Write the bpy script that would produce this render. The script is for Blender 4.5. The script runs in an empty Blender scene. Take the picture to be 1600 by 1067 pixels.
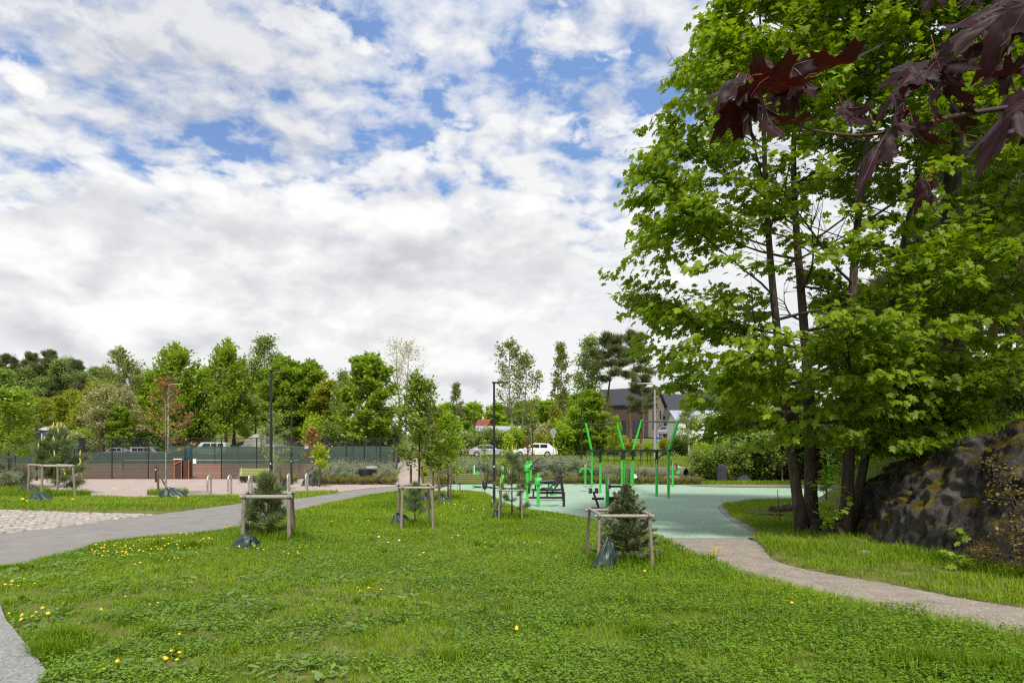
import bpy, math, random
import numpy as np
from mathutils import Vector, Matrix, noise as mnoise

S = bpy.context.scene
COL = S.collection
PI = math.pi
F, HZ, CH = 1062.0, 708.0, 2.0            # focal length and horizon in 1600-wide pixels, eye height in metres


def gy(py, z=0.0): return F * (CH - z) / (py - HZ)
def gp(px, py, z=0.0):
    Y = gy(py, z); return ((px - 800) / F * Y, Y, z)
def at(px, py, Y): return ((px - 800) / F * Y, Y, CH + (HZ - py) / F * Y)
def X(px, Y): return (px - 800) / F * Y
def Z(py, Y): return CH + (HZ - py) / F * Y
def sstep(a, b, v):
    t = np.clip((np.asarray(v, float) - a) / (b - a), 0, 1); return t * t * (3 - 2 * t)

# ---------------------------------------------------------------- noise
_P = np.random.default_rng(3).random(65536)
def _h(i, j, k): return _P[(i * 73856093 ^ j * 19349663 ^ k * 83492791) & 65535]
def vnoise(x, y, z=0.0):
    x, y, z = np.broadcast_arrays(np.asarray(x, float), np.asarray(y, float), np.asarray(z, float))
    i, j, k = np.floor(x).astype(np.int64), np.floor(y).astype(np.int64), np.floor(z).astype(np.int64)
    u, v, w = x - i, y - j, z - k
    u, v, w = u * u * (3 - 2 * u), v * v * (3 - 2 * v), w * w * (3 - 2 * w)
    def L(a, b, t): return a + (b - a) * t
    return L(L(L(_h(i, j, k), _h(i + 1, j, k), u), L(_h(i, j + 1, k), _h(i + 1, j + 1, k), u), v),
             L(L(_h(i, j, k + 1), _h(i + 1, j, k + 1), u), L(_h(i, j + 1, k + 1), _h(i + 1, j + 1, k + 1), u), v), w)
def fbm(x, y, z=0.0, o=4):
    s, a, t = 0, .5, 0
    for q in range(o):
        f = 2.03 ** q
        s = s + a * vnoise(np.asarray(x) * f + 17 * q, np.asarray(y) * f + 5 * q, np.asarray(z) * f); t += a; a *= .5
    return s / t

# ---------------------------------------------------------------- objects
def tag(o, label=None, cat=None, group=None, kind=None):
    if label: o['label'] = label
    if cat: o['category'] = cat
    if group: o['group'] = group
    if kind: o['kind'] = kind
    return o

class MB:
    """collects shapes into one mesh"""
    def __init__(s): s.v = []; s.f = []; s.m = []
    def add(s, vs, fs, m=0):
        b = len(s.v); s.v += [tuple(v) for v in vs]
        for f in fs: s.f.append(tuple(b + i for i in f)); s.m.append(m)
    def box(s, c, d, R=None, bv=0.0, m=0):
        h = [q / 2 for q in d]; bv = min(bv, min(h) * .8)
        R = R or Matrix.Identity(3); c = Vector(c); vs = []
        sg = [(-1, -1, -1), (1, -1, -1), (1, 1, -1), (-1, 1, -1), (-1, -1, 1), (1, -1, 1), (1, 1, 1), (-1, 1, 1)]
        if bv <= 0:
            vs = [c + R @ Vector((a * h[0], b * h[1], e * h[2])) for a, b, e in sg]
            s.add(vs, [(0, 3, 2, 1), (4, 5, 6, 7), (0, 1, 5, 4), (1, 2, 6, 5), (2, 3, 7, 6), (3, 0, 4, 7)], m); return
        for a, b, e in sg:
            for ax in range(3):
                p = [a * (h[0] - bv), b * (h[1] - bv), e * (h[2] - bv)]
                p[ax] = (a, b, e)[ax] * h[ax]; vs.append(c + R @ Vector(p))
        I = lambda k, ax: k * 3 + ax
        fs = []
        for q, ax in (((0, 3, 2, 1), 2), ((4, 5, 6, 7), 2), ((0, 1, 5, 4), 1), ((2, 3, 7, 6), 1), ((1, 2, 6, 5), 0), ((3, 0, 4, 7), 0)):
            fs.append(tuple(I(k, ax) for k in q))
        for k, l, a1, a2 in ((0, 1, 1, 2), (1, 2, 0, 2), (2, 3, 1, 2), (3, 0, 0, 2), (4, 5, 1, 2), (5, 6, 0, 2), (6, 7, 1, 2), (7, 4, 0, 2), (0, 4, 0, 1), (1, 5, 0, 1), (2, 6, 0, 1), (3, 7, 0, 1)):
            fs.append((I(k, a1), I(l, a1), I(l, a2), I(k, a2)))
        for k in range(8): fs.append((I(k, 0), I(k, 1), I(k, 2)))
        s.add(vs, fs, m)
    def beam(s, p, q, w, h=None, up=(0, 0, 1), bv=0.0, m=0):
        p, q = Vector(p), Vector(q); d = q - p; L = d.length; d.normalize()
        u = Vector(up)
        if abs(d.dot(u)) > .98: u = Vector((0, 1, 0))
        sx = d.cross(u).normalized(); u = sx.cross(d).normalized()
        R = Matrix((d, sx, u)).transposed()
        s.box((p + q) / 2, (L, w, h or w), R, bv, m)
    def tube(s, pts, r, n=8, cap=True, m=0):
        pts = [Vector(p) for p in pts]; k = len(pts)
        rr = [r] * k if isinstance(r, (int, float)) else list(r)
        prev = None; vs = []
        for i, p in enumerate(pts):
            d = (pts[min(i + 1, k - 1)] - pts[max(i - 1, 0)])
            d = d.normalized() if d.length > 1e-9 else Vector((0, 0, 1))
            if prev is None:
                a = d.orthogonal().normalized()
            else:
                a = prev - d * prev.dot(d); a = a.normalized() if a.length > 1e-6 else d.orthogonal().normalized()
            prev = a; b = d.cross(a)
            for j in range(n):
                t = 2 * PI * j / n; vs.append(p + (a * math.cos(t) + b * math.sin(t)) * rr[i])
        fs = [(i * n + j, i * n + (j + 1) % n, (i + 1) * n + (j + 1) % n, (i + 1) * n + j) for i in range(k - 1) for j in range(n)]
        if cap: fs += [tuple(range(n))[::-1], tuple((k - 1) * n + j for j in range(n))]
        s.add(vs, fs, m)
    def lathe(s, prof, n=16, c=(0, 0, 0), m=0):
        vs = [(c[0] + r * math.cos(2 * PI * j / n), c[1] + r * math.sin(2 * PI * j / n), c[2] + z) for r, z in prof for j in range(n)]
        k = len(prof)
        fs = [(i * n + j, i * n + (j + 1) % n, (i + 1) * n + (j + 1) % n, (i + 1) * n + j) for i in range(k - 1) for j in range(n)]
        fs += [tuple(range(n))[::-1], tuple((k - 1) * n + j for j in range(n))]
        s.add(vs, fs, m)
    def prism(s, poly, z0, z1, m=0):
        n = len(poly)
        vs = [(x, y, z0) for x, y in poly] + [(x, y, z1) for x, y in poly]
        s.add(vs, [tuple(range(n))[::-1], tuple(range(n, 2 * n))] + [(i, (i + 1) % n, n + (i + 1) % n, n + i) for i in range(n)], m)
    def ico(s, c, r, sub=1, sc=(1, 1, 1), jit=0.0, rnd=None, m=0):
        import bmesh
        bm = bmesh.new(); bmesh.ops.create_icosphere(bm, subdivisions=sub, radius=1)
        vs = []
        for v in bm.verts:
            q = 1 + (rnd.uniform(-jit, jit) if rnd else 0)
            vs.append((c[0] + v.co.x * r * sc[0] * q, c[1] + v.co.y * r * sc[1] * q, c[2] + v.co.z * r * sc[2] * q))
        s.add(vs, [tuple(v.index for v in f.verts) for f in bm.faces], m); bm.free()
    def build(s, name, mats, parent=None, smooth=False, loc=None):
        me = bpy.data.meshes.new(name); me.from_pydata([tuple(v) for v in s.v], [], s.f)
        for mt in (mats if isinstance(mats, (list, tuple)) else [mats]): me.materials.append(mt)
        if any(s.m): me.polygons.foreach_set('material_index', s.m)
        if smooth: me.polygons.foreach_set('use_smooth', [True] * len(s.f))
        me.update()
        o = bpy.data.objects.new(name, me); COL.objects.link(o)
        if parent is not None: o.parent = parent
        if loc is not None: o.location = loc
        return o

def thing(name, label, cat, loc=(0, 0, 0), rz=0.0, group=None, sc=1.0):
    o = bpy.data.objects.new(name, None); COL.objects.link(o); o.empty_display_size = .2
    o.location = loc; o.rotation_euler = (0, 0, rz); o.scale = (sc, sc, sc) if isinstance(sc, (int, float)) else sc
    return tag(o, label, cat, group)

def kids(o): return KIDS.get(o.name, [])
KIDS = {}
def snap_kids():
    KIDS.clear()
    for o in COL.objects:
        if o.parent: KIDS.setdefault(o.parent.name, []).append(o)
def copy_thing(root, loc, rz=0.0, sc=None, label=None, group=None, tree=None):
    """a copy of a thing with copies of its parts and sub-parts (tree = its list of children, read once)"""
    r = root.copy(); COL.objects.link(r); r.location = loc; r.rotation_euler = (0, 0, rz)
    if sc is not None: r.scale = (sc, sc, sc) if isinstance(sc, (int, float)) else sc
    if label: r['label'] = label
    if group: r['group'] = group
    for ch, gs in tree:
        c = ch.copy(); COL.objects.link(c); c.parent = r
        for g in gs:
            d = g.copy(); COL.objects.link(d); d.parent = c
    return r
def tree_of(root): return [(c, list(c.children)) for c in root.children]

def np_mesh(name, V, Fa, mats, parent=None, attr=None, smooth=False, loc=None, midx=None):
    """V (n,3), Fa (m,k): one mesh of equal-sided faces, attr = one number per face"""
    me = bpy.data.meshes.new(name); n = len(V); m, k = Fa.shape
    me.vertices.add(n); me.vertices.foreach_set('co', np.ascontiguousarray(V, np.float32).ravel())
    me.loops.add(m * k); me.loops.foreach_set('vertex_index', np.ascontiguousarray(Fa, np.int32).ravel())
    me.polygons.add(m); me.polygons.foreach_set('loop_start', np.arange(0, m * k, k, dtype=np.int32))
    try: me.polygons.foreach_set('loop_total', np.full(m, k, np.int32))
    except Exception: pass
    for mt in (mats if isinstance(mats, (list, tuple)) else [mats]): me.materials.append(mt)
    if midx is not None: me.polygons.foreach_set('material_index', np.asarray(midx, np.int32))
    me.polygons.foreach_set('use_smooth', np.full(m, bool(smooth)))
    me.update(calc_edges=True)
    if attr is not None:
        a = me.attributes.new('rnd', 'FLOAT', 'FACE'); a.data.foreach_set('value', np.asarray(attr, np.float32))
    o = bpy.data.objects.new(name, me); COL.objects.link(o)
    if parent is not None: o.parent = parent
    if loc is not None: o.location = loc
    return o

# ---------------------------------------------------------------- materials
def _nt(name):
    m = bpy.data.materials.new(name); m.use_nodes = True
    return m, m.node_tree, m.node_tree.nodes['Principled BSDF']
def N(nt, t, **kw):
    n = nt.nodes.new(t)
    for k, v in kw.items():
        if k in n.inputs: n.inputs[k].default_value = v
        else: setattr(n, k, v)
    return n
def ramp(nt, src, stops, interp='LINEAR'):
    r = nt.nodes.new('ShaderNodeValToRGB'); e = r.color_ramp.elements; r.color_ramp.interpolation = interp
    while len(e) > 1: e.remove(e[-1])
    for i, (p, c) in enumerate(stops):
        q = e[0] if i == 0 else e.new(p)
        q.position = p; q.color = (*c, 1) if len(c) == 3 else c
    nt.links.new(src, r.inputs[0]); return r.outputs[0]
def mixc(nt, fac, a, b, mode='MIX'):
    n = nt.nodes.new('ShaderNodeMix'); n.data_type = 'RGBA'; n.blend_type = mode
    for sock, v in ((n.inputs[0], fac), (n.inputs[6], a), (n.inputs[7], b)):
        if hasattr(v, 'is_linked') or isinstance(v, bpy.types.NodeSocket): nt.links.new(v, sock)
        elif isinstance(v, (int, float)): sock.default_value = v
        else: sock.default_value = (*v, 1) if len(v) == 3 else v
    return n.outputs[2]
def math_(nt, op, a, b=None, clamp=False):
    n = nt.nodes.new('ShaderNodeMath'); n.operation = op; n.use_clamp = clamp
    for sock, v in ((n.inputs[0], a), (n.inputs[1], b)):
        if v is None: continue
        if isinstance(v, bpy.types.NodeSocket): nt.links.new(v, sock)
        else: sock.default_value = v
    return n.outputs[0]
def noise_(nt, vec, scale, detail=4, rough=.55, dist=0.0):
    n = N(nt, 'ShaderNodeTexNoise', Scale=scale, Detail=detail, Roughness=rough, Distortion=dist)
    if vec is not None: nt.links.new(vec, n.inputs['Vector'])
    return n.outputs['Fac']
def objco(nt, sc=None):
    t = nt.nodes.new('ShaderNodeTexCoord').outputs['Object']
    if sc is None: return t
    mp = nt.nodes.new('ShaderNodeMapping'); mp.inputs['Scale'].default_value = sc; nt.links.new(t, mp.inputs[0]); return mp.outputs[0]
def geoco(nt): return nt.nodes.new('ShaderNodeNewGeometry').outputs['Position']
def bump(nt, b, h, strength=.3, dist=.02):
    n = N(nt, 'ShaderNodeBump', Strength=strength, Distance=dist); nt.links.new(h, n.inputs['Height']); nt.links.new(n.outputs[0], b.inputs['Normal'])

def M(name, c, rough=.6, metal=0.0, var=.25, scale=6, c2=None, bmp=.0, bscale=60, spec=.5, stretch=None):
    """a plain procedural surface: colour with worn, uneven tone"""
    m, nt, b = _nt(name)
    co = objco(nt, stretch)
    f = noise_(nt, co, scale, 6, .6)
    c2 = c2 or tuple(q * (1 - var) for q in c)
    hi = tuple(min(1, q * (1 + var * .5)) for q in c)
    nt.links.new(ramp(nt, f, [(.3, c2), (.55, c), (.75, hi)]), b.inputs['Base Color'])
    b.inputs['Roughness'].default_value = rough; b.inputs['Metallic'].default_value = metal
    b.inputs['Specular IOR Level'].default_value = spec
    if bmp: bump(nt, b, noise_(nt, co, bscale, 4), bmp, .01)
    return m

def leafmat(name, ca, cb, cc=None, trans=.35, tcol=None, rough=.5, patch=.35, spec=.35):
    """leaf: per-leaf colour, clump-sized variation, light passing through"""
    m, nt, b = _nt(name)
    a = N(nt, 'ShaderNodeAttribute'); a.attribute_name = 'rnd'
    stops = [(0.0, ca), (.6, cb)] + ([(1.0, cc)] if cc else [])
    col = ramp(nt, a.outputs['Fac'], stops)
    pn = noise_(nt, objco(nt), 1.1, 3)
    col = mixc(nt, math_(nt, 'MULTIPLY', ramp(nt, pn, [(.35, (0, 0, 0)), (.7, (1, 1, 1))]), patch), col, tuple(q * 1.7 for q in cb))
    nt.links.new(col, b.inputs['Base Color']); b.inputs['Roughness'].default_value = rough
    b.inputs['Specular IOR Level'].default_value = spec
    t = N(nt, 'ShaderNodeBsdfTranslucent'); tc = mixc(nt, 1.0, col, tcol or (1.5, 1.75, .6), 'MULTIPLY'); nt.links.new(tc, t.inputs[0])
    ms = N(nt, 'ShaderNodeMixShader', Fac=trans)
    nt.links.new(b.outputs[0], ms.inputs[1]); nt.links.new(t.outputs[0], ms.inputs[2])
    nt.links.new(ms.outputs[0], nt.nodes['Material Output'].inputs['Surface'])
    return m
def barkmat(name, c, c2, scale=14, stretch=(1, 1, .25), bmp=.6):
    m, nt, b = _nt(name); co = objco(nt, stretch)
    f = noise_(nt, co, scale, 6, .65)
    nt.links.new(ramp(nt, f, [(.32, c2), (.62, c)]), b.inputs['Base Color']); b.inputs['Roughness'].default_value = .9
    b.inputs['Specular IOR Level'].default_value = .15
    bump(nt, b, f, bmp, .04); return m
EXPOSURE = 0.26
SUN_E = 3.4
SKY_BLUE = (2.1, 3.7, 7.4)
SKY_GAPS = [(650, 110, 150, .035), (800, 20, 170, .035), (920, 150, 170, .035), (1050, 150, 110, .03), (1000, 270, 150, .03), (310, 265, 120, .058), (170, 110, 120, .04), (60, 200, 130, .03), (470, 250, 120, .03), (650, 270, 130, .03)]
SKY_HEAPS = [(560, 400, 170, .15), (640, 500, 130, .22), (720, 520, 90, .14), (230, 480, 200, .17), (810, 410, 130, .12), (700, 585, 110, .13), (110, 430, 160, .13), (960, 520, 150, .10), (500, 480, 90, .12), (360, 540, 120, .12)]
SKY_GREYS = [(330, 20, 230, .6), (810, 400, 90, .4), (720, 600, 80, .25), (560, 420, 90, .2)]
# ================================================================ material set
GREENP = M('green_powder_coat', (.035, .50, .05), .38, 0, .10, 3)
BLACKP = M('black_powder_coat', (.018, .019, .021), .42, 0, .25, 5)
STEEL = M('brushed_steel', (.62, .61, .58), .35, .75, .15, 9)
GALV = M('galvanised_steel', (.42, .44, .46), .5, .6, .2, 12)
WHITE = M('white_enamel', (.78, .78, .77), .4, 0, .06, 4)
WOODG = M('weathered_round_wood', (.27, .225, .18), .85, 0, .38, 9, bmp=.4, bscale=40, spec=.15, stretch=(6, 6, 1.2))
WOODT = M('weathered_rail_wood', (.36, .325, .285), .85, 0, .35, 10, bmp=.4, bscale=40, spec=.15, stretch=(2, 2, 6))
WOODB = M('brown_stake_wood', (.16, .115, .08), .9, 0, .4, 9, bmp=.4, bscale=40, spec=.15, stretch=(6, 6, 1.2))
BENCHG = M('olive_bench_slats', (.25, .27, .085), .6, 0, .2, 8, stretch=(1, 8, 8))
BAG = M('green_watering_bag', (.017, .044, .034), .45, 0, .45, 7, bmp=.3, bscale=14)
BARKD = barkmat('maple_bark', (.115, .09, .07), (.030, .024, .019))
BARKM = barkmat('mid_bark', (.15, .125, .10), (.055, .045, .037))
BARKP = barkmat('pine_bark', (.20, .115, .075), (.05, .032, .025), 9)
BARKW = barkmat('birch_bark', (.62, .60, .55), (.20, .18, .16), 9, (1, 1, 1.5), .15)
BARKA = barkmat('aspen_bark', (.34, .32, .25), (.14, .12, .10), 9, (1, 1, .7), .2)

L_MAPLE = leafmat('maple_leaf', (.105, .165, .010), (.19, .275, .012), (.28, .37, .02), .42, (1.6, 1.6, .5))
L_BRIGHT = leafmat('fresh_green_leaf', (.19, .265, .016), (.275, .37, .022), (.37, .45, .04), .35)
L_MID = leafmat('mid_green_leaf', (.15, .215, .018), (.215, .295, .025), (.29, .37, .04), .35)
L_BIRCH = leafmat('birch_leaf', (.15, .20, .05), (.21, .27, .065), (.28, .34, .10), .35)
L_SALLOW = leafmat('sallow_leaf', (.16, .22, .02), (.235, .31, .03), (.32, .39, .06), .35)
L_OLIVE = leafmat('olive_spring_leaf', (.20, .215, .022), (.28, .29, .03), (.35, .36, .05), .35)
L_ASPEN = leafmat('aspen_leaf', (.15, .165, .045), (.21, .225, .07), (.32, .34, .15), .3)
L_SILVER = leafmat('silver_willow_leaf', (.19, .22, .12), (.27, .305, .175), (.40, .43, .28), .2, (1.1, 1.2, .9))
L_CATKIN = leafmat('fluffy_willow_leaf', (.26, .25, .11), (.36, .345, .17), (.46, .44, .26), .2)
L_COPPER = leafmat('copper_leaf', (.20, .12, .04), (.29, .185, .06), (.32, .26, .07), .3, (1.4, 1.1, .6))
L_TINTED = leafmat('bronze_tipped_leaf', (.09, .155, .015), (.17, .24, .022), (.42, .33, .09), .3)
L_YELLOW = leafmat('yellow_green_leaf', (.24, .30, .015), (.34, .40, .025), (.45, .48, .06), .35)
L_PINE = leafmat('pine_needle', (.075, .085, .032), (.125, .14, .052), (.185, .195, .075), .28)
L_PINEL = leafmat('young_pine_needle', (.09, .13, .05), (.155, .20, .08), (.25, .28, .13), .2)
L_SPRUCE = leafmat('spruce_needle', (.095, .12, .06), (.18, .205, .105), (.34, .34, .18), .12)
L_CANDLE = M('pine_candle', (.50, .42, .11), .7, 0, .25, 9)
L_BROWNSH = leafmat('brown_green_leaf', (.12, .065, .018), (.19, .13, .025), (.28, .25, .03), .3)
L_HEATH = leafmat('heath_leaf', (.15, .13, .035), (.22, .20, .04), (.27, .28, .06), .2)
L_FLOWER = leafmat('creamy_blossom_leaf', (.17, .19, .05), (.36, .35, .18), (.66, .62, .44), .2)
L_RED = leafmat('dark_red_maple_leaf', (.022, .007, .009), (.033, .010, .012), None, .10, (7.0, 1.0, .6), .55, .1, .22)

def groundmat(name, stops, scale, stops2=None, bscale=220, bmp=.5, rough=.95, fine=True, speck=None, speckscale=300, bd=.004):
    m, nt, b = _nt(name); p = geoco(nt)
    f = noise_(nt, p, scale, 8, .62)
    col = ramp(nt, f, stops)
    if speck:
        v = N(nt, 'ShaderNodeTexVoronoi', Scale=speckscale); nt.links.new(p, v.inputs['Vector'])
        sp = noise_(nt, p, speckscale, 2, .8)
        col = mixc(nt, ramp(nt, sp, [(.52, (0, 0, 0)), (.66, (1, 1, 1))]), col, speck)
    big = noise_(nt, p, .35, 4)
    col = mixc(nt, math_(nt, 'MULTIPLY', big, .35), col, (.6, .58, .55), 'MULTIPLY')
    stain = ramp(nt, noise_(nt, p, 1.1, 7, .7, 1.2), [(.56, (0, 0, 0)), (.74, (.42, .42, .42))])      # scuffs and damp stains
    col = mixc(nt, stain, col, (.62, .60, .55), 'MULTIPLY')
    nt.links.new(col, b.inputs['Base Color']); b.inputs['Roughness'].default_value = rough
    b.inputs['Specular IOR Level'].default_value = .2
    bump(nt, b, noise_(nt, p, bscale, 3), bmp, bd); return m

G_SOIL = groundmat('lawn_soil', [(.32, (.07, .09, .014)), (.45, (.12, .145, .026)), (.58, (.165, .165, .045)), (.74, (.26, .21, .12))], 2.6, bscale=60, bd=.02)
G_WILD = groundmat('wild_ground', [(.3, (.085, .11, .02)), (.5, (.14, .17, .032)), (.66, (.21, .19, .07)), (.8, (.30, .23, .15))], .5, bscale=25, bd=.03)
G_ASPH = groundmat('pale_asphalt', [(.3, (.195, .18, .165)), (.55, (.245, .227, .21)), (.75, (.285, .265, .245))], 1.6, speck=(.40, .38, .37), speckscale=120, bscale=160)
G_PLAZA = groundmat('pink_gravel', [(.3, (.345, .27, .235)), (.55, (.42, .34, .30)), (.75, (.48, .40, .36))], 1.2, speck=(.60, .50, .45), speckscale=70)
G_GRAVEL = groundmat('grey_gravel', [(.3, (.205, .17, .138)), (.5, (.285, .243, .20)), (.7, (.36, .312, .262))], 2.6, speck=(.47, .42, .37), speckscale=60, bscale=70, bd=.012)
G_RUBBER = groundmat('green_rubber', [(.3, (.285, .415, .305)), (.55, (.335, .47, .35)), (.75, (.37, .51, .385))], .7, speck=(.39, .54, .42), speckscale=110, bscale=150, bmp=.25)
G_CLAY = groundmat('clay_court', [(.3, (.24, .13, .085)), (.7, (.30, .17, .115))], .8)
G_CLAYR = groundmat('red_clay_edge', [(.3, (.42, .12, .05)), (.7, (.52, .17, .075))], .8)
G_ROAD = groundmat('road_asphalt', [(.3, (.27, .26, .26)), (.7, (.36, .35, .345))], .8)
G_GRANITE = groundmat('granite_slab', [(.3, (.20, .20, .20)), (.5, (.30, .30, .295)), (.7, (.40, .395, .385))], 26, speck=(.15, .15, .15), speckscale=38, bscale=90, bmp=.35)
G_KERB = groundmat('stone_edging', [(.3, (.23, .20, .185)), (.7, (.33, .29, .265))], 3.0, speck=(.45, .42, .4), speckscale=80)
G_CONC = groundmat('pale_concrete', [(.3, (.46, .43, .38)), (.7, (.56, .53, .47))], 2.0)
def stonemat(name, cols, scale=1.5):
    m, nt, b = _nt(name); a = N(nt, 'ShaderNodeAttribute'); a.attribute_name = 'rnd'
    col = ramp(nt, a.outputs['Fac'], [(i / (len(cols) - 1), c) for i, c in enumerate(cols)])
    n = noise_(nt, geoco(nt), 9, 5, .65); col = mixc(nt, .5, col, ramp(nt, n, [(.3, (.55, .53, .5)), (.7, (1.15, 1.1, 1.05))]), 'MULTIPLY')
    nt.links.new(col, b.inputs['Base Color']); b.inputs['Roughness'].default_value = .9; bump(nt, b, noise_(nt, geoco(nt), 30, 4), .5, .01); return m
STONES = stonemat('cobble_stone', [(.31, .28, .245), (.42, .39, .35), (.37, .31, .26), (.50, .47, .43), (.29, .28, .27), (.43, .375, .32)])
RUBBLE = stonemat('grey_rubble', [(.32, .28, .25), (.42, .38, .34), (.5, .45, .41), (.36, .3, .26)])

def rockmat():
    m, nt, b = _nt('mossy_rock'); p = geoco(nt); g = nt.nodes.new('ShaderNodeNewGeometry')
    base = ramp(nt, noise_(nt, p, 1.1, 10, .68, .6), [(.30, (.024, .020, .016)), (.43, (.072, .064, .056)), (.56, (.15, .138, .124)), (.72, (.27, .255, .235))])
    lich = ramp(nt, noise_(nt, p, 3.2, 8, .7), [(.56, (0, 0, 0)), (.66, (1, 1, 1))])
    col = mixc(nt, math_(nt, 'MULTIPLY', lich, .75), base, (.36, .375, .37))
    warm = ramp(nt, noise_(nt, p, .8, 5, .6), [(.5, (0, 0, 0)), (.68, (1, 1, 1))])
    col = mixc(nt, math_(nt, 'MULTIPLY', warm, .5), col, (.075, .045, .028))
    wn = nt.nodes.new('ShaderNodeTexNoise'); wn.inputs['Scale'].default_value = 1.6; wn.inputs['Detail'].default_value = 4; nt.links.new(p, wn.inputs['Vector'])
    wa = nt.nodes.new('ShaderNodeMixRGB'); wa.blend_type = 'ADD'; wa.inputs[0].default_value = .7; nt.links.new(p, wa.inputs[1]); nt.links.new(wn.outputs['Color'], wa.inputs[2])
    ms_ = nt.nodes.new('ShaderNodeMapping'); ms_.inputs['Scale'].default_value = (1.0, 1.5, .6); ms_.inputs['Rotation'].default_value = (.35, .2, 0); nt.links.new(wa.outputs[0], ms_.inputs[0])
    ck = nt.nodes.new('ShaderNodeTexVoronoi'); ck.feature = 'DISTANCE_TO_EDGE'; ck.inputs['Scale'].default_value = .75; nt.links.new(ms_.outputs[0], ck.inputs['Vector'])
    crack = ramp(nt, ck.outputs['Distance'], [(0, (0, 0, 0)), (.022, (.45, .45, .45)), (.06, (1, 1, 1))])
    col = mixc(nt, .7, col, mixc(nt, crack, (.18, .16, .15), (1, 1, 1)), 'MULTIPLY')
    sep = nt.nodes.new('ShaderNodeSeparateXYZ'); nt.links.new(g.outputs['Normal'], sep.inputs[0])
    up = math_(nt, 'ADD', sep.outputs[2], math_(nt, 'MULTIPLY', math_(nt, 'SUBTRACT', noise_(nt, p, 1.6, 8, .66), .5), 2.2))
    moss = ramp(nt, up, [(.52, (0, 0, 0)), (.70, (1, 1, 1))])
    mcol = ramp(nt, noise_(nt, p, 2.4, 6, .65), [(.3, (.040, .026, .009)), (.47, (.10, .07, .014)), (.60, (.24, .20, .02)), (.75, (.13, .16, .025))])
    col = mixc(nt, moss, col, mcol)
    nt.links.new(col, b.inputs['Base Color']); b.inputs['Roughness'].default_value = .93; b.inputs['Specular IOR Level'].default_value = .2
    mp = nt.nodes.new('ShaderNodeMapping'); mp.inputs['Rotation'].default_value = (.5, .35, .2); mp.inputs['Scale'].default_value = (1.0, 2.2, .55); nt.links.new(p, mp.inputs[0])
    h = math_(nt, 'ADD', math_(nt, 'MULTIPLY', noise_(nt, mp.outputs[0], 3.2, 10, .72, .4), 1.3), math_(nt, 'ADD', math_(nt, 'MULTIPLY', noise_(nt, p, 14, 10, .78), .55), math_(nt, 'MULTIPLY', crack, .3)))
    bump(nt, b, h, 1.0, .20); return m
ROCK = rockmat()
KNOLL = M('pale_knoll_rock', (.36, .33, .30), .9, 0, .55, .35, (.12, .11, .07), bmp=.5, bscale=2)

def meshmat(name, c, a, rough=.8):
    """woven screen cloth: part of the light passes straight through"""
    m, nt, b = _nt(name); nt.links.new(ramp(nt, noise_(nt, objco(nt, (1, 1, 5)), .9, 5), [(.3, tuple(q * .75 for q in c)), (.7, c)]), b.inputs['Base Color'])
    b.inputs['Roughness'].default_value = rough; b.inputs['Alpha'].default_value = a; return m
SCREEN = meshmat('green_windscreen', (.072, .105, .082), .62)
SCREENB = meshmat('rear_windscreen', (.06, .115, .085), .93)
GLASS = M('dark_glass', (.02, .025, .028), .08, 0, .1, 2, spec=.8)
ROOFD = M('dark_metal_roof', (.042, .046, .056), .5, .2, .15, 1)
BLKWALL = M('black_boarding', (.03, .03, .033), .8, 0, .3, 3, stretch=(1, 1, 8))
BRNWALL = M('brown_boarding', (.075, .052, .042), .85, 0, .35, 3, stretch=(.5, .5, 9))
BRNWALL2 = M('grey_brown_boarding', (.235, .195, .165), .85, 0, .3, 3, stretch=(.5, .5, 9))
WHWALL = M('white_render', (.72, .72, .70), .8, 0, .08, 1)
BLUEW = M('blue_sheeting', (.03, .09, .42), .6, 0, .2, 1)
REDT = M('red_tile', (.27, .075, .045), .8, 0, .25, 3)
REDW = M('red_boarding', (.42, .12, .06), .8, 0, .2, 3)
GREYROOF = M('grey_sheet_roof', (.42, .45, .52), .5, .2, .1, 1)
CARW = M('white_car_paint', (.78, .79, .80), .22, 0, .04, 2, spec=.7)
CARS = M('silver_car_paint', (.46, .48, .50), .28, .5, .06, 2, spec=.7)
TYRE = M('tyre_rubber', (.015, .015, .016), .85, 0, .2, 6)
TAIL = M('red_lamp_glass', (.5, .012, .01), .2, 0, .1, 2)
ORANGE = M('orange_timber', (.50, .155, .05), .7, 0, .25, 3)
DKBROWN = M('dark_brown_panel', (.06, .026, .017), .7, 0, .3, 3)
TEAL = M('teal_drum', (.02, .10, .115), .5, 0, .2, 2)
BLUES = M('blue_sign_face', (.02, .13, .55), .4, 0, .1, 3)
YEL = M('dandelion_yellow', (.85, .60, .010), .6, 0, .2, 40)
WHT = M('white_petal', (.80, .80, .74), .6, 0, .1, 40)
STEMG = M('flower_stem', (.16, .22, .06), .6, 0, .2, 20)
CONCP = M('concrete_pipe', (.17, .14, .115), .9, 0, .25, 3)
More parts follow.
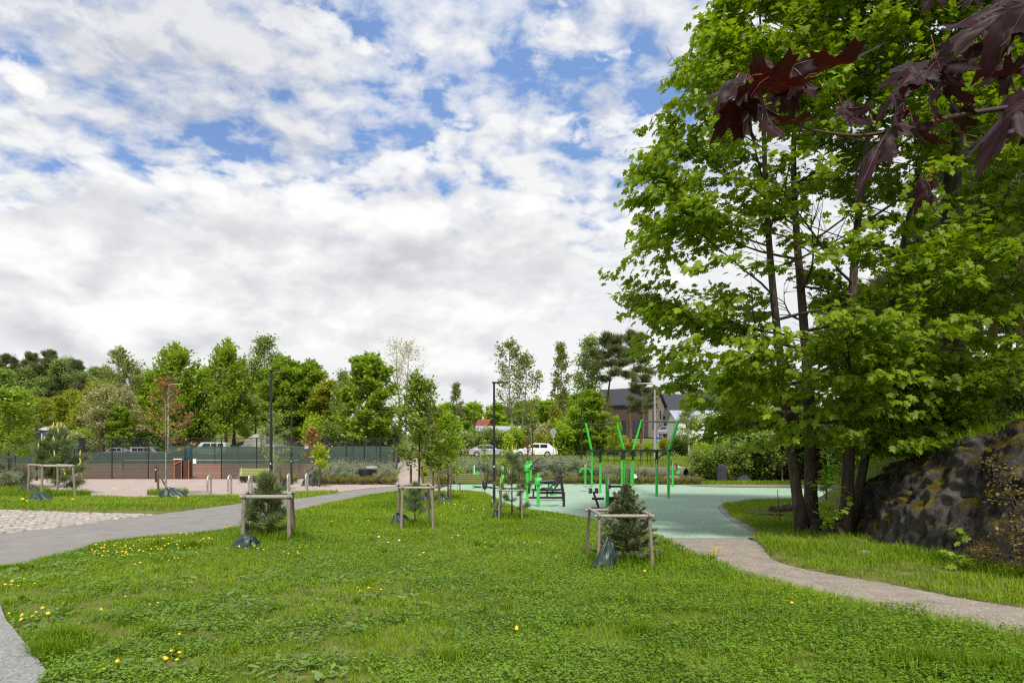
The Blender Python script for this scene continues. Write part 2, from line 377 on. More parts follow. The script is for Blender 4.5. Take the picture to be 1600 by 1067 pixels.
# ================================================================ camera, light, sky
cam = bpy.data.cameras.new('camera'); camo = bpy.data.objects.new('camera', cam); COL.objects.link(camo)
camo.location = (0, 0, CH); camo.rotation_euler = (PI / 2, 0, 0)
cam.sensor_width = 36; cam.lens = F / 1600 * 36; cam.shift_y = (HZ - 533.5) / 1600
cam.clip_start = .05; cam.clip_end = 3000; S.camera = camo
S.view_settings.view_transform = 'Standard'; S.view_settings.look = 'None'; S.view_settings.gamma = 1
S.view_settings.exposure = EXPOSURE
try:
    S.cycles.use_denoising = False; S.cycles.filter_width = 1.25
    S.cycles.denoising_input_passes = 'RGB_ALBEDO_NORMAL'
except Exception: pass
S.cycles.max_bounces = 6; S.cycles.diffuse_bounces = 3; S.cycles.glossy_bounces = 2
S.cycles.transmission_bounces = 4; S.cycles.transparent_max_bounces = 12

SUN_EL, SUN_AZ = math.radians(52), math.radians(172)     # azimuth clockwise from +Y: behind the camera, to its right
sl = bpy.data.lights.new('sun', 'SUN'); sl.energy = SUN_E; sl.angle = math.radians(7); sl.color = (1, .955, .88)
so = bpy.data.objects.new('sun', sl); COL.objects.link(so)
sd = Vector((math.sin(SUN_AZ) * math.cos(SUN_EL), math.cos(SUN_AZ) * math.cos(SUN_EL), math.sin(SUN_EL)))
so.rotation_euler = sd.to_track_quat('Z', 'Y').to_euler(); so.location = (0, 0, 30)

w = bpy.data.worlds.new('World'); S.world = w; w.use_nodes = True
nt = w.node_tree; bg = nt.nodes['Background']; bg.inputs['Strength'].default_value = .1
sky = nt.nodes.new('ShaderNodeTexSky'); sky.sky_type = 'NISHITA'; sky.sun_disc = False
sky.sun_elevation = SUN_EL; sky.sun_rotation = SUN_AZ; sky.air_density = 1.0; sky.dust_density = .6; sky.ozone_density = 1.5
tc = nt.nodes.new('ShaderNodeTexCoord').outputs['Generated']
def vm(op, a, b=None):
    n = nt.nodes.new('ShaderNodeVectorMath'); n.operation = op
    for s_, v in ((n.inputs[0], a), (n.inputs[1], b)):
        if v is None: continue
        if isinstance(v, bpy.types.NodeSocket): nt.links.new(v, s_)
        else: s_.default_value = v
    return n
sep = nt.nodes.new('ShaderNodeSeparateXYZ'); nt.links.new(tc, sep.inputs[0])
zc = math_(nt, 'MAXIMUM', sep.outputs[2], 0.0)
den = math_(nt, 'ADD', zc, .20)
cmb = nt.nodes.new('ShaderNodeCombineXYZ')                # the cloud sheet: where each sight line meets a flat layer overhead
nt.links.new(math_(nt, 'DIVIDE', sep.outputs[0], den), cmb.inputs[0])
nt.links.new(math_(nt, 'DIVIDE', sep.outputs[1], den), cmb.inputs[1])
pl = cmb.outputs[0]
def off(v, d): return vm('ADD', v, d).outputs[0]
def sdir(px, py):
    return Vector(((px - 800) / F, 1, (HZ - py) / F)).normalized()
def blob(px, py, rad, amp):
    """a patch of sky round one direction, rad in photo pixels"""
    d = vm('DOT_PRODUCT', tc, tuple(sdir(px, py))).outputs['Value']
    c = math.cos(rad / F)
    mr = nt.nodes.new('ShaderNodeMapRange'); mr.interpolation_type = 'SMOOTHSTEP'
    nt.links.new(d, mr.inputs[0]); mr.inputs[1].default_value = c; mr.inputs[2].default_value = 1 - (1 - c) * .08
    mr.inputs[3].default_value = 0; mr.inputs[4].default_value = amp
    return mr.outputs[0]
def total(items):
    t = items[0]
    for q in items[1:]: t = math_(nt, 'ADD', t, q)
    return t
# thin patchwork of small puffs
n1 = noise_(nt, pl, 11, 8, .60, .2)
vor = nt.nodes.new('ShaderNodeTexVoronoi'); vor.feature = 'SMOOTH_F1'; vor.inputs['Scale'].default_value = 9.5; vor.inputs['Smoothness'].default_value = .35
wq = nt.nodes.new('ShaderNodeTexNoise'); wq.inputs['Scale'].default_value = 9; wq.inputs['Detail'].default_value = 3; nt.links.new(pl, wq.inputs['Vector'])
wv_ = vm('SCALE', vm('SUBTRACT', wq.outputs['Color'], (.5, .5, .5)).outputs[0]); wv_.inputs['Scale'].default_value = .16
nt.links.new(vm('ADD', pl, wv_.outputs[0]).outputs[0], vor.inputs['Vector'])
puff = math_(nt, 'SUBTRACT', .78, math_(nt, 'MULTIPLY', vor.outputs['Distance'], .62))
n2 = noise_(nt, off(pl, (7.3, 2.1, 0)), 2.2, 3, .5, .3)
gaps = total([blob(*b) for b in SKY_GAPS])
low = nt.nodes.new('ShaderNodeMapRange'); low.interpolation_type = 'SMOOTHSTEP'
nt.links.new(zc, low.inputs[0]); low.inputs[1].default_value = .36; low.inputs[2].default_value = .20; low.inputs[3].default_value = 0; low.inputs[4].default_value = .17
cov = total([math_(nt, 'MULTIPLY', n1, .46), math_(nt, 'MULTIPLY', puff, .28), math_(nt, 'MULTIPLY', n2, .30), low.outputs[0], math_(nt, 'MULTIPLY', gaps, -1)])
alt = ramp(nt, cov, [(.385, (0, 0, 0)), (.45, (.55, .55, .55)), (.545, (1, 1, 1))])
# shading of the sheet: thick parts greyer, edges toward the light whiter
s1 = noise_(nt, off(pl, (.026, -.035, 0)), 11, 4, .55, .2)
lit = math_(nt, 'ADD', math_(nt, 'MULTIPLY', math_(nt, 'SUBTRACT', n1, s1), 1.0), math_(nt, 'MULTIPLY', noise_(nt, off(pl, (3, 9, 0)), 1.3, 2, .5), .9))
mp = nt.nodes.new('ShaderNodeMapping'); mp.inputs['Scale'].default_value = (1, 1, 1.9); nt.links.new(tc, mp.inputs[0]); dv = mp.outputs[0]
fade = nt.nodes.new('ShaderNodeMapRange'); fade.interpolation_type = 'SMOOTHSTEP'; nt.links.new(zc, fade.inputs[0]); fade.inputs[1].default_value = .12; fade.inputs[2].default_value = .34
lowlit = math_(nt, 'ADD', .11, math_(nt, 'MULTIPLY', noise_(nt, off(dv, (4, 1, 2)), 3.4, 4, .5, .2), .9))
mxf = nt.nodes.new('ShaderNodeMix'); nt.links.new(fade.outputs[0], mxf.inputs[0]); nt.links.new(lowlit, mxf.inputs[2]); nt.links.new(lit, mxf.inputs[3]); lit = mxf.outputs[0]
altc = ramp(nt, lit, [(.24, (5.9, 6.0, 6.35)), (.40, (6.9, 7.0, 7.25)), (.58, (7.7, 7.75, 7.8))])
# heaped clouds low over the trees, taken in sight directions so that they stand upright
h0 = noise_(nt, dv, 7.0, 8, .56, .15); h1 = noise_(nt, off(dv, (-.012, 0, .075)), 7.0, 5, .54, .15)
heap_in = total([h0] + [blob(*b) for b in SKY_HEAPS])
heap = ramp(nt, heap_in, [(.575, (0, 0, 0)), (.615, (.7, .7, .7)), (.69, (1, 1, 1))])
hs = math_(nt, 'ADD', .5, math_(nt, 'MULTIPLY', math_(nt, 'SUBTRACT', h0, h1), 1.5))
heapc = ramp(nt, hs, [(.20, (5.4, 5.45, 5.7)), (.38, (6.5, 6.55, 6.75)), (.54, (7.6, 7.6, 7.6)), (.70, (8.7, 8.65, 8.5))])
greys = total([blob(*b) for b in SKY_GREYS])
blue = mixc(nt, .62, sky.outputs[0], SKY_BLUE)
c = mixc(nt, alt, blue, altc)
c = mixc(nt, heap, c, heapc)
c = mixc(nt, greys, c, (.80, .81, .84), 'MULTIPLY')
below = nt.nodes.new('ShaderNodeMapRange'); nt.links.new(sep.outputs[2], below.inputs[0]); below.inputs[1].default_value = 0; below.inputs[2].default_value = -.03
c = mixc(nt, below.outputs[0], c, (1.1, 1.2, .8))
nt.links.new(c, bg.inputs['Color'])
# ================================================================ terrain
def fence_x(y): return -9.2 - (np.asarray(y, float) - 53) * .154
def H(x, y):
    x = np.asarray(x, float); y = np.asarray(y, float)
    wr = sstep(-.3, 1.2, x - fence_x(y))
    right = 1.5 * sstep(50, 68, y); left = 1.5 * sstep(85, 91, y)
    h = wr * right + (1 - wr) * left
    h = h + 13 * sstep(118, 215, y) * sstep(-18, -75, x)
    h = h + 3.6 * np.exp(-((x + 38) / 10) ** 2 - ((y - 113) / 9) ** 2)
    h = h + 3.2 * sstep(84, 125, y) * sstep(2, 26, x) + 5 * sstep(130, 230, y) * sstep(5, 50, x)
    dip = np.exp(-((x - 15.2) / 4.5) ** 2) * sstep(46, 50, y) * (1 - sstep(56, 63, y)) * .35
    hr = 2.15 * sstep(8.9, 11.4, x - .0 * y) * sstep(8.6, 11.0, y) * (1 - sstep(19.5, 25.5, y))
    hr = hr + .9 * sstep(12, 19, x) * sstep(12, 16, y) * (1 - sstep(20, 27, y))
    return h - dip + hr
def hz(x, y): return float(H(x, y))

def axis(a, b, fine_a, fine_b, fine, coarse):
    out = [a]
    while out[-1] < b:
        v = out[-1]
        if fine_a - fine <= v < fine_b: st = fine
        else:
            d = (fine_a - v) if v < fine_a else (v - fine_b)
            st = min(coarse, max(fine, fine + d * .12))
            if v < fine_a: st = min(st, max(fine, fine_a - v))
        out.append(v + st)
    return np.array(out)
gx = axis(-420, 420, -18, 24, .8, 14); gyv = axis(-30, 620, 6, 70, .8, 16)
GX, GY = np.meshgrid(gx, gyv); hz_ = H(GX, GY) + sstep(66, 120, GY) * (fbm(GX / 14, GY / 14) - .5) * .8
nx, ny = len(gx), len(gyv)
V = np.stack([GX.ravel(), GY.ravel(), hz_.ravel()], 1)
ii = (np.arange(ny - 1)[:, None] * nx + np.arange(nx - 1)[None]).ravel()
o = np_mesh('ground', V, np.stack([ii, ii + 1, ii + nx + 1, ii + nx], 1), G_WILD, smooth=True); tag(o, kind='structure')

def catmull(pts, n=6, closed=True):
    k = len(pts); out = []
    for i in range(k if closed else k - 1):
        p = [np.array(pts[(i + d) % k] if closed else pts[min(max(i + d, 0), k - 1)], float) for d in (-1, 0, 1, 2)]
        for j in range(n):
            t = j / n
            out.append(.5 * (2 * p[1] + (p[2] - p[0]) * t + (2 * p[0] - 5 * p[1] + 4 * p[2] - p[3]) * t * t + (3 * p[1] - p[0] - 3 * p[2] + p[3]) * t ** 3))
    if not closed: out.append(np.array(pts[-1], float))
    return [tuple(q) for q in out]
def W(pix): return [gp(*p)[:2] for p in pix]
def inpoly(x, y, poly):
    x = np.asarray(x); y = np.asarray(y); r = np.zeros(x.shape, bool); n = len(poly)
    for i in range(n):
        (x1, y1), (x2, y2) = poly[i], poly[(i + 1) % n]
        c = (y1 > y) != (y2 > y)
        if abs(y2 - y1) > 1e-12: r ^= c & (x < (x2 - x1) * (y - y1) / (y2 - y1) + x1)
    return r
def sheet(name, poly, z, m, thick=0.0):
    mb = MB()
    if thick: mb.prism(poly, z - thick, z)
    else: mb.add([(x, y, z) for x, y in poly], [tuple(range(len(poly)))])
    return tag(mb.build(name, m), kind='structure')
def area_ccw(p):
    a = sum(p[i][0] * p[(i + 1) % len(p)][1] - p[(i + 1) % len(p)][0] * p[i][1] for i in range(len(p)))
    return p if a > 0 else p[::-1]

# ---- outlines, measured on the photograph and laid on the level ground
path_lo = W([(-330, 960), (-150, 918), (0, 891), (42, 889), (68, 878), (130, 863), (163, 852), (228, 843), (319, 835), (376, 826), (457, 803), (506, 790), (545, 782), (578, 775), (620, 769.5), (652, 767)])
path_hi = W([(-330, 872), (-150, 850), (0, 834), (65, 827), (130, 819), (195, 809), (244, 804), (297, 797), (374, 787), (457, 780), (529, 770), (578, 763), (626, 759.5), (660, 757)])
path_lo_s, path_hi_s = catmull(path_lo, 5, False), catmull(path_hi, 5, False)
court_left = W([(702, 757.2), (690, 763.5), (713, 767.5), (753, 771), (772, 779), (790, 789), (820, 798), (865, 803.5), (920, 814.5), (937, 821), (985, 831), (1028, 842)])
kerb_in = W([(1168, 842), (1176, 837), (1166, 827), (1142, 814), (1126, 800), (1122, 792), (1136, 785), (1165, 781.5), (1210, 779.5), (1265, 778.3), (1330, 777.5)])
court_far = W([(1330, 763.8), (1262, 763), (1165, 762), (1090, 760.5), (1052, 757.5), (924, 755), (860, 755), (780, 756), (740, 756.5)])
cl_s, ki_s, cf_s = catmull(court_left, 5, False), catmull(kerb_in, 6, False), catmull(court_far, 3, False)
court_poly = area_ccw(cl_s + ki_s + cf_s)
grav_near = W([(1028, 843), (1060, 857), (1093, 871), (1180, 905), (1300, 935), (1400, 955), (1500, 975), (1600, 995), (1760, 1028), (1990, 1078)])
grav_far = W([(1990, 1010), (1760, 975), (1600, 951), (1500, 935), (1400, 915), (1300, 898), (1250, 888), (1210, 876), (1196, 862), (1186, 850), (1168, 842.4)])
gn_s, gf_s = catmull(grav_near, 5, False), catmull(grav_far, 5, False)
lawn_poly = area_ccw([(-9.5, 5.4)] + path_lo_s + W([(664, 767.6), (700, 768.2)]) + cl_s[10:] + gn_s[5:] + [(9, 4.2), (-9.5, 3.2)])
slab_poly = area_ccw(catmull(W([(0, 955), (9, 980), (20, 994), (38, 1018), (54, 1038), (74, 1067)]), 6, False) + [(-3.55, 4.7), (-3.35, 3.6), (-9, 3.6), (-9, 8.3)])
plaza_poly = area_ccw(W([(-420, 779), (-150, 779)] ) + catmull(W([(-60, 780), (60, 779), (100, 777), (140, 776), (190, 777.5), (240, 777), (290, 774.5), (400, 773.5), (440, 770.5), (529, 768.5)]), 4, False) + W([(578, 762.2), (626, 759)]) + [(-6.9, 43), (-9.0, 52.6), (-52, 52.6), (-60, 40)])
strip_poly = area_ccw(W([(-420, 781)]) + catmull(W([(-60, 780), (60, 779), (100, 777), (140, 776), (190, 777.5), (240, 777), (290, 774.5), (400, 773.5), (440, 770.5), (529, 768.5)]), 4, False)
                      + W([(529, 770.5), (457, 780.5), (374, 787.5), (297, 797.5), (244, 804), (120, 801), (0, 797), (-150, 793), (-420, 789)]))
cobble_poly = area_ccw(W([(-500, 790), (-150, 793), (0, 797), (120, 801), (244, 804.3)]) + W([(195, 809.5), (130, 819.5), (65, 827.5), (0, 834.5), (-150, 851), (-500, 890)]))
island_poly = area_ccw(catmull(W([(1172, 843), (1182, 837), (1172, 826), (1149, 813), (1133, 800), (1130, 792), (1143, 787), (1168, 784), (1212, 781.8), (1262, 780.8)]), 5, False)
                       + [(13.4, 29.0), (12.5, 26), (11, 22), (9.4, 19), (8.4, 17), (8.0, 15), (7.9, 13), (8.3, 11.4), (9.2, 9.9), (10.8, 8.6), (11.5, 7.2)] + gf_s[4:])

sheet('plaza_gravel', plaza_poly, .006, G_PLAZA)
sheet('asphalt_path', area_ccw(path_lo_s + W([(700, 757)]) + [(-5.6, 43.6), (-8.2, 43.6)] + path_hi_s[::-1][1:]), .012, G_ASPH)
sheet('rubber_court', court_poly, .014, G_RUBBER)
sheet('gravel_path', area_ccw(gn_s + gf_s), .010, G_GRAVEL)
mb = MB(); mb.add([(-9.6, 53.2, .01), (-14.3, 85, .75), (-60, 85, .75), (-52, 53.2, .01)], [(0, 1, 2, 3)]); tag(mb.build('clay_court', G_CLAY), kind='structure')
sheet('clay_margin', area_ccw([(-9.3, 52.62), (-52, 52.62), (-52, 53.18), (-9.3, 53.18)]), .016, G_CLAYR)
sheet('court_path', area_ccw([(10.5, 41.3), (30, 38.2), (40, 36.5), (42, 39.5), (30, 42.2), (18, 43.8), (10.5, 43.4)]), .008, G_ASPH)
sheet('bench_pavement', area_ccw(W([(672, 766.8), (700, 768.2), (713, 768), (753, 772), (768, 777), (772, 775), (757, 768.5), (730, 766), (700, 764), (676, 764)])), .018, G_CONC)
# granite slab at the very front: two thick stones with an open joint
mb = MB(); mb.prism(slab_poly, -.02, .10); tag(mb.build('granite_pavement', G_GRANITE), kind='structure')
# strips that climb the bank
def strip(name, left, right, m, dz=.02, nsub=12):
    vs, fs = [], []
    for i in range(len(left) - 1):
        for j in range(nsub):
            t = j / nsub
            vs += [tuple(np.array(left[i]) * (1 - t) + np.array(left[i + 1]) * t), tuple(np.array(right[i]) * (1 - t) + np.array(right[i + 1]) * t)]
    vs += [left[-1], right[-1]]
    P_ = []
    for q in range(0, len(vs), 2):
        for t in (0, .25, .5, .75, 1.0):
            x = vs[q][0] * (1 - t) + vs[q + 1][0] * t; y = vs[q][1] * (1 - t) + vs[q + 1][1] * t
            P_.append((x, y, hz(x, y) + dz))
    n = len(P_) // 5
    for i in range(n - 1):
        for j in range(4): fs.append((i * 5 + j, i * 5 + j + 1, i * 5 + 6 + j, i * 5 + 5 + j))
    mb = MB(); mb.add(P_, fs); return tag(mb.build(name, m, smooth=True), kind='structure')
strip('brick_path', [(-8.3, 43.4), (-8.75, 50), (-9.9, 60), (-11.3, 68), (-12.2, 76)], [(-5.7, 43.4), (-6.7, 50), (-8.2, 60), (-9.6, 68), (-10.6, 76)], G_PLAZA, .03)
strip('road', [(-40, 75.5), (-9, 74), (10, 73), (22, 71.5), (45, 68)], [(-40, 68.5), (-9, 68.3), (10, 67.5), (22, 66), (45, 62)][:5], G_ROAD, .05)
strip('road_verge', [(-8.7, 82), (10, 80), (30, 78)], [(-8.7, 74.6), (10, 73.6), (30, 71.0)], G_SOIL, .03)
strip('far_lawn', [(-9.2, 67), (-3, 66)], [(-6.6, 52), (-2.2, 52.5)], G_SOIL, .03)

# stone edging of the rubber court and gravel path: a band of setts a hand high
def band(name, inner, width, m, z0, z1, side=1):
    pts = [np.array(p, float) for p in inner]; out = []
    for i, p in enumerate(pts):
        d = pts[min(i + 1, len(pts) - 1)] - pts[max(i - 1, 0)]; d /= np.linalg.norm(d) + 1e-9
        out.append(p + side * width * np.array((d[1], -d[0])))
    vs, fs = [], []
    for p, q in zip(pts, out): vs += [(*p, z0), (*p, z1), (*q, z1), (*q, z0)]
    for i in range(len(pts) - 1):
        a = i * 4
        for j in range(3): fs.append((a + j, a + j + 1, a + 5 + j, a + 4 + j))
    mb = MB(); mb.add(vs, fs); return tag(mb.build(name, m), kind='structure')
band('stone_edging', ki_s, .36, G_KERB, 0, .03, 1)
band('stone_edging', W([(1170, 843.2), (1100, 843), (1060, 842.8), (1028, 842.6)]), .16, G_KERB, 0, .026, 1)
band('stone_edging', gn_s[:16], .34, G_KERB, 0, .032, 1)
band('court_edging', cl_s[6:40], .16, G_CONC, 0, .028, -1)

# lawn: a raised, uneven sheet of turf soil
def lumps(x, y): return .025 + .05 * fbm(x / 1.3, y / 1.3, 2.0, 3) + .10 * (fbm(x / 5, y / 5, 7.0, 2) - .5)
def turf(name, poly, cell, m, holes=(), hf=lumps, base=0.0):
    xs = [p[0] for p in poly]; ys = [p[1] for p in poly]
    ax = np.arange(max(min(xs), -26), min(max(xs), 26) + cell, cell); ay = np.arange(min(ys), max(ys) + cell, cell)
    A, B = np.meshgrid(ax, ay); n_ = len(ax)
    cx, cy = A[:-1, :-1] + cell / 2, B[:-1, :-1] + cell / 2
    ok = inpoly(cx, cy, poly)
    for hp in holes: ok &= ~inpoly(cx, cy, hp)
    q = np.argwhere(ok); i = q[:, 0] * n_ + q[:, 1]
    Fq = np.stack([i, i + 1, i + n_ + 1, i + n_], 1); u, inv = np.unique(Fq, return_inverse=True)
    px, py = A.ravel()[u], B.ravel()[u]
    Vv = np.stack([px, py, hf(px, py) + base], 1)
    cnt = np.bincount(inv.ravel(), minlength=len(u))
    Vv[cnt < 4, 2] = .004
    return tag(np_mesh(name, Vv, inv.reshape(Fq.shape), m, smooth=True), kind='structure')
turf('lawn', lawn_poly, .14, G_SOIL, [slab_poly])
turf('lawn_strip', strip_poly, .25, G_SOIL)
turf('island_lawn', island_poly, .16, G_SOIL)

# ---- cobbled apron, left: rounded field stones bedded close together
rg = np.random.default_rng(11)
def cobbles():
    vs, fs, at_ = [], [], []
    cell = .22
    for gxx in np.arange(-22, -8.2, cell):
        for gyy in np.arange(15.5, 25.5, cell * .8):
            x = gxx + rg.uniform(-.05, .05) + (cell / 2 if int(round(gyy / (cell * .8))) % 2 else 0); y = gyy + rg.uniform(-.04, .04)
            if not inpoly(np.array([x]), np.array([y]), cobble_poly)[0]: continue
            a, b_, hh, rot = cell * rg.uniform(.42, .60), cell * rg.uniform(.27, .37), rg.uniform(.012, .030), rg.uniform(-.4, .4)
            k = 8; base = len(vs)
            j = rg.uniform(.85, 1.12, k)
            for ring, (s_, zz) in enumerate(((1.0, 0), (.95, .7), (.78, 1.0))):
                for t in range(k):
                    th = 2 * PI * t / k; ex = np.sign(math.cos(th)) * abs(math.cos(th)) ** .7 * a * s_ * j[t]; ey = np.sign(math.sin(th)) * abs(math.sin(th)) ** .7 * b_ * s_ * j[t]
                    vs.append((x + ex * math.cos(rot) - ey * math.sin(rot), y + ex * math.sin(rot) + ey * math.cos(rot), -.004 + (hh + .018) * zz))
            c = rg.random()
            for r_ in range(2):
                for t in range(k): fs.append((base + r_ * k + t, base + r_ * k + (t + 1) % k, base + r_ * k + k + (t + 1) % k, base + r_ * k + k + t)); at_.append(c)
            for t in range(0, k - 2, 2): fs.append((base + 2 * k, base + 2 * k + t + 1, base + 2 * k + t + 2, base + 2 * k + min(t + 3, k - 1))); at_.append(c)
    return np_mesh('cobbled_apron', np.array(vs), np.array(fs), STONES, attr=at_, smooth=True)
tag(cobbles(), kind='structure')
sheet('cobble_bed', cobble_poly, .010, groundmat('cobble_joints', [(.3, (.13, .105, .085)), (.7, (.20, .165, .13))], 2.0))

# ---- the rock: a steep mossy outcrop along the right edge of the gravel path
base_c = catmull([(10.6, 20.2), (9.2, 18.6), (8.35, 17.0), (8.0, 15.4), (7.85, 13.8), (8.0, 12.3), (8.35, 11.0), (9.1, 9.7), (10.4, 8.6), (12.2, 7.8), (14.5, 7.4)], 22, False)
crest_c = catmull([(12.6, 20.6), (11.6, 19.0), (10.9, 17.6), (10.5, 16.2), (10.5, 14.6), (10.5, 13.3), (10.7, 12.2), (11.3, 11.4), (12.3, 10.8), (13.4, 10.4), (14.8, 10.2)], 22, False)
crest_z = catmull([(.7, 0), (1.25, 0), (1.75, 0), (2.1, 0), (2.4, 0), (2.75, 0), (3.0, 0), (3.1, 0), (3.05, 0), (2.9, 0), (2.8, 0)], 22, False)
BC, CC, CZ = np.array(base_c), np.array(crest_c), np.array(crest_z)[:, 0]
nt_, ns_ = len(BC), 150
sv = np.linspace(-.04, 1.0, ns_)
Bq = BC[:, None, :]; Cq = CC[:, None, :]; sq = sv[None, :, None]
XY = Bq + (Cq - Bq) * np.sign(sq) * np.abs(sq) ** 1.15
sc_ = np.clip(sv, 0, 1)
ZZ = CZ[:, None] * (1 - (1 - sc_[None]) ** 2.7) ** .95 - (sv[None] < 0) * .15
x0, y0, z0 = XY[..., 0], XY[..., 1], ZZ
env = np.clip(sc_ * 4, .25, 1)[None] * (1 - .35 * sc_[None])
d1 = fbm(x0 * .9, y0 * .9, z0 * .9, 5) - .5
crk = np.abs(fbm(x0 * .9 + 9, y0 * 1.6, z0 * .45, 4) - .5); crk = -np.exp(-(crk / .035) ** 2)
led = fbm(x0 * .5, y0 * .5 + 4, z0 * 2.2, 3) - .5
fine_ = fbm(x0 * 4, y0 * 4, z0 * 4, 4) - .5
rdg = 1 - 2 * np.abs(fbm(x0 * 1.5 + 3, y0 * 1.5, z0 * .8 + 2, 4) - .5); stp = fbm(x0 * 1.1 + 20, y0 * 1.1, z0 * 1.8, 3) * 5; stp = (np.floor(stp) + sstep(.25, .6, stp % 1)) / 5 - .5
disp = (d1 * .8 + crk * .22 + led * .35 + fine_ * .22 + (rdg - .8) * .40 + stp * .8 + (fbm(x0 * 9, y0 * 9, z0 * 9, 3) - .5) * .10) * env
dirx = (BC - CC); dirx /= np.linalg.norm(dirx, axis=1)[:, None]
slope = (1 - sc_)[None] ** .8
RV = np.stack([x0 + dirx[:, 0:1] * disp * (.25 + .75 * slope), y0 + dirx[:, 1:2] * disp * (.25 + .75 * slope), z0 + disp * .55 * (1 - .5 * slope)], -1)
ii = (np.arange(nt_ - 1)[:, None] * ns_ + np.arange(ns_ - 1)[None]).ravel()
rock = np_mesh('rock_outcrop', RV.reshape(-1, 3), np.stack([ii, ii + ns_, ii + ns_ + 1, ii + 1], 1)[:, ::-1], ROCK, smooth=True)
tag(rock, 'dark lichened rock outcrop with brown moss beside the gravel path', 'rock')

def boulder(name, label, loc, sx, sy, sz, m, seed, res=40, cat='rock', amp=.3):
    th = np.linspace(0, 2 * PI, res, endpoint=False); ph = np.linspace(-.35, PI / 2, res // 2)
    A, B = np.meshgrid(th, ph); x, y, z = np.cos(B) * np.cos(A), np.cos(B) * np.sin(A), np.sin(B)
    d = 1 + amp * 2 * (fbm(x * 1.7 + seed, y * 1.7, z * 1.7, 5) - .5) + amp * .5 * (fbm(x * 6 + seed, y * 6, z * 6, 3) - .5)
    Vv = np.stack([x * d * sx, y * d * sy, z * d * sz], -1).reshape(-1, 3); n = res
    f = [(i * n + j, i * n + (j + 1) % n, (i + 1) * n + (j + 1) % n, (i + 1) * n + j) for i in range(res // 2 - 1) for j in range(n)]
    return tag(np_mesh(name, Vv, np.array(f), m, smooth=True, loc=loc), label, cat)
# ================================================================ plants
T_DIAMOND = np.array([(0, 0), (.45, .30), (1, 0), (.45, -.30)])
T_LANCE = np.array([(0, 0), (.4, .13), (1, 0), (.4, -.13)])
T_NEEDLE = np.array([(0, .035), (1, 0), (0, -.035)])
_hl = [(0, 0), (-.10, .22), (.06, .30), (.10, .50), (.26, .40), (.36, .24), (.52, .58), (.60, .42), (.74, .52), (.66, .26), (.80, .16), (.86, .24), (1.08, 0)]
T_MAPLE = np.array(_hl + [(x, -y) for x, y in _hl[-2:0:-1]])
_hl = [(0, 0), (0, .34), (.36, .22), (.58, .50), (.66, .20), (1.05, 0)]
T_MAPLE_S = np.array(_hl + [(x, -y) for x, y in _hl[-2:0:-1]])
T_ROUND = np.array([(0, 0), (.2, .32), (.6, .36), (1, 0), (.6, -.36), (.2, -.32)])

def unit(a): return a / (np.linalg.norm(a, axis=-1, keepdims=True) + 1e-9)
def leaves(C, D, Nn, size, T, curl=.25, fold=.2):
    """blades of shape T at C, pointing along D, facing Nn"""
    D = unit(D); Sd = unit(np.cross(Nn, D)); Nn = np.cross(D, Sd)
    size = np.asarray(size)[:, None, None] if np.ndim(size) else size
    tx, ty = T[None, :, 0, None], T[None, :, 1, None]
    tz = -curl * tx * np.abs(tx) - fold * np.abs(ty)
    V = C[:, None, :] + size * (tx * D[:, None, :] + ty * Sd[:, None, :] + tz * Nn[:, None, :])
    n, k = len(C), len(T)
    return V.reshape(-1, 3), np.arange(n * k).reshape(n, k)

def bez(p0, d0, L, n, rnd, bend=(0, 0, 0), wob=.08):
    pts = [Vector(p0)]; d = Vector(d0).normalized(); b = Vector(bend)
    for i in range(n):
        d = (d + b / n + Vector((rnd.gauss(0, wob), rnd.gauss(0, wob), rnd.gauss(0, wob)))).normalized()
        pts.append(pts[-1] + d * (L / n))
    return pts

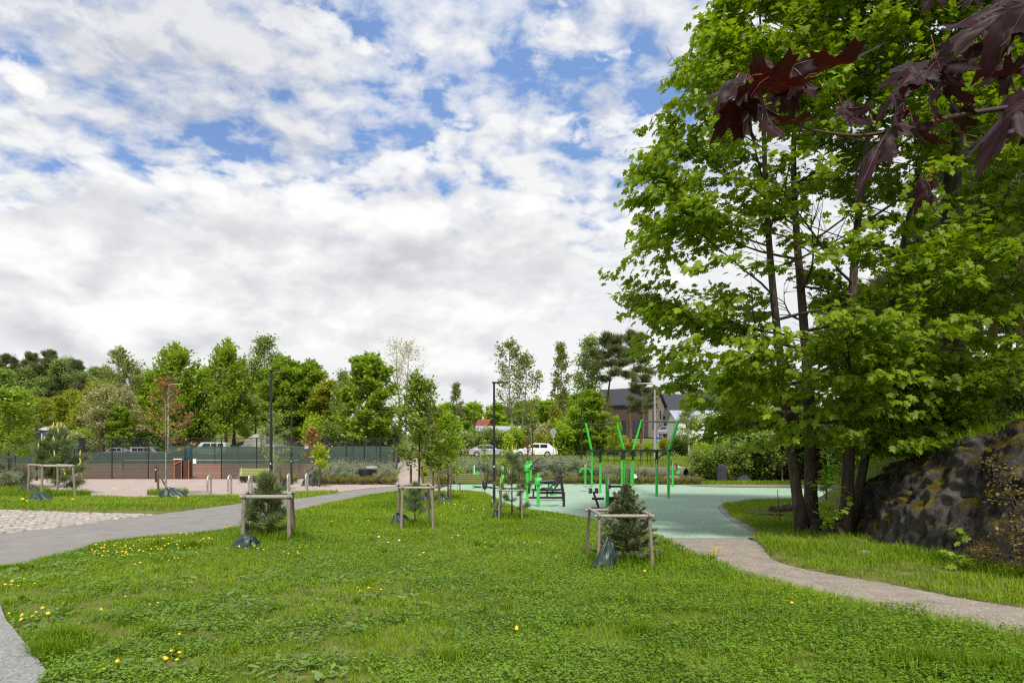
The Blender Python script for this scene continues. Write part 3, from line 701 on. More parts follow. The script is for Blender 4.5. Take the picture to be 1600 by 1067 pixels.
def grow(seed, Ht, r0, c0, prof, nl, rise=(.1, 1.0), nsub=6, subl=.5, bend=.5, stems=None, wob=.035, tn=10, subbend=.2, twig=True, limb_r=.32, top=.98, azf=2.399):
    """wood of one tree: MB of tapered tubes, and anchors (position, outward direction) where leaves sit.
    prof = [(fraction of crown height, reach in m)...]; rise = limb slope at crown bottom and top"""
    rnd = random.Random(seed); mb = MB(); an = []
    px_, pr_ = [p[0] for p in prof], [p[1] for p in prof]
    for (sx, sy, lx, ly, hs, rs) in (stems or [(0, 0, 0, 0, 1, 1)]):
        h = Ht * hs; pts = []; ph1, ph2 = rnd.uniform(0, 6), rnd.uniform(0, 6)
        for i in range(tn + 1):
            t = i / tn
            pts.append(Vector((sx + lx * t ** .8 + wob * h * math.sin(t * 5 + ph1) * t * .5, sy + ly * t ** .8 + wob * h * math.sin(t * 4.3 + ph2) * t * .5, h * top * t)))
        rad = [r0 * rs * ((1 - t / tn) ** .85 * .93 + .07) * (1 + .45 * math.exp(-t * 2.2)) / 1.12 for t in range(tn + 1)]
        mb.tube(pts, rad, 9)
        def tp(t):
            q = min(t, .999) * tn; i = int(q); return pts[i].lerp(pts[i + 1], q - i), rad[i] + (rad[i + 1] - rad[i]) * (q - i)
        for k in range(nl):
            t = (k + rnd.uniform(.1, .9)) / nl
            L = float(np.interp(t, px_, pr_)) * rnd.uniform(.78, 1.15)
            p, rr = tp(c0 + (1 - c0) * t * .97)
            az = k * azf + rnd.uniform(-.55, .55); el = rise[0] + (rise[1] - rise[0]) * t + rnd.gauss(0, .12)
            d = Vector((math.cos(az) * math.cos(el), math.sin(az) * math.cos(el), math.sin(el)))
            lp = bez(p, d, L, 6, rnd, (0, 0, bend), .07)
            lr = max(.008, rr * limb_r * rnd.uniform(.8, 1.2))
            mb.tube(lp, [lr * (1 - .85 * i / 6) for i in range(7)], 6, cap=False)
            for j in range(nsub):
                s_ = .22 + .78 * (j + rnd.random()) / nsub; q = s_ * 6 * .999; i = int(q); sp = lp[i].lerp(lp[i + 1], q - i)
                dd = (lp[i + 1] - lp[i]).normalized(); side = Vector((-dd.y, dd.x, 0)); side = side.normalized() if side.length > .01 else Vector((1, 0, 0))
                d2 = (dd * rnd.uniform(.5, 1.1) + side * rnd.choice((-1, 1)) * rnd.uniform(.4, 1.1) + Vector((0, 0, rnd.gauss(.1, .25)))).normalized()
                l2 = L * subl * (1.15 - .7 * s_) * rnd.uniform(.6, 1.2)
                tw = bez(sp, d2, l2, 3, rnd, (0, 0, subbend), .1)
                if twig: mb.tube(tw, [max(.004, lr * .38), max(.004, lr * .28), .005, .003], 4, cap=False)
                for w_ in (1, 2, 3):
                    an.append((*tw[w_], *(tw[w_] - tw[w_ - 1]).normalized()))
            an.append((*lp[-1], *(lp[-1] - lp[-2]).normalized()))
        an.append((*pts[-1], 0, 0, 1))
    return mb, np.array(an)

def crown(an, n, seed, size, T, sig=.25, flat=.6, out=.8, up=.9, tilt=.55, curl=.25, szv=.3, center=None, droop=0.0):
    r = np.random.default_rng(seed); k = r.integers(0, len(an), n)
    P_ = an[k, :3] + r.normal(0, 1, (n, 3)) * np.array((sig, sig, sig * flat))
    rad = an[k, 3:6] * out + r.normal(0, .7, (n, 3)) * np.array((1, 1, .45)); rad[:, 2] -= droop
    Nn = np.array((0, 0, up)) + r.normal(0, tilt, (n, 3))
    V, Fa = leaves(P_, rad, Nn, size * (1 + r.uniform(-szv, szv, n)), T, curl)
    clump = r.random(len(an))[k]
    return V, Fa, np.clip(.5 * clump + .5 * r.random(n), 0, 1)

def needles(an, n, seed, length, sig=.12, width=.035, spread=.75, up=.35):
    r = np.random.default_rng(seed); k = r.integers(0, len(an), n)
    P_ = an[k, :3] + r.normal(0, sig, (n, 3)) * np.array((1, 1, .6))
    D = an[k, 3:6] * .8 + r.normal(0, spread, (n, 3)); D[:, 2] += up
    T = np.array([(0, width), (1, 0), (0, -width)])
    V, Fa = leaves(P_, D, r.normal(0, 1, (n, 3)), length * (1 + r.uniform(-.3, .3, n)), T, .1, 0)
    return V, Fa, np.clip(.6 * r.random(len(an))[k] + .4 * r.random(n), 0, 1)

def plant(name, label, cat, wood, V, Fa, at_, bark, leaf, loc=(0, 0, 0), rz=0, group=None, sc=1.0, trunkname='trunk', crownname='crown'):
    t = thing(name, label, cat, loc, rz, group, sc)
    wood.build(trunkname, bark, t, smooth=True)
    np_mesh(crownname, V, Fa, leaf, t, attr=at_)
    return t

PROTO = {}
def proto(key, name, wood, cr, bark, leaf):
    t = plant(name, None, None, wood, *cr, bark, leaf); PROTO[key] = [t, tree_of(t), False]
def put(key, px, Y, label, cat='tree', top=None, base=None, wfac=1.0, rz=None, group=None, name=None, dy=0.0):
    """place one tree of a kind: foot at px on the terrain, top at pixel row `top`"""
    t, tree, used = PROTO[key]; x = X(px, Y); z = hz(x, Y) - .05 if base is None else base
    hgt = (Z(top, Y) - z) / PH[key] if top is not None else 1.0
    rz = rz if rz is not None else (px * 1.7 + Y) % 6.283
    sc = (hgt * wfac, hgt * wfac, hgt)
    if not used:
        PROTO[key][2] = True; t.location = (x, Y, z); t.rotation_euler = (0, 0, rz); t.scale = sc; tag(t, label, cat, group); r = t
    else: r = copy_thing(t, (x, Y, z), rz, sc, label, group, tree)
    r['category'] = cat
    if group is None and 'group' in r: del r['group']
    return r
PH = {}
def P_(key, name, H_, wood_an, cr, bark, leaf):
    PH[key] = H_; proto(key, name, wood_an[0], cr(wood_an[1]), bark, leaf)

# ---- kinds of background tree (each built once, then copied)
w_ = grow(21, 10, .20, .16, [(0, 2.4), (.3, 3.1), (.65, 2.6), (1, 1.0)], 26, (.05, 1.1), 6, .45)
P_('broad', 'broadleaf_tree', 10, w_, lambda a: crown(a, 11000, 1, .30, T_DIAMOND, .34, .6), BARKM, L_BRIGHT)
w_ = grow(22, 10, .20, .14, [(0, 2.2), (.35, 3.2), (.7, 2.9), (1, 1.2)], 30, (.0, 1.0), 6, .45)
P_('maple', 'maple_tree', 10, w_, lambda a: crown(a, 12000, 2, .34, T_MAPLE_S, .32, .45), BARKM, L_MID)
w_ = grow(23, 10, .17, .18, [(0, 1.5), (.35, 2.0), (.7, 1.5), (1, .5)], 24, (.5, 1.2), 6, .5, bend=.2)
P_('olive', 'spring_tree', 10, w_, lambda a: crown(a, 8000, 3, .25, T_DIAMOND, .30, .8), BARKM, L_OLIVE)
w_ = grow(24, 12, .15, .22, [(0, 1.3), (.3, 2.1), (.65, 1.6), (1, .5)], 24, (.5, 1.2), 7, .5, bend=-.3, subbend=-.9)
P_('birch', 'birch_tree', 12, w_, lambda a: crown(a, 7500, 4, .20, T_DIAMOND, .26, 1.1, droop=.7), BARKW, L_BIRCH)
w_ = grow(25, 12, .16, .30, [(0, 1.7), (.4, 2.6), (.75, 2.0), (1, .6)], 22, (.55, 1.25), 6, .5, bend=.35, stems=[(0, 0, -.7, .2, 1, 1), (.25, 0, 1.0, -.3, .86, .8)])
P_('aspen', 'aspen_tree', 12, w_, lambda a: crown(a, 3600, 5, .27, T_DIAMOND, .22, 1.0, tilt=1.0), BARKA, L_ASPEN)
w_ = grow(26, 12, .13, .25, [(0, .9), (.4, 1.35), (.75, 1.1), (1, .3)], 20, (.6, 1.2), 6, .5, bend=.35)
P_('slimaspen', 'aspen_tree', 12, w_, lambda a: crown(a, 2600, 6, .27, T_DIAMOND, .2, 1.0, tilt=1.0), BARKA, L_ASPEN)
w_ = grow(27, 14, .20, .52, [(0, 1.9), (.35, 2.5), (.75, 1.9), (1, .9)], 20, (-.05, .9), 7, .42, bend=.35, wob=.02)
P_('pine', 'pine_tree', 14, w_, lambda a: needles(a, 15000, 7, .38, .22, .075), BARKP, L_PINE)
w_ = grow(28, 14, .20, .66, [(0, 2.2), (.4, 2.3), (.8, 1.7), (1, 1.0)], 15, (-.1, .8), 7, .45, bend=.3, wob=.05)
P_('tallpine', 'pine_tree', 14, w_, lambda a: needles(a, 15000, 8, .38, .24, .075), BARKP, L_PINE)
w_ = grow(29, 13, .17, .08, [(0, 2.0), (.5, 1.2), (1, .12)], 46, (-.35, .1), 6, .4, bend=-.1, wob=.005)
P_('spruce', 'spruce_tree', 13, w_, lambda a: needles(a, 14000, 9, .32, .15, .08, .6, -.2), BARKM, L_PINE)
w_ = grow(30, 7, .16, .06, [(0, 2.0), (.35, 2.9), (.7, 2.5), (1, 1.2)], 30, (.1, 1.1), 6, .45)
P_('catkin', 'willow_tree', 7, w_, lambda a: crown(a, 14000, 10, .19, T_DIAMOND, .30, .8), BARKM, L_CATKIN)
w_ = grow(31, 9, .12, .10, [(0, 2.2), (.4, 2.9), (.8, 2.3), (1, 1.2)], 26, (.5, 1.25), 6, .5, bend=.5, subbend=.9, stems=[(0, 0, -.6, 0, 1, 1), (.2, .1, .8, .3, .92, .9)])
P_('spiky', 'sallow_tree', 9, w_, lambda a: crown(a, 8500, 11, .28, T_DIAMOND, .2, 1.2, out=1.2), BARKM, L_SALLOW)
w_ = grow(32, 11, .15, .35, [(0, 1.6), (.4, 2.6), (.8, 2.3), (1, 1.0)], 24, (.45, 1.2), 7, .5, bend=.25, stems=[(-.2, 0, -.5, 0, 1, 1), (.3, 0, .9, .2, .96, .9)])
P_('budding', 'poplar_tree', 11, w_, lambda a: crown(a, 3000, 12, .21, T_LANCE, .2, 1.2, out=1.2), BARKA, L_CATKIN)
w_ = grow(33, 9, .09, .35, [(0, .9), (.5, .7), (1, .3)], 12, (.2, .9), 4, .5, bend=-.2)
P_('bare', 'dead_tree', 9, w_, lambda a: crown(a, 60, 13, .15, T_LANCE, .2), BARKA, L_CATKIN)
# thickets: many-stemmed bushes
def bush(seed, H_, R_, ns, n, size, T, leafm, key, name, sig=.18, bark=BARKM, rise=(.6, 1.3), flat=.9, up=.7):
    rnd = random.Random(seed)
    st = [(rnd.uniform(-.3, .3) * R_, rnd.uniform(-.3, .3) * R_, rnd.uniform(-.75, .75) * R_, rnd.uniform(-.75, .75) * R_, rnd.uniform(.65, 1), rnd.uniform(.6, 1)) for _ in range(ns)]
    w_ = grow(seed, H_, .02 * H_, .08, [(0, .45 * R_), (.5, .5 * R_), (1, .2 * R_)], 7, rise, 4, .5, .3, st, tn=6, wob=.05)
    P_(key, name, H_, w_, lambda a: crown(a, n, seed, size, T, sig, flat, up=up), bark, leafm)
bush(41, 3.2, 1.5, 7, 6500, .17, T_DIAMOND, L_BIRCH, 'thicket', 'alder_bush', .2)
bush(42, 1.3, .85, 12, 6500, .085, T_LANCE, L_SILVER, 'silver', 'silver_willow', .10)
bush(43, 3.0, 1.3, 7, 6000, .16, T_DIAMOND, L_BRIGHT, 'greenbush', 'green_bush', .2)
bush(44, 3.0, 1.6, 7, 6000, .17, T_DIAMOND, L_FLOWER, 'flowerbush', 'flowering_bush', .2)
bush(45, 1.0, .7, 8, 2200, .07, T_DIAMOND, L_YELLOW, 'yellowbush', 'yellow_bush', .09)
bush(46, .42, .5, 8, 1500, .05, T_DIAMOND, L_HEATH, 'heath', 'heath_shrub', .08)
bush(47, 3.2, 1.4, 7, 5200, .16, T_DIAMOND, L_OLIVE, 'olivebush', 'willow_bush', .2)
# ================================================================ big maple clump
mx, my = 7.55, 16.3
stems = [(-.45, .25, -1.15, .5, 1.0, .95), (-.05, .75, .15, .9, 1.0, 1.15), (.35, -.15, .55, -.3, .98, 1.05), (.52, .1, 2.6, .5, .95, .8)]
w_, a_ = grow(61, 14.6, .155, .17, [(0, 3.1), (.15, 3.7), (.35, 4.0), (.6, 3.7), (.85, 2.7), (1, 1.3)], 24, (-.05, .9), 9, .42, bend=.25, stems=stems, wob=.042, tn=14, limb_r=.36)
big = thing('maple_tree', 'big multi stemmed green maple beside the mossy rock', 'tree', (mx, my, 0))
# the low limb reaching left, root flare
rnd = random.Random(5)
lp = [Vector((-.55, .25, 2.75)), Vector((-.85, .1, 2.98)), Vector((-1.25, -.1, 2.95)), Vector((-1.7, -.3, 2.72)), Vector((-2.4, -.5, 2.66))]
w_.tube(lp, [.085, .07, .055, .045, .025], 7)
for az in (2.6, 3.5, 4.3, 5.0, .2, 1.2):
    w_.tube([(.05 + .2 * math.cos(az), .1 + .2 * math.sin(az), .35), (.05 + .55 * math.cos(az), .1 + .5 * math.sin(az), .08), (.05 + 1.0 * math.cos(az), .1 + .9 * math.sin(az), -.06)], [.13, .085, .03], 7)
w_.build('trunk', BARKD, big, smooth=True)
r = np.random.default_rng(8)
# leaves only where the crown is full: the inside stays open round the stems
keep = np.ones(len(a_), bool)
hgt = a_[:, 2]; rad_ = np.hypot(a_[:, 0] - .2, a_[:, 1])
keep &= hgt > 2.35
keep &= ~((rad_ < 1.5) & (hgt > 3.6) & (hgt < 10) & (r.random(len(a_)) < .7))
keep &= ~((a_[:, 0] > -1.9) & (a_[:, 0] < .9) & (hgt > 4.6) & (hgt < 8.4) & (r.random(len(a_)) < .5))
aa = a_[keep]
extra = []
for i in range(260):                                       # full low skirt of foliage right of the stems, and sprays at the left
    th = r.uniform(-2.6, .9); q = r.uniform(1.0, 3.2)
    extra.append((.6 + q * math.cos(th), q * .75 * math.sin(th), r.uniform(2.3, 4.6) - .10 * q, math.cos(th), math.sin(th), -.15))
for i in range(150):
    extra.append((r.uniform(1.2, 4.8), r.uniform(-2.2, 1.5), r.uniform(3.0, 9.0), r.normal(), r.normal(), -.1))
for i in range(110):
    extra.append((-1.4 - r.random() * 2.6, r.uniform(-1.8, .8), 2.7 + r.random() * 1.5, -1, r.normal() * .5, -.1))
def outl(z):                                               # how far the crown reaches to the left at each height
    return np.interp(z, [2.6, 3.2, 4.0, 5.0, 6.0, 6.6, 7.4, 9, 11, 13, 15], [2.2, 3.4, 4.3, 4.9, 5.1, 5.2, 4.6, 4.7, 4.3, 3.2, 1.6])
sp_ = 0
while sp_ < 620:                                           # sprays that close the outer shell of the crown
    z_ = r.uniform(3.0, 14.5); th = r.uniform(0, 2 * PI); q = outl(z_) * r.uniform(.72, 1.0)
    if fbm(np.array([th * 2.2]), np.array([z_ * .9]), 4.0, 3)[0] < .40: continue
    if 4.6 < z_ < 10.5 and abs(math.cos(th)) < .75 and r.random() < .8: continue
    if math.cos(th) > .3 and r.random() < .5: continue
    extra.append((q * math.cos(th) - .1, q * .85 * math.sin(th) + .2, z_, math.cos(th), math.sin(th), -.15)); sp_ += 1
aa = np.concatenate([aa, np.array(extra)])
sk = np.stack([r.uniform(.75, 2.5, 150), r.uniform(-1.7, .6, 150), r.uniform(2.05, 3.6, 150), r.normal(.4, .6, 150), r.normal(-.3, .6, 150), np.full(150, -.2)], 1)   # boughs hanging low right of the stems
aa = np.concatenate([aa, sk])
aa = aa[aa[:, 2] > np.interp(aa[:, 0], [1.2, 2.2, 2.9, 3.4, 4.4], [2.0, 2.15, 3.0, 3.6, 4.0])]
aa = aa[fbm(aa[:, 0] * .95 + 2, aa[:, 1] * .95, aa[:, 2] * 1.25, 3) > np.where(aa[:, 0] > .7, .345, np.where(aa[:, 0] < -1.4, .385, .415))]
aa = aa[-aa[:, 0] < np.interp(aa[:, 2], [2.3, 2.8, 3.3, 3.8, 4.3, 5, 6.5, 8, 10, 12, 14, 15], [2.2, 2.7, 3.0, 3.5, 4.1, 4.4, 4.9, 4.6, 4.2, 3.0, 1.8, 1.0]) * (.93 + .12 * r.random(len(aa)))]
V, Fa, at_ = crown(aa, 64000, 62, .142, T_MAPLE, .17, .34, out=1.0, up=1.0, tilt=.42, curl=.38, droop=.35)
np_mesh('crown', V, Fa, L_MAPLE, big, attr=at_)
def sucker(label, loc, h, n, seed, leaf=L_BRIGHT, size=.12, spread=.22):
    rnd = random.Random(seed); t = thing('maple_seedling', label, 'plant', loc); mb = MB(); an = []
    for k in range(3):
        tip = Vector((rnd.uniform(-1, 1) * spread, rnd.uniform(-1, 1) * spread, h * rnd.uniform(.6, 1)))
        pts = [Vector((0, 0, 0)), tip * .5 + Vector((rnd.gauss(0, .03), 0, 0)), tip]; mb.tube(pts, [.009, .007, .004], 5)
        for q in range(8): s_ = rnd.uniform(.35, 1); p = tip * s_; an.append((p.x, p.y, p.z, rnd.gauss(0, 1), rnd.gauss(0, 1), .1))
    mb.build('stem', BARKM, t, smooth=True); V, Fa, at_ = crown(np.array(an), n, seed, size, T_MAPLE, .10 if n > 30 else .05, .8, up=1.0, tilt=.45); np_mesh('foliage', V, Fa, leaf, t, attr=at_)
sucker('light green maple shoots sprouting at the foot of the big maple stems', (mx - .25, my - .75, 0), 1.1, 75, 3, L_BRIGHT, .14, .3)
sucker('pale maple shoots between the big maple stems at hip height', (mx - .12, my - .25, .9), .85, 45, 4, L_BRIGHT, .14, .28)
sucker('small maple seedling growing from a crack low on the rock face', (7.75, 11.7, .35), .45, 14, 6, L_MID, .11, .12)
sucker('maple seedling rooted in the grass at the foot of the rock', (7.55, 11.3, .02), .38, 24, 7, L_MID, .12, .2)
# brown leaved bushes hanging on the rock's near end
for i, (x, y, z, s_, lab) in enumerate([(8.15, 10.6, .15, 1.0, 'brown leaved scrub at the bottom right corner of the rock'), (8.45, 10.9, 1.0, .9, 'yellowish scrub hanging halfway up the near end of the rock'), (7.95, 11.4, .0, .55, 'low reddish brown scrub at the foot of the rock by the grass'), (8.7, 10.2, .5, 1.0, 'brown green scrub at the frame edge on the near end of the rock')]):
    rnd = random.Random(70 + i); st = [(rnd.uniform(-.3, .3), rnd.uniform(-.3, .3), rnd.uniform(-.5, .3), rnd.uniform(-.6, .3), rnd.uniform(.6, 1), 1) for _ in range(6)]
    w2, a2 = grow(70 + i, 1.0, .012, .1, [(0, .4), (1, .2)], 7, (0, .9), 4, .5, -.3, st, tn=5, wob=.06)
    plant('scrub_bush', lab, 'bush', w2, *crown(a2, 900, 70 + i, .06, T_DIAMOND, .09, .8), BARKM, L_BROWNSH, (x, y, z), 0, None, s_)

# ================================================================ dark red maple reaching in from the right
RM = thing('red_maple', 'dark red maple branch reaching in over the top right corner', 'tree', (3.6, 1.5, 0))
def rl(px, py, Y): return Vector(at(px, py, Y)) - Vector((3.6, 1.5, 0))
mb = MB(); mb.tube([(0, 0, 0), (.05, .02, 1.2), (-.02, .05, 2.4), (.1, .0, 4.2), (.0, .1, 6.0)], [.17, .14, .12, .09, .03], 12); mb.build('trunk', BARKD, RM, smooth=True)
tw1 = [Vector((0, .05, 2.15)), Vector((-1.0, .0, 2.55)), rl(1700, 150, 1.42), rl(1600, 165, 1.40), rl(1500, 180, 1.38), rl(1420, 200, 1.36), rl(1340, 212, 1.35), rl(1265, 203, 1.34)]
tw2 = [Vector((0, .05, 2.5)), Vector((-1.2, .0, 2.85)), rl(1640, -20, 1.45), rl(1592, 40, 1.43), rl(1573, 100, 1.42), rl(1588, 145, 1.41)]
tw3 = [rl(1265, 203, 1.34), rl(1225, 186, 1.33), rl(1195, 168, 1.32)]
tw4 = [rl(1500, 180, 1.38), rl(1478, 150, 1.37), rl(1440, 118, 1.36)]
mb = MB()
def smooth_tube(pts, r0, r1, n=7):
    q = [Vector(p) for p in catmull([tuple(p) for p in pts], 5, False)]; mb.tube(q, [r0 + (r1 - r0) * i / (len(q) - 1) for i in range(len(q))], n)
smooth_tube(tw1, .0085, .0022); smooth_tube(tw2, .008, .002); smooth_tube(tw3, .0026, .0016); smooth_tube(tw4, .0026, .0014)
br = mb.build('branch', M('red_twig', (.055, .027, .02), .6, 0, .3, 30), RM, smooth=True)
_hl = [(0, 0), (-.07, .10), (-.16, .26), (-.10, .30), (-.13, .44), (0, .40), (.06, .50), (.13, .44), (.17, .34), (.27, .27), (.33, .40), (.44, .50), (.50, .66), (.57, .53), (.70, .55), (.64, .42), (.60, .27), (.62, .16), (.76, .22), (.88, .20), (.84, .11), (.95, .08), (1.10, 0)]
OUT = np.array(_hl + [(x, -y) for x, y in _hl[-2:0:-1]])
VEINTIPS = [(1.06, 0), (.57, .60), (.57, -.60), (-.10, .40), (-.10, -.40)]
def red_leaf(base, tip, wid, roll, seed, curl=.5, fold=.25):
    """one lobed leaf from stalk end to tip: curled, creased along its veins, lobes drooping unevenly"""
    rnd = random.Random(seed); D = tip - base; L = D.length; D = D.normalized()
    view = (base + Vector((3.6, 1.5, 0)) - Vector((0, 0, CH))).normalized()
    Nn = (-view - D * (-view).dot(D)).normalized(); Nn = Matrix.Rotation(roll, 3, D) @ Nn; Sd = Nn.cross(D)
    ph, ph2 = rnd.uniform(0, 6), rnd.uniform(0, 6); tw = rnd.uniform(-.5, .5); la, lb = rnd.uniform(.08, .5), rnd.uniform(.08, .5)
    va = [math.atan2(y, x + .06) for x, y in VEINTIPS]
    def at_leaf(x, y, lift=0.0):
        rr_ = math.hypot(x, y); an = math.atan2(y, x + .06)
        dv_ = min(abs(an - q) for q in va); crease = .11 * min(dv_, .30) * min(1, rr_ * 1.6)
        z = -curl * (x - .1) * abs(x - .1) * .8 - (la if y > 0 else lb) * (abs(y) * .45 + 1.1 * y * y) + crease
        z += .05 * math.sin(6 * x + ph) * math.sin(7 * y + ph2) + .025 * math.sin(15 * x + ph2) * math.cos(13 * y + ph) + tw * x * y
        return base + (D * x * L + Sd * y * L * wid + Nn * (z + lift) * L)
    cen = np.array((.25, 0)); rings = [.14, .28, .42, .56, .70, .82, .92, 1.0]; n = len(OUT); vs = []
    for q in rings:
        for o_ in OUT: p = cen + (o_ - cen) * q; vs.append(at_leaf(*p))
    vs.append(at_leaf(*cen)); R_ = len(rings); c_ = R_ * n
    fs = [(r_ * n + k, r_ * n + (k + 1) % n, (r_ + 1) * n + (k + 1) % n, (r_ + 1) * n + k) for r_ in range(R_ - 1) for k in range(n)] + [(c_, (k + 1) % n, k) for k in range(n)]
    mb = MB(); mb.add(vs, fs); o = mb.build('leaf', L_RED, RM, smooth=True)
    s_ = MB(); s_.tube([base - D * L * .02, base - D * L * .22 + Vector((0, 0, .012)), base - D * L * .42 + Vector((0, 0, .01))], [.0011, .0009, .0011], 5); s_.build('stalk', M_STALK, o)
    s_ = MB()
    for x, y in VEINTIPS:
        s_.tube([at_leaf(x * t, y * t, .004) for t in (0, .2, .4, .6, .8, .95)], [.0009, .0008, .0007, .0006, .0004, .0002], 4)
        for t in (.35, .6):
            for sg in (-1, 1): a = math.atan2(y, x) + sg * .65; q = .16 * (1.1 - t); s_.tube([at_leaf(x * t + math.cos(a) * q * e, y * t + math.sin(a) * q * e, .003) for e in (0, .5, 1)], [.0005, .0004, .0002], 3)
    s_.build('veins', M_VEIN, o)
M_VEIN = M('leaf_vein', (.065, .03, .032), .5, 0, .2, 30)
M_STALK = M('red_leaf_stalk', (.20, .02, .02), .5, 0, .2, 30)
RL = [  # base px, tip px, depth, width factor, roll, curl
    ((1163, 130), (1098, 142), 1.30, 1.25, .95, .5), ((1178, 128), (1262, 145), 1.33, 1.0, .85, .5), ((1172, 152), (1104, 206), 1.31, .9, 2.6, .6), ((1196, 164), (1178, 228), 1.32, .75, 2.4, .6), ((1176, 160), (1142, 210), 1.34, .8, 2.2, .5),
    ((1238, 104), (1230, 178), 1.35, .95, .35, .5), ((1252, 130), (1196, 146), 1.33, .8, 1.0, .4), ((1272, 108), (1376, 92), 1.36, .62, 1.05, .3), ((1268, 112), (1262, 76), 1.36, .5, .8, .7), ((1218, 192), (1278, 198), 1.33, .7, 1.1, .5), ((1205, 120), (1212, 84), 1.33, .6, .6, .6),
    ((1318, 168), (1352, 206), 1.36, .7, 2.5, .6), ((1408, 140), (1366, 172), 1.35, .6, 1.0, .6), ((1412, 158), (1374, 200), 1.35, .75, 2.2, .7), ((1392, 205), (1330, 272), 1.34, .6, 1.0, .5), ((1442, 128), (1402, 78), 1.36, .85, .6, .6),
    ((1448, 112), (1395, 132), 1.36, .8, 1.1, .4), ((1470, 122), (1536, 106), 1.37, .75, 1.0, .4), ((1462, 90), (1478, 150), 1.37, .8, .7, .6), ((1492, 128), (1500, 190), 1.37, .7, 1.2, .7), ((1500, 170), (1498, 218), 1.38, .8, .3, .5),
    ((1608, 0), (1475, 58), 1.40, .55, .75, .35), ((1602, 30), (1490, 84), 1.41, .5, 1.1, .4), ((1640, 60), (1590, 112), 1.41, .8, .7, .5), ((1596, 96), (1530, 122), 1.40, .8, 1.0, .4), ((1608, 150), (1526, 236), 1.36, .75, .7, .45), ((1640, 190), (1570, 200), 1.38, .8, .9, .5),
    ((1450, 284), (1424, 326), 1.36, .9, .5, .6), ((1427, 193), (1448, 228), 1.35, .55, .9, .7), ((1470, -30), (1440, 10), 1.42, .9, .6, .4), ((1536, -20), (1504, 8), 1.42, .8, .6, .4), ((1560, 122), (1606, 96), 1.41, .8, .9, .5), ((1455, 150), (1440, 186), 1.36, .7, 1.8, .6)]
for i, (b_, t_, Y, wd, ro, cu) in enumerate(RL):
    dz = random.Random(i).uniform(-.05, .05)
    red_leaf(rl(*b_, Y), rl(*t_, Y + dz), wd, ro, 100 + i, cu)

# ================================================================ saplings, their wooden guards and watering bags
def guard(label, posts, rails, r=.045, rr=.045, ztop=1.05, group='wooden tree guards'):
    """posts/rails in world metres; posts lean slightly"""
    cx, cy = sum(p[0] for p in posts) / len(posts), sum(p[1] for p in posts) / len(posts)
    t = thing('tree_guard', label, 'tree guard', (cx, cy, 0), group=group); rnd = random.Random(int(cx * 100))
    for (x, y) in posts:
        mb = MB(); a, b = rnd.uniform(-.03, .03), rnd.uniform(-.03, .03)
        mb.tube([(x - cx + a + (x - cx) * .07, y - cy + b + (y - cy) * .07, -.1), (x - cx, y - cy, ztop - rr * .6)], [r * 1.05, r], 12); mb.build('post', WOODG, t, smooth=False)
    for (p, q, dz) in rails:
        mb = MB(); P0, P1 = Vector((p[0] - cx, p[1] - cy, ztop + dz)), Vector((q[0] - cx, q[1] - cy, ztop + dz)); d = (P1 - P0).normalized() * .08
        m_ = (P0 + P1) / 2 + Vector((0, 0, rnd.uniform(-.008, .008)))
        mb.tube([P0 - d, P0 + d, m_, P1 - d, P1 + d], [rr * .98, rr, rr * 1.02, rr, rr * .97], 12); mb.build('rail', WOODT, t)
    return t
def guard4(label, fl, fr, bl, br_, z, r=.045):
    rails = [(fl, fr, 0), (bl, br_, 0), (fl, bl, .03), (fr, br_, .03)]
    return guard(label, [fl, fr, bl, br_], rails, r, r, z)
Yf, Yb = 15.0, 16.4
zg1 = Z(776, Yf)
guard4('wooden tree guard with weathered rails round the long needled pine', (X(381, Yf), Yf), (X(451, Yf), Yf), (X(386, Yb), Yb), (X(456, Yb), Yb), zg1, .043)
Yf, Yb = 17.3, 18.9
guard4('wooden tree guard round the sparse little pine in the middle of the lawn', (X(629, Yf), Yf), (X(675, Yf), Yf), (X(624, Yb), Yb), (X(669, Yb), Yb), Z(762, Yf), .034)
Yf, Yb = 11.7, 12.9
guard4('leaning wooden tree guard round the bluish spruce', (X(936, Yf), Yf), (X(1015, Yf), Yf), (X(921, Yb), Yb), (X(992, Yb), Yb), Z(806, Yf), .029)
Yf, Yb = 19.9, 21.0
guard4('thin wooden tree guard round the small pine beside the lamp post', (X(781, Yf), Yf), (X(815, Yf), Yf), (X(783, Yb), Yb), (X(813, Yb), Yb), Z(766, Yf), .024)
Yf, Yb = 30.2, 31.8
guard4('wooden tree guard round the bushy pine at the left', (X(66, Yf), Yf), (X(114, Yf), Yf), (X(46, Yb), Yb), (X(90, Yb), Yb), Z(728, Yf), .045)

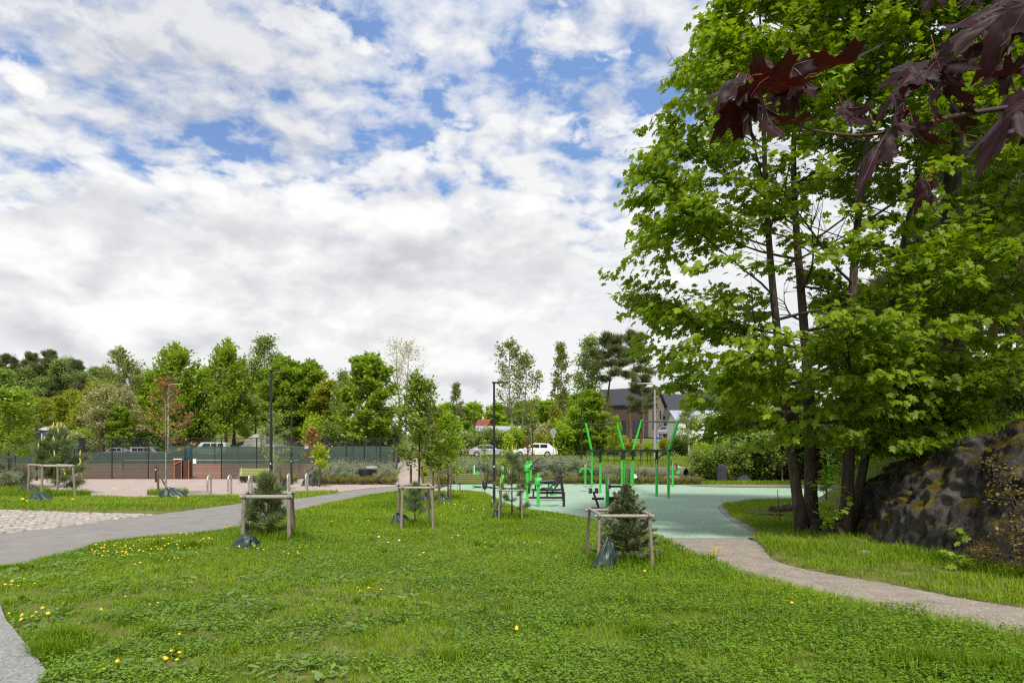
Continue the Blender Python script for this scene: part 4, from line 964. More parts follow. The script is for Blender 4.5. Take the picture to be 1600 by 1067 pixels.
def bag(label, x, y, s, seed, slump=.5, rz=0.0):
    """a slack zipped watering bag: cloth drawn up to a tied neck and slumping in uneven folds"""
    t = thing('watering_bag', label, 'watering bag', (x, y, 0.02), rz, 'green watering bags'); s = s * 1.05
    n = 60; th = np.linspace(0, 2 * PI, n, endpoint=False); u = np.linspace(0, 1, 30); A, U = np.meshgrid(th, u)
    cx, cy = np.cos(A), np.sin(A); lob = fbm(cx * 1.3 + seed, cy * 1.3, seed, 2) - .5; cr = fbm(cx * 2.6 + seed, cy * 2.6, U * 2.2, 4) - .5
    rid = np.abs(fbm(cx * 3.0 + seed * 3, cy * 3.0, U * .8, 2) - .5)
    rad = (.10 + .90 * np.clip(U, 0, 1) ** .8) * (1 + 1.1 * lob + .55 * cr * (1 - .3 * U) - .9 * np.exp(-(rid / .05) ** 2) * .16)
    hgt = s * (1.45 - slump) * (1.0 - U ** (1.5 + slump)) * (1 + .5 * lob) * (1 + .5 * cr * (1 - U)); lx = .55 * s * math.sin(seed * 2.3) * (1 - U)
    x_, y_, z_ = rad * cx * s * (1.1 + slump * .5) + lx, rad * cy * s * .8, np.maximum(hgt, 0) + .02 * s
    f = [(i * n + j, i * n + (j + 1) % n, (i + 1) * n + (j + 1) % n, (i + 1) * n + j) for i in range(29) for j in range(n)]
    np_mesh('bag_skin', np.stack([x_, y_, z_], -1).reshape(-1, 3), np.array(f)[:, ::-1], BAG, t, smooth=True)
    mb = MB(); k = int(n * (.66 + .08 * math.sin(seed))); pts = [Vector((x_[i, k], y_[i, k] - .004, z_[i, k] + .004)) for i in range(0, 30, 3)]; mb.tube(pts, .007, 5); mb.build('zip', BLACKP, t)
    p0 = Vector((x_[0].mean(), y_[0].mean(), z_[0].mean())); mb = MB(); mb.tube([p0 + Vector((-.04, 0, -.02)), p0 + Vector((-.05, -.01, .07)), p0 + Vector((.03, .02, .09)), p0 + Vector((.05, 0, 0))], .010, 6); mb.build('strap', BLACKP, t)
bag('green watering bag slumped in dandelions by the long needled pine', *gp(381, 862)[:2], .27, 1.0, .35)
bag('green watering bag folded over by the sparse little pine', *gp(629, 824)[:2], .25, 2.2, .2)
bag('green watering bag tied to the stake by the bluish spruce', *gp(941, 890)[:2], .26, 3.1, -.25)
bag('dark watering bag by the small pine beside the lamp post', *gp(779, 812)[:2], .17, 4.5, .1)
bag('watering bag flattened in front of the bushy pine guard', *gp(63, 783)[:2], .42, 5.2, .7)
bag('watering bag upright by the left post of the bushy pine guard', *gp(43, 773)[:2], .36, 6.3, .4)
bag('small watering bag seen through the sparse little pine', *gp(647, 797)[:2], .22, 7.7, .2)
bag('watering bag hanging low by the bronze tipped sapling', *gp(664, 784)[:2], .24, 8.4, .2)
bag('watering bag behind the stakes of the light green sapling', *gp(693, 783)[:2], .22, 9.9, .3)
bag('watering bag lying at the foot of the copper leaved sapling', *gp(271, 777)[:2], .40, 10.4, .6)
bag('watering bag at the foot of the slender plaza birch', *gp(440, 766)[:2], .32, 11.8, .2)
bag('watering bag below the two coloured sapling by the silver willows', *gp(484, 759)[:2], .42, 12.2, .1)
bag('dark watering bag half hidden in grass at the left edge', *gp(18, 762)[:2], .35, 13.2, .4)

def pine_sapling(label, x, y, h, spread, nl, n, seed, ln, candles=0, whorl=.35, c0=.08, m=L_PINEL, rise=(.1, .9), sig=.03, sp=.6, width=.02, cl=.10, cr=.012):
    w2, a2 = grow(seed, h, .014 * h + .006, c0, [(0, spread), (.35, spread * .95), (.75, spread * .55), (1, spread * .2)], nl, rise, 4, whorl, .35, tn=8, wob=.01)
    t = thing('young_pine', label, 'young pine', (x, y, .02)); w2.build('trunk', BARKP, t, smooth=True)
    V, Fa, at_ = needles(a2, n, seed, ln, sig, width, sp, .25); np_mesh('needles', V, Fa, m, t, attr=at_)
    if candles:
        r = random.Random(seed); idx = r.sample(range(len(a2)), candles)
        for i in idx + [int(np.argmax(a2[:, 2]))]:
            p = Vector(a2[i, :3]); L_ = cl * r.uniform(.6, 1.3); mb = MB()
            mb.tube([p, p + Vector((r.gauss(0, .01), r.gauss(0, .01), L_ * .6)), p + Vector((r.gauss(0, .02), r.gauss(0, .02), L_))], [cr, cr * .9, cr * .35], 6); mb.build('shoot_tip', L_CANDLE, t, smooth=True)
    return t
pine_sapling('small long needled pine inside the front wooden guard', *gp(419, 846)[:2], 1.42, .42, 26, 8500, 81, .22, 12, m=L_PINEL, sp=.5, width=.034, cl=.15, cr=.016)
pine_sapling('sparse little pine with bare lower stem inside the middle guard', *gp(648, 826)[:2], 1.12, .42, 12, 4500, 82, .14, 3, c0=.25, m=L_PINEL, sp=.6, width=.028, cl=.08)
pine_sapling('small brown tipped pine beside the middle lamp post', *gp(800, 812)[:2], 2.0, .62, 15, 7000, 83, .15, 9, c0=.12, m=L_PINEL, sp=.6, width=.03, cl=.26, cr=.02)
pine_sapling('bushy pine with many yellow candles in the left guard', *gp(90, 772)[:2], 3.05, 1.3, 30, 24000, 84, .22, 60, c0=.10, m=L_PINEL, sp=.65, width=.05, cl=.40, sig=.09, cr=.045)
# spruce: tiers of flat branches set with short needles
def spruce_sapling(label, x, y, h, spread, seed, lead):
    rnd = random.Random(seed); t = thing('young_spruce', label, 'young spruce', (x, y, .02)); mb = MB(); seg = []
    mb.tube([(0, 0, 0), (.01, 0, h * .5), (0, .01, h * .82), (.03, .0, h * .82 + lead)], [.028, .02, .011, .005], 8)
    for k in range(84):
        t_ = (k + rnd.random()) / 84; z = .05 + t_ * h * .80; L = spread * (1 - t_ ** 1.25) * rnd.uniform(.6, 1.2) + .05
        if t_ > .62: L *= rnd.uniform(.8, 1.25)
        az = k * 2.399 + rnd.uniform(-.4, .4); el = -.05 + .75 * t_ + rnd.gauss(0, .1)
        d = Vector((math.cos(az) * math.cos(el), math.sin(az) * math.cos(el), math.sin(el))); lp = bez((0, 0, z), d, L, 5, rnd, (0, 0, .35), .05)
        mb.tube(lp, [.007, .006, .005, .004, .003, .002], 5, cap=False)
        for a in range(5): seg.append((lp[a], lp[a + 1]))
        for j in range(9):
            s_ = .15 + .8 * (j + rnd.random()) / 9; i = int(s_ * 5); sp = lp[i].lerp(lp[i + 1], s_ * 5 - i); dd = (lp[i + 1] - lp[i]).normalized(); sd = Vector((-dd.y, dd.x, 0)).normalized()
            d2 = (dd * .8 + sd * (1 if j % 2 else -1) * .8 + Vector((0, 0, rnd.uniform(-.2, .3)))).normalized(); l2 = L * .36 * (1.1 - .8 * s_) + .03
            e = sp + d2 * l2; mb.tube([sp, e], [.003, .0015], 4, cap=False); seg.append((sp, sp.lerp(e, .5))); seg.append((sp.lerp(e, .5), e))
    for a in range(6): seg.append((Vector((.012 * a / 5, 0, h * .82 + lead * a / 6)), Vector((.012 * (a + 1) / 5, 0, h * .82 + lead * (a + 1) / 6))))
    mb.build('trunk', BARKM, t, smooth=True)
    A = np.array([s_[0] for s_ in seg]); B = np.array([s_[1] for s_ in seg]); r = np.random.default_rng(seed)
    per = 30; k = np.repeat(np.arange(len(A)), per); u = r.random((len(k), 1)); P0 = A[k] + (B[k] - A[k]) * u; D = unit(B[k] - A[k]); rv = r.normal(0, 1, (len(k), 3)); rv -= (rv * D).sum(1, keepdims=True) * D; rv = unit(rv)
    V, Fa = leaves(P0, D * .75 + rv * .8, np.cross(rv, D), .040 * (1 + r.uniform(-.25, .25, len(k))), np.array([(0, .09), (1, .06), (1, -.06), (0, -.09)]), 0, 0)
    tipness = np.clip(np.linalg.norm(P0[:, :2], axis=1) / (spread * 1.1), 0, 1)
    np_mesh('needles', V, Fa, L_SPRUCE, t, attr=np.clip(r.random(len(k)) * .55 + .45 * r.random(len(A))[k], 0, 1))
spruce_sapling('bluish young spruce with an upright leader inside the leaning guard', *gp(979, 880)[:2], 1.62, .70, 91, .34)

def young_tree(label, px, Yb, top, c0, prof, nl, n, size, T, leaf, bark, seed, r0=.035, rise=(.5, 1.2), sig=.14, lean=(0, 0), flat=.8, bend=.3, name='young_tree', tilt=.55, nsub=5, subl=.45, base=0.0):
    h = Z(top, Yb) - base
    w2, a2 = grow(seed, h, r0, c0, prof, nl, rise, nsub, subl, bend, [(0, 0, lean[0], lean[1], 1, 1)], wob=.008, limb_r=.4)
    return plant(name, label, 'young tree', w2, *crown(a2, n, seed, size, T, sig, flat, tilt=tilt), bark, leaf, (X(px, Yb), Yb, base))
young_tree('young dense green tree at the left edge by the silver willows', 14, 38, 622, .30, [(0, 1.4), (.4, 2.1), (.8, 1.4), (1, .4)], 22, 5600, .2, T_DIAMOND, L_MID, BARKM, 101, .06, (.2, 1.1))
young_tree('copper leaved sapling with thin spreading branches on the plaza edge', 259, 31.5, 590, .36, [(0, 1.3), (.3, 1.35), (.7, .95), (1, .3)], 22, 1300, .10, T_MAPLE_S, L_COPPER, BARKA, 102, .05, (.45, 1.1), .10, flat=.3)
young_tree('slender plaza birch beside the front lamp post', 428, 36.5, 643, .26, [(0, .75), (.4, .95), (.8, .6), (1, .2)], 15, 1500, .11, T_DIAMOND, L_BIRCH, BARKW, 103, .04, (.4, 1.1), .13, bend=-.2, name='birch_sapling')
young_tree('two coloured sapling with reddish top by the silver willows', 489, 41, 668, .38, [(0, .9), (.4, .8), (.8, .4), (1, .1)], 11, 520, .14, T_MAPLE_S, L_COPPER, BARKM, 104, .035, (.5, 1.1), .14)
young_tree('low yellow green sapling beside the two coloured sapling', 499, 40.5, 700, .35, [(0, .55), (.5, .6), (1, .2)], 8, 520, .15, T_MAPLE_S, L_YELLOW, BARKM, 105, .03, (.5, 1.1), .12)
young_tree('bronze tipped sapling with a dense crown beside the path', 655, 27.3, 596, .29, [(0, .7), (.25, 1.1), (.6, .9), (.85, .5), (1, .35)], 26, 3500, .17, T_DIAMOND, L_TINTED, BARKD, 106, .055, (.15, 1.0), .16)
young_tree('slim olive sapling between the bronze tipped and light green saplings', 673, 27, 630, .35, [(0, .4), (.5, .5), (1, .2)], 14, 480, .11, T_DIAMOND, L_ASPEN, BARKA, 107, .035, (.6, 1.2), .14)
young_tree('light green sapling with a narrow crown between its stakes', 700, 28.5, 652, .27, [(0, .6), (.3, .95), (.7, .7), (1, .2)], 22, 3000, .13, T_DIAMOND, L_BRIGHT, BARKD, 108, .04, (.5, 1.2), .14)
young_tree('thin bare sapling on the far slope behind the bench', 757, 48, 690, .3, [(0, .4), (1, .2)], 12, 420, .13, T_DIAMOND, L_MID, BARKM, 109, .03, (.6, 1.2), .14)
young_tree('yellow leaved sapling in the willow bed behind the benches', 795, 47, 678, .15, [(0, .7), (.5, .6), (1, .15)], 16, 900, .16, T_DIAMOND, L_YELLOW, BARKM, 110, .03, (.5, 1.1), .14)
young_tree('reddish brown sapling in front of the white estate car', 824, 48, 684, .3, [(0, .7), (.5, .6), (1, .15)], 12, 520, .14, T_DIAMOND, L_BROWNSH, BARKM, 111, .03, (.5, 1.1), .16)
# stakes that hold the saplings
def stake(label, px, py_, top, r=.04, lean=(0, 0), bar=None, y=None):
    x, yy = gp(px, py_)[:2] if y is None else (X(px, y), y); h = Z(top, yy)
    t = thing('tree_stake', label, 'stake', (x, yy, 0), group='wooden tree stakes'); mb = MB(); mb.tube([(0, 0, -.1), (lean[0], lean[1], h)], [r, r * .9], 10); mb.build('post', WOODB, t)
    if bar:
        mb = MB(); mb.tube([(lean[0], lean[1], h - .12), bar], [r * .7, r * .6], 8); mb.build('crossbar', WOODB, t)
stake('stake left of the bronze tipped sapling', 642, 786, 726, .05)
stake('slanting stake with a crossbar behind the bronze tipped sapling', 664, 787, 728, .04, (-.12, 0), (-.3, -.2, 1.35))
stake('thick pale stake left of the light green sapling', 686, 794, 734, .05, (0, 0), (.55, .5, 1.5))
stake('stake with a dark cap between the olive and light green saplings', 677, 786, 736, .04)
stake('stake right of the light green sapling', 704, 788, 735, .038)
stake('short stake left of the copper leaved sapling', 247, 771, 727, .055)
stake('slanting bar from a stake to the bag by the copper leaved sapling', 266, 771, 732, .045, (-.68, 0))
stake('stake right of the slender plaza birch', 438, 762, 728, .05, (0, 0), (-.35, 0, 1.6))
stake('stake below the low yellow green sapling', 500, 758, 730, .055, (0, 0), (.5, 0, 1.55))
stake('stake left of the two coloured sapling', 480, 757, 732, .05, (0, 0), (.7, 0, 1.35))
stake('stake beside the young tree at the left edge', 16, 764, 710, .055)
# ================================================================ tennis court fence, net, gate
FY = 53.0
posts_px = [-150, -92, -34, 24, 70, 116, 175, 232, 289, 346, 401, 456, 510, 541, 569, 594, 615]
ztop = Z(684, FY); zs = Z(706, FY)
t = thing('court_fence', 'black wire tennis court fence with green windscreen facing the plaza', 'fence', (X(300, FY), FY, 0))
ox = t.location.x
def wires(mb, x0, y0, x1, y1, z0, z1, dx=.05, dz=.2, wv=.006, wh=.008):
    L = math.hypot(x1 - x0, y1 - y0); n = max(2, int(L / dx)); ux, uy = (x1 - x0) / L, (y1 - y0) / L
    def tri(p, q, r_):
        px, py = -uy, ux
        p, q = Vector(p), Vector(q); d = (q - p).normalized(); a = d.orthogonal().normalized(); b = d.cross(a)
        vs = [p + (a * math.cos(k * 2.094) + b * math.sin(k * 2.094)) * r_ for k in range(3)] + [q + (a * math.cos(k * 2.094) + b * math.sin(k * 2.094)) * r_ for k in range(3)]
        mb.add(vs, [(0, 1, 4, 3), (1, 2, 5, 4), (2, 0, 3, 5)])
    for i in range(n + 1): s_ = L * i / n; tri((x0 + ux * s_, y0 + uy * s_, z0), (x0 + ux * s_, y0 + uy * s_, z1), wv)
    m_ = max(1, int((z1 - z0) / dz))
    for j in range(m_ + 1): zz = z0 + (z1 - z0) * j / m_; tri((x0, y0, zz), (x1, y1, zz), wh)
for px in posts_px:
    mb = MB(); mb.box((X(px, FY) - ox, 0, (ztop + .03) / 2), (.085, .085, ztop + .03), bv=.01); mb.build('post', BLACKP, t)
for a, b in zip(posts_px[:-1], posts_px[1:]):
    xa, xb = X(a, FY) - ox + .05, X(b, FY) - ox - .05
    mb = MB(); wires(mb, xa, 0, xb, 0, .06, ztop - .03, .07, .25); mb.box(((xa + xb) / 2, 0, ztop - .02), (xb - xa, .04, .04)); mb.build('mesh_panel', BLACKP, t)
    if a == 289: continue
    mb = MB(); k = 10; vs = []
    for i in range(k + 1):
        u = i / k; xx = xa + (xb - xa) * u
        for zz, dy in ((.05, .06), (zs * .5, .075 + .02 * math.sin(u * 6)), (zs - .015 * math.sin(u * PI), .06)): vs.append((xx, dy, zz))
    mb.add(vs, [(i * 3 + j, i * 3 + 3 + j, i * 3 + 4 + j, i * 3 + 1 + j) for i in range(k) for j in (0, 1)]); mb.build('windscreen', SCREEN, t, smooth=True)
mb = MB(); mb.box((X(126, FY) - ox, .12, (zs + ztop) / 2), (.55, .04, ztop - zs - .06)); mb.build('dark_panel', BLACKP, t)
def notice(label, px, py, Y, w_, h_, m=WHITE, post=False, cat='sign', name='notice_sign'):
    x, y, z = at(px, py, Y); t_ = thing(name, label, cat, (x, y, z)); mb = MB(); mb.box((0, 0, 0), (w_, .02, h_), bv=.006); mb.build('face', m, t_)
    mb = MB(); mb.box((0, .018, 0), (w_ * .2, .012, h_ * .8)); mb.build('bracket', BLACKP, t_)
    return t_
notice('white notice on the court fence left of the bushy pine', 43, 698, FY - .07, .27, .36)
notice('white and yellow notice on the court fence right of the bushy pine', 107, 694, FY - .07, .22, .42)
notice('white notice on the court fence right of the brown cabinet', 304, 720.5, FY - .3, .26, .36)
notice('white board on the court fence behind the two coloured sapling', 479, 698, FY + 1.2, .30, .30)
notice('grey sign plate on the court fence above the front lamp post bench', 414, 686.5, FY + 1.2, .12, .6, GALV)
# right side of the court: fence running back, black banner
t = thing('court_side_fence', 'side fence of the tennis court with a black and white banner', 'fence', (X(615, FY), FY, 0)); sx, sy = -4.6, 30
for k in range(1, 8):
    u = k / 7; zz = hz(X(615, FY) + sx * u, FY + sy * u) * 0; mb = MB(); mb.box((sx * u, sy * u, ztop / 2), (.085, .085, ztop), bv=.01); mb.build('post', BLACKP, t)
for k in range(7):
    u0, u1 = k / 7, (k + 1) / 7; mb = MB(); wires(mb, sx * u0, sy * u0, sx * u1, sy * u1, .06, ztop - .03, .10, .3); mb.build('mesh_panel', BLACKP, t)
mb = MB(); mb.add([(.05 + sx * .02, sy * .02, .9), (.05 + sx * .5, sy * .5, .9), (.05 + sx * .5, sy * .5, 2.3), (.05 + sx * .02, sy * .02, 2.6)], [(0, 1, 2, 3)]); bn = mb.build('banner', BLACKP, t)
mb = MB()
for k in range(9):
    u = .05 + k * .05; z0 = 1.15 + (k % 3) * .35
    mb.add([(.08 + sx * u, sy * u, z0), (.08 + sx * (u + .035), sy * (u + .035), z0 + .22), (.08 + sx * (u + .035), sy * (u + .035), z0 + .32), (.08 + sx * u, sy * u, z0 + .12)], [(0, 1, 2, 3)])
mb.build('banner_print', WHITE, bn)
# rear fence
RY = 84.5
t = thing('rear_court_fence', 'rear fence of the tennis court with pale green windscreen', 'fence', (X(330, RY), RY, 0)); ox2 = t.location.x; zr = Z(684.5, RY); zsr = Z(697, RY)
rp = [x for x in range(-60, 640, 36)]
for px in rp:
    mb = MB(); mb.box((X(px, RY) - ox2, 0, zr / 2), (.09, .09, zr), bv=.01); mb.build('post', BLACKP, t)
for a, b in zip(rp[:-1], rp[1:]):
    xa, xb = X(a, RY) - ox2 + .05, X(b, RY) - ox2 - .05
    mb = MB(); wires(mb, xa, 0, xb, 0, .1, zr - .03, .10, .35); mb.box(((xa + xb) / 2, 0, zr - .02), (xb - xa, .05, .05)); mb.build('mesh_panel', BLACKP, t)
    zq_ = Z(706, RY) if 100 < a < 260 else zsr
    mb = MB(); mb.add([(xa, -.06, .76), (xb, -.06, .76), (xb, -.06, zq_), (xa, -.06, zq_)], [(0, 1, 2, 3)]); mb.build('windscreen', SCREENB, t)
# net
NY = 66
t = thing('tennis_net', 'tennis net with a white top band seen through the windscreen', 'net', (X(330, NY), NY, .32))
mb = MB(); mb.box((0, 0, 1.02), (17, .03, .055)); mb.build('top_band', M('net_tape', (.42, .43, .42), .8, 0, .2, 3), t)
mb = MB(); wires(mb, -8.5, 0, 8.5, 0, .05, .97, .12, .12, .003, .003); mb.build('netting', BLACKP, t)
for s_ in (-1, 1):
    mb = MB(); mb.tube([(s_ * 8.55, 0, 0), (s_ * 8.55, 0, 1.1)], .05, 10); mb.build('net_post', BLACKP, t)
# cabinet at the gate
x0, x1 = X(277, FY), X(300, FY); cx = (x0 + x1) / 2; t = thing('gate_cabinet', 'brown cabinet with orange frame standing in the court gate', 'cabinet', (cx, FY - .2, 0)); wd = x1 - x0; hh = Z(718, FY)
mb = MB(); mb.box((-.24 * wd, 0, hh / 2), (.44 * wd, .5, hh - .08), bv=.01); mb.box((.29 * wd, -.05, hh / 2 - .03), (.36 * wd, .5, hh - .14), bv=.01); mb.build('body', DKBROWN, t)
for xx in (-.49, -.01, .49):
    mb = MB(); mb.box((xx * wd, -.29, hh / 2), (.045, .06, hh), bv=.008); mb.build('frame_post', ORANGE, t)
mb = MB(); mb.box((-.25 * wd, -.29, hh + .05), (.56 * wd, .1, .07), bv=.008); mb.build('top_board', WHITE, t)
mb = MB(); mb.beam((-.45 * wd, -.33, hh * .78), (-.05 * wd, -.33, hh * .92), .03, .05); mb.build('brace', ORANGE, t)
x, y, z = at(295, 718, FY + 1.5); t = thing('water_drum', 'teal drum standing above the brown cabinet at the court gate', 'drum', (x, y, 0)); mb = MB(); mb.lathe([(.26, 0), (.28, .05), (.27, 1.0), (.29, 1.05), (.27, 1.1), (.27, 2.2), (.25, 2.5), (.12, 2.56)], 18); mb.build('body', TEAL, t, smooth=False)
mb = MB(); mb.lathe([(.09, 2.56), (.09, 2.62), (.0, 2.63)], 12); mb.build('cap', BLACKP, t)

# ================================================================ lamps
def lamp(label, px, Y, top, arm=1, r=.06, base=None, armL=.62):
    x = X(px, Y); z = hz(x, Y) if base is None else base; h = Z(top, Y) - z; t = thing('lamp_post', label, 'lamp post', (x, Y, z), group='black park lamp posts')
    mb = MB(); mb.tube([(0, 0, -.05), (0, 0, h * .3), (0, 0, h)], [r * 1.15, r, r * .8], 14); mb.build('pole', BLACKP, t, smooth=False)
    mb = MB(); mb.lathe([(r * 2.1, 0), (r * 2.1, .03), (r * 1.2, .05)], 16); mb.build('base_flange', BLACKP, t)
    mb = MB(); mb.box((arm * armL * .5 - arm * .08, 0, h + .02), (armL, .22, .05), bv=.015); hd = mb.build('lamp_head', BLACKP, t)
    mb = MB(); mb.box((arm * armL * .62, 0, h - .012), (armL * .5, .16, .016)); mb.build('lens', WHITE, hd)
    mb = MB(); mb.box((0, -r * 1.04, 1.0), (r * 1.1, .012, .34), bv=.004); mb.build('hatch', BLACKP, t)
    mb = MB(); mb.box((0, -r * 1.0, 1.5), (r * .8, .014, .07)); mb.build('number_plate', WHITE, t)
lamp('tall black lamp post behind the long needled pine', 423.5, 33.2, 580, 1, .068)
lamp('black lamp post with its arm to the left right of the plaza birch', 455.5, 43.3, 632, -1, .062)
lamp('black lamp post at the edge of the rubber court by the bench', 772, 26.0, 598.5, 1, .05)
lamp('black lamp post left of the pull up frame', 908.5, 47.5, 643, 1, .055, armL=.5)
lamp('black lamp post at the far left behind the young green tree', 57, 50, 632, 1, .07)
lamp('left one of two thin lamp posts close together by the road', 825, 62, 658, 1, .055)
lamp('right one of two thin lamp posts close together by the road', 832, 64, 659, 1, .055)
lamp('lamp post between the stems of the big maple', 1265.5, 38, 560, 1, .06)
lamp('lamp post beside the white gable beyond the light green sapling', 707, 70, 660, -1, .055)
def street_light(label, px, Y, top, arm, curve=True):
    x = X(px, Y); z = hz(x, Y); h = Z(top, Y) - z; t = thing('street_light', label, 'street light', (x, Y, z)); mb = MB()
    mb.tube([(0, 0, 0), (0, 0, h * .5), (0, 0, h - .45), (arm * .08, 0, h - .16), (arm * .32, 0, h - .02), (arm * 1.25, 0, h)], [.13, .11, .085, .08, .07, .06], 12); mb.build('pole', GALV, t, smooth=False)
    mb = MB(); mb.box((arm * 1.5, 0, h - .02), (.75, .28, .11), bv=.03); mb.build('lamp_head', GALV, t)
street_light('grey street light with a curved arm behind the copper leaved sapling', 263, 90, 600, 1)
street_light('grey street light in front of the brown house gable', 1023, 72, 599, -1)

# ================================================================ plaza furniture
def hoop(label, px, py):
    x, y = gp(px, py)[:2]; t = thing('bike_hoop', label, 'bike rack', (x, y, 0), .12, 'steel bike hoops'); mb = MB(); R_, h = .26, .92
    pts = [(0, -R_, -.05), (0, -R_, h - .16)] + [(0, -R_ * math.cos(a) , h - .16 + .16 * math.sin(a)) for a in (.5, 1.0, 1.57, 2.14, 2.64)] + [(0, R_, h - .16), (0, R_, -.05)]
    mb.tube(pts, .045, 12); mb.build('tube', STEEL, t, smooth=True)
    mb = MB()
    for s_ in (-1, 1): mb.lathe([(.08, 0), (.08, .025), (.05, .03)], 14, (0, s_ * R_, 0))
    mb.build('floor_collar', STEEL, t)
for px, py, lab in [(327, 773, 'leftmost steel bike hoop nearest the copper leaved sapling'), (359, 772, 'steel bike hoop directly below the left end of the plaza bench'), (391, 771, 'steel bike hoop directly above the left rail of the front tree guard'), (451, 768, 'steel bike hoop between the two lamp posts and the front tree guard'), (479, 767, 'rightmost steel bike hoop nearest the willow bed')]: hoop(lab, px, py)
t = thing('bollard', 'short black bollard beside the copper leaved sapling', 'bollard', (X(245, 47), 47, 0)); mb = MB(); mb.lathe([(.12, 0), (.12, 1.0), (.125, 1.02), (.11, 1.1), (.06, 1.14)], 16); mb.build('post', BLACKP, t); mb = MB(); mb.lathe([(.123, .85), (.123, .93)], 16); mb.build('reflector_band', WHITE, t)
def bench(label, x, y, rz, W_=1.8):
    """sitter faces local -y"""
    t = thing('park_bench', label, 'bench', (x, y, .01), rz, 'olive park benches')
    s1 = MB(); s2 = MB()
    for k in range(5): s1.box((0, -.22 + k * .105, .45 + .012 * abs(k - 2)), (W_, .088, .035), bv=.008)
    for k in range(5): s2.box((0, .27 + k * .028, .52 + k * .098), (W_, .032, .086), Matrix.Rotation(-.27, 3, 'X'), bv=.008)
    s1.build('seat', BENCHG, t); s2.build('backrest', BENCHG, t)
    for s_ in (-1, 1):
        xx = s_ * (W_ / 2 - .12)
        mb = MB(); mb.beam((xx, -.24, 0), (xx, -.2, .43), .045, .05); mb.build('leg', GALV, t)
        mb = MB(); mb.beam((xx, .36, 0), (xx, .24, .43), .045, .05); mb.beam((xx, .24, .43), (xx, .42, .98), .045, .05); mb.beam((xx, -.24, .41), (xx, .26, .41), .045, .04); mb.build('leg', GALV, t)
        if s_ == 1:
            mb = MB(); mb.tube([(xx, -.22, .45), (xx, -.22, .66), (xx, -.16, .68), (xx, .2, .68), (xx, .27, .66)], .018, 8); mb.build('armrest', GALV, t)
bench('olive slatted bench on the plaza facing the bike hoops', X(396, 46), 46, 0.12, 2.0)
bench('olive slatted bench seen from behind beside the rubber court', X(736, 34.6), 34.6, PI - .22, 1.55)
bench('olive bench glimpsed behind the bushy pine', X(96, 46), 46, .1)
t = thing('rucksack', 'dark rucksack hanging on the end of the bench by the court', 'rucksack', (X(757.5, 33.9), 33.9, .16)); mb = MB(); mb.ico((0, 0, .28), .15, 3, (.9, .75, 1.7), .03, random.Random(2)); mb.build('body', BLACKP, t, smooth=True); mb = MB(); mb.ico((0, -.11, .2), .09, 2, (1, .5, 1.1)); mb.build('pocket', BLACKP, t, smooth=True); mb = MB(); mb.tube([(-.05, 0, .5), (0, 0, .62), (.05, 0, .5)], .012, 6); mb.build('strap', BLACKP, t)
x, y = X(572, 44.6), 44.6
t = thing('litter_bin', 'round black litter bin standing in the silver willows', 'bin', (x, y, 0)); mb = MB(); mb.lathe([(.40, 0), (.43, .1), (.47, .85), (.47, .92)], 26); mb.build('barrel', BLACKP, t); mb = MB(); mb.lathe([(.49, .88), (.49, .96), (.42, .99), (.1, 1.0)], 26); mb.build('lid', BLACKP, t)
t = thing('litter_bin', 'steel topped litter bin behind the round black one', 'bin', (X(580.5, 45.4), 45.4, 0)); mb = MB(); mb.lathe([(.36, 0), (.4, .95)], 24); mb.build('barrel', BLACKP, t); mb = MB(); mb.lathe([(.42, .93), (.42, 1.06), (.34, 1.12), (.1, 1.14)], 24); mb.build('lid', STEEL, t)

# ================================================================ planting beds
G10 = 'silver willows by the tennis court'
for i, (px, Y, top) in enumerate([(497, 45.5, 728), (512, 47, 722), (527, 45, 726), (540, 47.5, 720), (553, 45.5, 727), (563, 48.5, 722), (592, 46, 728), (600, 48, 722), (608, 45, 730), (535, 44.2, 735), (592, 44, 737), (612, 47, 733), (520, 44.4, 737), (553, 44.2, 739)]):
    put('silver', px, Y, 'grey green willow shrub in the bed in front of the court fence', 'shrub', top=top, group=G10, wfac=1.0, base=-.05)
G11 = 'silver willows at the left edge'
for px, Y, top in [(4, 39, 726), (22, 40, 730), (-14, 38, 724), (34, 42, 733), (12, 37, 736), (40, 44, 735)]:
    put('silver', px, Y, 'grey green willow shrub at the left frame edge', 'shrub', top=top, group=G11, wfac=1.1, base=-.05)
G12 = 'silver willows behind the rubber court'
for i, (px, Y, top) in enumerate([(702, 46, 728), (716, 48, 724), (731, 47, 720), (747, 50, 716), (762, 47, 721), (778, 49, 717), (794, 47, 722), (812, 49, 716), (829, 47, 718), (846, 49, 714), (862, 47, 717), (878, 49, 715), (893, 47, 718), (905, 50, 716), (924, 48, 724), (946, 47, 728), (965, 48, 726), (985, 47, 729), (1002, 48, 730), (708, 44.5, 738), (752, 44.8, 736), (800, 44.8, 736), (850, 44.6, 735), (890, 45, 737), (954, 45, 738), (733, 52, 716), (838, 52, 712), (868, 52, 714)]):
    put('silver', px, Y, 'grey green willow shrub in the long bed behind the rubber court', 'shrub', top=top, group=G12, wfac=1.15, base=hz(X(px, Y), Y) - .05)
G13 = 'low heath clumps along the beds'
rh = np.random.default_rng(31)
for px in list(range(385, 470, 11)) + list(range(492, 622, 10)):
    Y = 43.6 + rh.uniform(-.6, .6) + (2.2 if px < 470 else 0)
    put('heath', px + rh.uniform(-3, 3), Y, 'low olive heath clump at the front of a planting bed', 'shrub', group=G13, name=None, base=-.02)
for px in list(range(690, 1095, 11)):
    Y = 44.0 + rh.uniform(-.4, .5); put('heath', px + rh.uniform(-3, 3), Y, 'low olive heath clump at the front of a planting bed', 'shrub', group=G13, base=-.02)
